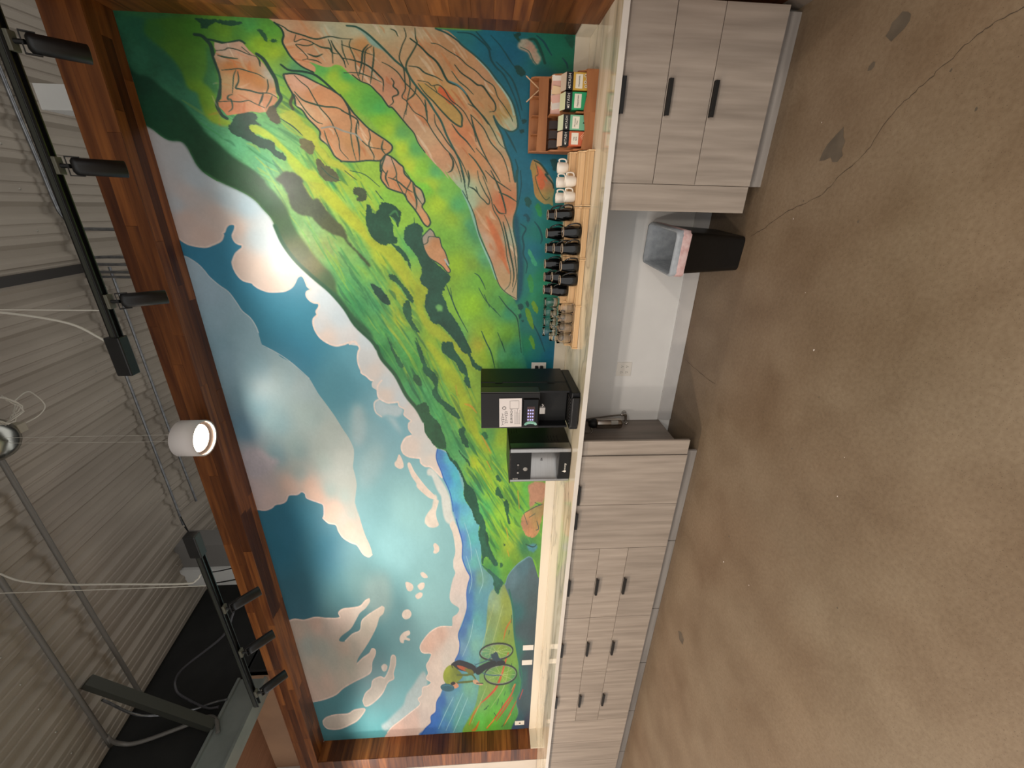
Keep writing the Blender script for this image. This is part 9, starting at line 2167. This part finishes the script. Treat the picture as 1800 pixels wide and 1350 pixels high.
def art_leaves2(b, w, h):
    a = MB()
    for x, z, l, ang in ((.1, .05, .045, 1.7), (.1, .12, .03, .8), (.1, .12, .03, 2.5), (.1, .05, .03, .4), (-.1, .05, .03, 2.9)): a.prism(leaf(x*w, z*h, l, .009, ang), 'y', -.0344, -.034)
    a.build('printed_leaves', mat('print_deep_green', '16342a', .6), b)
def art_spice(b, w, h):
    a = MB()
    for k in range(3): a.prism([(w*.9, h*(.12+.05*k)), (w*.9, h*(.14+.05*k)), (-w*.1+.006*k, h*(.30+.03*k)), (-w*.1+.006*k, h*(.28+.03*k))], 'y', -.0344, -.034)
    a.prism(leaf(-w*.5, h*.16, .022, .006, .3), 'y', -.0344, -.034)
    a.build('printed_spices', mat('print_cream', 'e0b890', .6), b)
tea(-.536, -.458, 1.098, '6fae8c', 't', 'pale green tea box reading Moroccan Mint in the caddy', 'Moroccan', 'Mint', 'c9d0b0', art_leaves2)
tea(-.617, -.540, 1.098, 'c2603c', 't', 'orange tea box reading Chai Spice in the caddy', 'Chai', 'Spice', 'd8b8a0', art_spice)
tea(-.435, -.348, 1.094, '1f9a62', 't', 'bright green tea box reading Peppermint in the caddy', 'Peppermint', '', 'cdd0a8', art_leaves)
tea(-.342, -.256, 1.094, 'c9a040', 't', 'yellow tea box with printed flowers reading Chamomile', 'Chamomile', '', 'c8b4a0', art_flowers)
# packets
pk_m = [mat('pink_packet_paper', 'd8a898', .6), mat('white_packet_paper', 'ded4c8', .6), mat('cream_packet_paper', 'd8b890', .6)]
r = random.Random(9); pm = MB().box(-.021, -.003, 0, .021, .003, .056, .002).mesh('sugar_packet')
for k in range(12):
    me = pm.copy(); me.materials.clear(); me.materials.append(pk_m[[0, 1, 0, 2][k % 4]])
    o = link('sugar_packet', me); o.location = (-.425+(k % 6)*.0325, -.196+.028*(k//6), ZC+.185); o.rotation_euler = (math.radians(-10), math.radians(r.uniform(-9, 9)), math.radians(r.uniform(-14, 14)))
    tag(o, '%s paper sugar packet standing in the right middle compartment of the caddy' % ['small pink', 'small white', 'small pink', 'small cream'][k % 4], 'packet', 'sugar packets in the caddy')
dm = MB().box(-.022, -.003, 0, .022, .003, .06, .002).mesh('dark_packet'); dm.materials.append(mat('dark_brown_packet', '1e0f0a', .45, c2='2c1610', scale=20))
for k in range(6):
    o = link('dark_packet', dm); o.location = (-.597+(k % 3)*.051, -.196+.03*(k//3), ZC+.185); o.rotation_euler = (math.radians(-6), 0, math.radians(r.uniform(-7, 7)))
    tag(o, 'dark brown packet standing in the left middle compartment of the caddy', 'packet', 'dark packets in the caddy')
M_stick = mat('pale_birch_stick', 'd8b48c', .6, c2='cfa77c', scale=8)
for (a, b2), lab in ((((-.318, -.08, ZC+.272), (-.238, -.098, ZC+.385)), 'wooden stirrer leaning right in the top tier of the caddy'), (((-.275, -.10, ZC+.272), (-.363, -.085, ZC+.378)), 'wooden stirrer leaning left in the top tier of the caddy')):
    a, b2 = Vector(a), Vector(b2); d = (b2-a).normalized(); s_ = d.cross(Vector((0, 1, 0))).normalized()*.003; tk = Vector((0, .001, 0))
    V = [a-s_-tk, a+s_-tk, a+s_+tk, a-s_+tk, b2-s_-tk, b2+s_-tk, b2+s_+tk, b2-s_+tk, b2+d*.004-tk, b2+d*.004+tk]
    mb = MB().add(V, [(0, 1, 2, 3), (0, 4, 5, 1), (1, 5, 6, 2), (2, 6, 7, 3), (3, 7, 4, 0), (4, 8, 5), (6, 9, 7), (4, 7, 9, 8), (5, 8, 9, 6)])
    tag(mb.build('coffee_stirrer', M_stick), lab, 'stirrer')

# ------------------------------------------------------------------ pendant lamp
PX, PY, PZ = -2.51, -.42, 3.545
pl = thing('pendant_lamp', (PX, PY, PZ), 'white drum pendant lamp, lit, hanging in front of the plank beam', 'lamp', 'drum pendant lamps')
M_shade = mat('white_lamp_enamel', 'cfc8c4', .4)
MB().lathe([(.118, .0), (.128, 0), (.128, .155), (.122, .16), (0, .16)], n=40).build('shade', M_shade, pl)
MB().lathe([(.118, 0), (.117, .035), (.098, .036)], n=40).build('inner_ring', mat('lamp_inner_ring', '8a7a70', .4), pl)
MB().lathe([(.098, .036), (.06, .034), (0, .034)], n=40).build('diffuser', mat('lit_diffuser', 'fff4e4', .5, emit='fff0dc', estr=9.), pl)
for dx, dy in ((-.04, .02), (.04, -.02)): MB().tube([(dx, dy, .16), (dx*.75, dy*.75, 1.36)], .0013, 6).build('suspension_wire', M_wire, pl)
MB().lathe([(.152, 1.42), (.15, 1.38), (.125, 1.335), (.07, 1.302), (0, 1.293)], n=32).build('canopy', mat('brushed_canopy_steel', 'a8a8a0', .25, 1.), pl)
la = bpy.data.lights.new('pendant_light', 'AREA'); la.shape = 'DISK'; la.size = .2; la.energy = 5; la.color = (1., .84, .68)
lo_ = link('pendant_light', la, pl); lo_.location = (0, 0, .02)

for loc, lab, en in (((-4.4, -2.45, 3.4), 'added fill lamp, a white drum pendant over the floor in front of the drawer cabinets', 70), ((-7.2, -2.2, 2.79), 'added fill lamp, a white drum pendant under the low tan ceiling', 80),
                     ((.9, -3.7, 3.25), 'added fill lamp, a white drum pendant behind the camera, nearest the plank wall', 40), ((-.6, -4.3, 3.2), 'added fill lamp, a white drum pendant behind the camera, second from the plank wall', 40),
                     ((-2.2, -3.8, 3.25), 'added fill lamp, a white drum pendant behind the camera, third from the plank wall', 40), ((-3.7, -4.3, 3.2), 'added fill lamp, a white drum pendant behind the camera, farthest from the plank wall', 40)):
    o = dup(pl, loc, lab)  # unseen pendant copies, added to brighten the low wall, cabinets and floor
    for c in o.children:
        if c.type == 'LIGHT': c.data = c.data.copy(); c.data.energy = en; c.data.color = (1., .9, .8) if en == 40 else (1., .8, .62)
# ------------------------------------------------------------------ track lights
def track(x0, x1, label):
    t = thing('light_track', ((x0+x1)/2, -.915, 3.43), label, 'track'); h = abs(x1-x0)/2
    m = MB(); m.box(-h, -.018, 0, h, .018, .03, .002); m.box(-h, -.018, -.012, h, -.012, 0); m.box(-h, .012, -.012, h, .018, 0)
    m.build('rail', M_blk2, t); m2 = MB().box(-h, -.0188, .004, h, -.018, .022).build('side_strip', mat('olive_grey_strip', '2e302a', .4), t)
    return t, h
t1, h1 = track(1.2, -1.62, 'long black light track nearest the camera, above the red rocks')
MB().box(-h1-.20, -.03, -.02, -h1+.01, .03, .055, .006).build('feed_box', M_blk, t1)
t2, h2 = track(-3.10, -4.76, 'black light track at the far end, over the cyclist')
MB().box(h2-.01, -.03, -.02, h2+.17, .03, .055, .006).build('feed_box', M_blk, t2)
t3, h3 = track(-6.75, -8.6, 'black light track out beyond the far end of the mural')
def head():
    r = link('track_spotlight', None)
    MB().box(-.035, -.018, -.03, .035, .018, -.0125, .003).build('adapter', mat('grey_adapter', '5a584c', .4), r)
    MB().tube([(0, 0, -.03), (0, .004, -.065)], .009, 10).build('stem', M_blk, r)
    b = link('barrel', None); 
    m = MB(); m.lathe([(0, 0), (.022, 0), (.034, .008), (.0355, .02), (.0355, .182), (.033, .184), (.0315, .182), (.031, .15), (0, .15)], n=26); m.xf(Matrix.Rotation(PI, 4, 'X'))
    bpy.data.objects.remove(b, do_unlink=True); bo = m.build('barrel', M_blk, r); bo.location = (0, .012, -.062)
    y = MB(); y.box(-.0395, -.010, -.035, -.0355, .010, .012); y.box(.0355, -.010, -.035, .0395, .010, .012); y.box(-.0395, -.010, .010, .0395, .010, .014); y.build('yoke', M_blk, bo)
    ln = MB().lathe([(0, .152), (.030, .152)], n=20); ln.xf(Matrix.Rotation(PI, 4, 'X')); ln.build('lens', mat('lit_lens', 'fff0dc', .4, emit='ffe8cc', estr=6.), bo)
    return r
h0 = head()
lens = []
HD = [(-.40, (43, 0), 'track spotlight nearest the camera, above the green hillside', 13), (-.835, (43, 0), 'second black track spotlight, between the nearest and the feed box', 13), (-1.43, (40, 0), 'third black track spotlight, close to the track feed box', 19),
      (-3.62, (45, 0), 'first black spotlight on the far track, by its feed box', 13), (-4.10, (45, 0), 'middle black spotlight on the far track', 13), (-4.60, (45, 0), 'last black spotlight on the far end of the far track', 13),
      (-6.9, (45, 0), 'black spotlight at the start of the track beyond the mural end', 20), (-7.6, (45, 0), 'black spotlight in the middle of the track beyond the mural end', 20)]
for i, (x, (ax, ay), lab, en) in enumerate(HD):
    loc = (x, -.915, 3.43)
    if i == 0: o = tag(h0, lab, 'spotlight', 'black spotlights on the light tracks'); o.location = loc
    else: o = dup(h0, loc, lab)
    bo = [c for c in o.children if c.name.startswith('barrel')][0]
    bo.rotation_euler = (math.radians(ax), -math.radians(ay), 0)
    sl_ = bpy.data.lights.new('spot_lamp', 'SPOT'); sl_.energy = en; sl_.color = (1., .93, .84); sl_.spot_size = math.radians(118); sl_.spot_blend = .9; sl_.shadow_soft_size = .035
    so = link('spot_lamp', sl_, o); so.location = (0, .16, -.205); so.rotation_euler = (math.radians(AIM[i][0]), 0, math.radians(AIM[i][1]))

# ------------------------------------------------------------------ conduits, cables and bracing under the roof
def zdeck(y): return RZ-.1*abs(y-RY)
def run(name, pts, r, m, label, cat='conduit', n=6, group=None):
    mb = MB(); mb.tube(smooth_path(pts, n) if len(pts) > 2 else pts, r, 8); return tag(mb.build(name, m), label, cat, group)
run('conduit', [(-1.60, .955, 5.062), (-1.70, .885, 5.07), (-1.80, .872, 5.072), (-2.8, .87, 5.072), (-4.43, .86, 5.07)], .012, M_conduit, 'thin steel conduit along the roof ridge ending above the grey pilaster')
run('conduit', [(-1.55, 1.10, 5.055), (-3.3, 1.11, 5.055), (-4.3, 1.12, 5.05)], .012, M_conduit, 'thin steel conduit just behind the ridge, passing behind the pendant lamp')
run('conduit', [(1.2, .79, 5.05), (-.134, .794, 5.055), (-.68, .809, 5.055), (-1.0, .818, 5.058), (-1.10, .84, 5.06), (-1.209, .90, 5.04), (-1.209, .905, 4.9), (-1.207, .9, 3.9)], .014, M_conduit, 'bright conduit along the near track that bends down behind the beam')
run('conduit', [(1.2, .93, 5.06), (-.41, .927, 5.06), (-1.387, .914, 5.06)], .010, M_conduit, 'slim conduit between the near track and the bright conduit')
run('conduit', [(1.2, .88, 5.055), (-.9, .885, 5.06), (-1.2, .865, 5.06), (-1.37, .885, 5.06), (-1.44, .92, 5.03), (-1.44, .92, 4.8), (-1.437, .9, 3.9)], .013, M_conduit, 'conduit that turns down beside three others behind the plank beam')
for x, w in ((-1.505, 'second'), (-1.571, 'third'), (-1.615, 'last')):
    run('conduit', [(x, .92, 5.125), (x, .92, 3.9)], .012, M_conduit, 'short vertical conduit behind the beam, %s of the group of four' % w)
MB2 = MB(); MB2.prism([(-4.8, zdeck(-4.8)-.035), (RY, RZ-.035), (RY, RZ+.0), (-4.8, zdeck(-4.8)+.0)], 'x', -1.57, -1.50)
tag(MB2.build('roof_rafter', mat('dark_rafter_steel', '2b2723', .5)), 'dark steel rafter crossing the ceiling above the near track', 'rafter')
run('roof_pipe', [(1.0, -.44, 4.93), (-2.66, -.44, 4.93), (-5.56, -.40, 4.93)], .018, mat('painted_pipe', '6a6762', .5, .2), 'grey painted pipe across the ceiling from the lamp canopy to the black wall', 'pipe', 2)
run('roof_pipe', [(.5, -.80, 4.895), (-4.9, -.805, 4.895), (-5.30, -.80, 4.89), (-5.48, -.77, 4.85), (-5.52, -.74, 4.7), (-5.515, -.62, 4.35), (-5.50, -.58, 4.22), (-5.49, -.62, 4.12), (-5.49, -.72, 4.05)], .018, mat('painted_pipe', '6a6762', .5, .2), 'grey pipe nearest the camera that bends down to the steel beam', 'pipe', 5)
mb = MB(); a = Vector((-4.679, -0.708, 4.900)); b2 = Vector((-5.520, -0.649, 4.142)); d = (b2-a).normalized(); s1 = d.cross(Vector((0, 1, 0))).normalized()*.04; s2 = d.cross(s1).normalized()*.04
mb.add([a-s1-s2, a+s1-s2, a+s1+s2, a-s1+s2, b2-s1-s2, b2+s1-s2, b2+s1+s2, b2-s1+s2], [(0, 1, 2, 3), (7, 6, 5, 4), (0, 4, 5, 1), (1, 5, 6, 2), (2, 6, 7, 3), (3, 7, 4, 0)])
tag(mb.build('diagonal_brace', mat('dark_grey_brace_paint', '34352f', .55)), 'dark square tube brace from the ceiling to the steel beam', 'brace')
run('power_cable', [(-1.49, -.86, 4.87), (-1.495, -.87, 4.2), (-1.50, -.88, 3.95), (-1.545, -.90, 3.66), (-1.62, -.915, 3.52), (-1.66, -.915, 3.475)], .006, M_wire, 'white cable dropping from the ceiling to the near track feed box', 'cable')
run('hanger_wire', [(-1.475, -.915, 4.86), (-1.475, -.915, 3.46)], .003, M_wire, 'straight hanger wire holding the near track', 'wire')
run('power_cable', [(-3.30, -.82, 4.87), (-3.36, -.85, 4.7), (-3.37, -.88, 4.4), (-3.36, -.9, 4.1), (-3.37, -.91, 3.62), (-3.33, -.915, 3.52), (-3.28, -.915, 3.48)], .006, M_wire, 'white cable dropping from the pipe to the far track', 'cable')
run('hanger_wire', [(-3.39, -.915, 4.86), (-3.39, -.915, 3.46)], .003, M_wire, 'straight hanger wire holding the far track', 'wire')
run('black_hose', [(-4.62, -.16, 4.0), (-4.9, -.2, 4.15), (-5.30, -.26, 4.62), (-5.46, -.34, 4.66), (-5.50, -.42, 4.5), (-5.505, -.50, 4.28), (-5.50, -.50, 4.17)], .011, mat('black_hose_rubber', '47474b', .35), 'black hose looping from behind the beam to the steel beam', 'hose')
run('power_cable', [(-4.95, -.70, 4.88), (-5.35, -.62, 4.75), (-5.50, -.52, 4.45), (-5.50, -.46, 4.25), (-5.49, -.44, 4.12)], .011, M_conduit, 'grey flexible cable crossing the dark brace', 'cable')
run('hanging_wire', [(-4.45, .845, 5.05), (-4.55, .6, 4.75), (-4.55, .3, 4.5), (-4.4, .0, 4.28), (-4.3, -.05, 3.9)], .006, M_dark, 'thin dark wire looping from the ridge conduit to the beam', 'wire')
run('hanging_wire', [(-4.3, .845, 5.05), (-4.38, .6, 4.8), (-4.36, .3, 4.5), (-4.25, .0, 4.25), (-4.15, -.05, 3.9)], .005, M_dark, 'second thin dark wire looping beside the first one', 'wire')
# coil of cable and small box by the lamp canopy
co = []
rc = random.Random(6)
for k in range(90):
    a = 2*PI*k/15; rr_ = .085+.012*math.sin(k*1.7)+rc.uniform(-.004, .004); co.append((-2.279+rr_*math.cos(a), -0.422+rr_*math.sin(a), 4.76+.022*math.sin(k*.9)+.0002*k))
tag(MB().tube(co, .004, 6).build('cable_coil', M_wire), 'coil of white cable hanging beside the lamp canopy', 'cable coil')
run('loose_cable', [(-2.249, -0.337, 4.77), (-2.25, -.19, 4.84), (-2.29, -.13, 4.86), (-2.40, -.095, 4.86), (-2.455, -.15, 4.87), (-2.475, -.25, 4.89)], .004, M_wire, 'loose white cable loop between coil and junction box', 'cable')
tag(MB().box(-2.52, -.31, 4.87, -2.455, -.25, 5.0, .004).build('junction_box', mat('beige_junction_box', '8d8674', .5)), 'small beige junction box beside the lamp canopy', 'box')
# screw heads on the sheets
sh = MB().lathe([(0, -.006), (.006, -.005), (.008, 0)], n=8)
M_screw = mat('screw_zinc', '9a968c', .4, .7)
sm = sh.mesh('screw'); sm.materials.append(M_screw); ce = bpy.data.objects['ceiling']
for yy in (.62, -1.0):
    for k in range(-7, 12):
        o = link('screw', sm, ce); o.location = (-3.162+.3*k+.15, yy, zdeck(yy)-.0005)
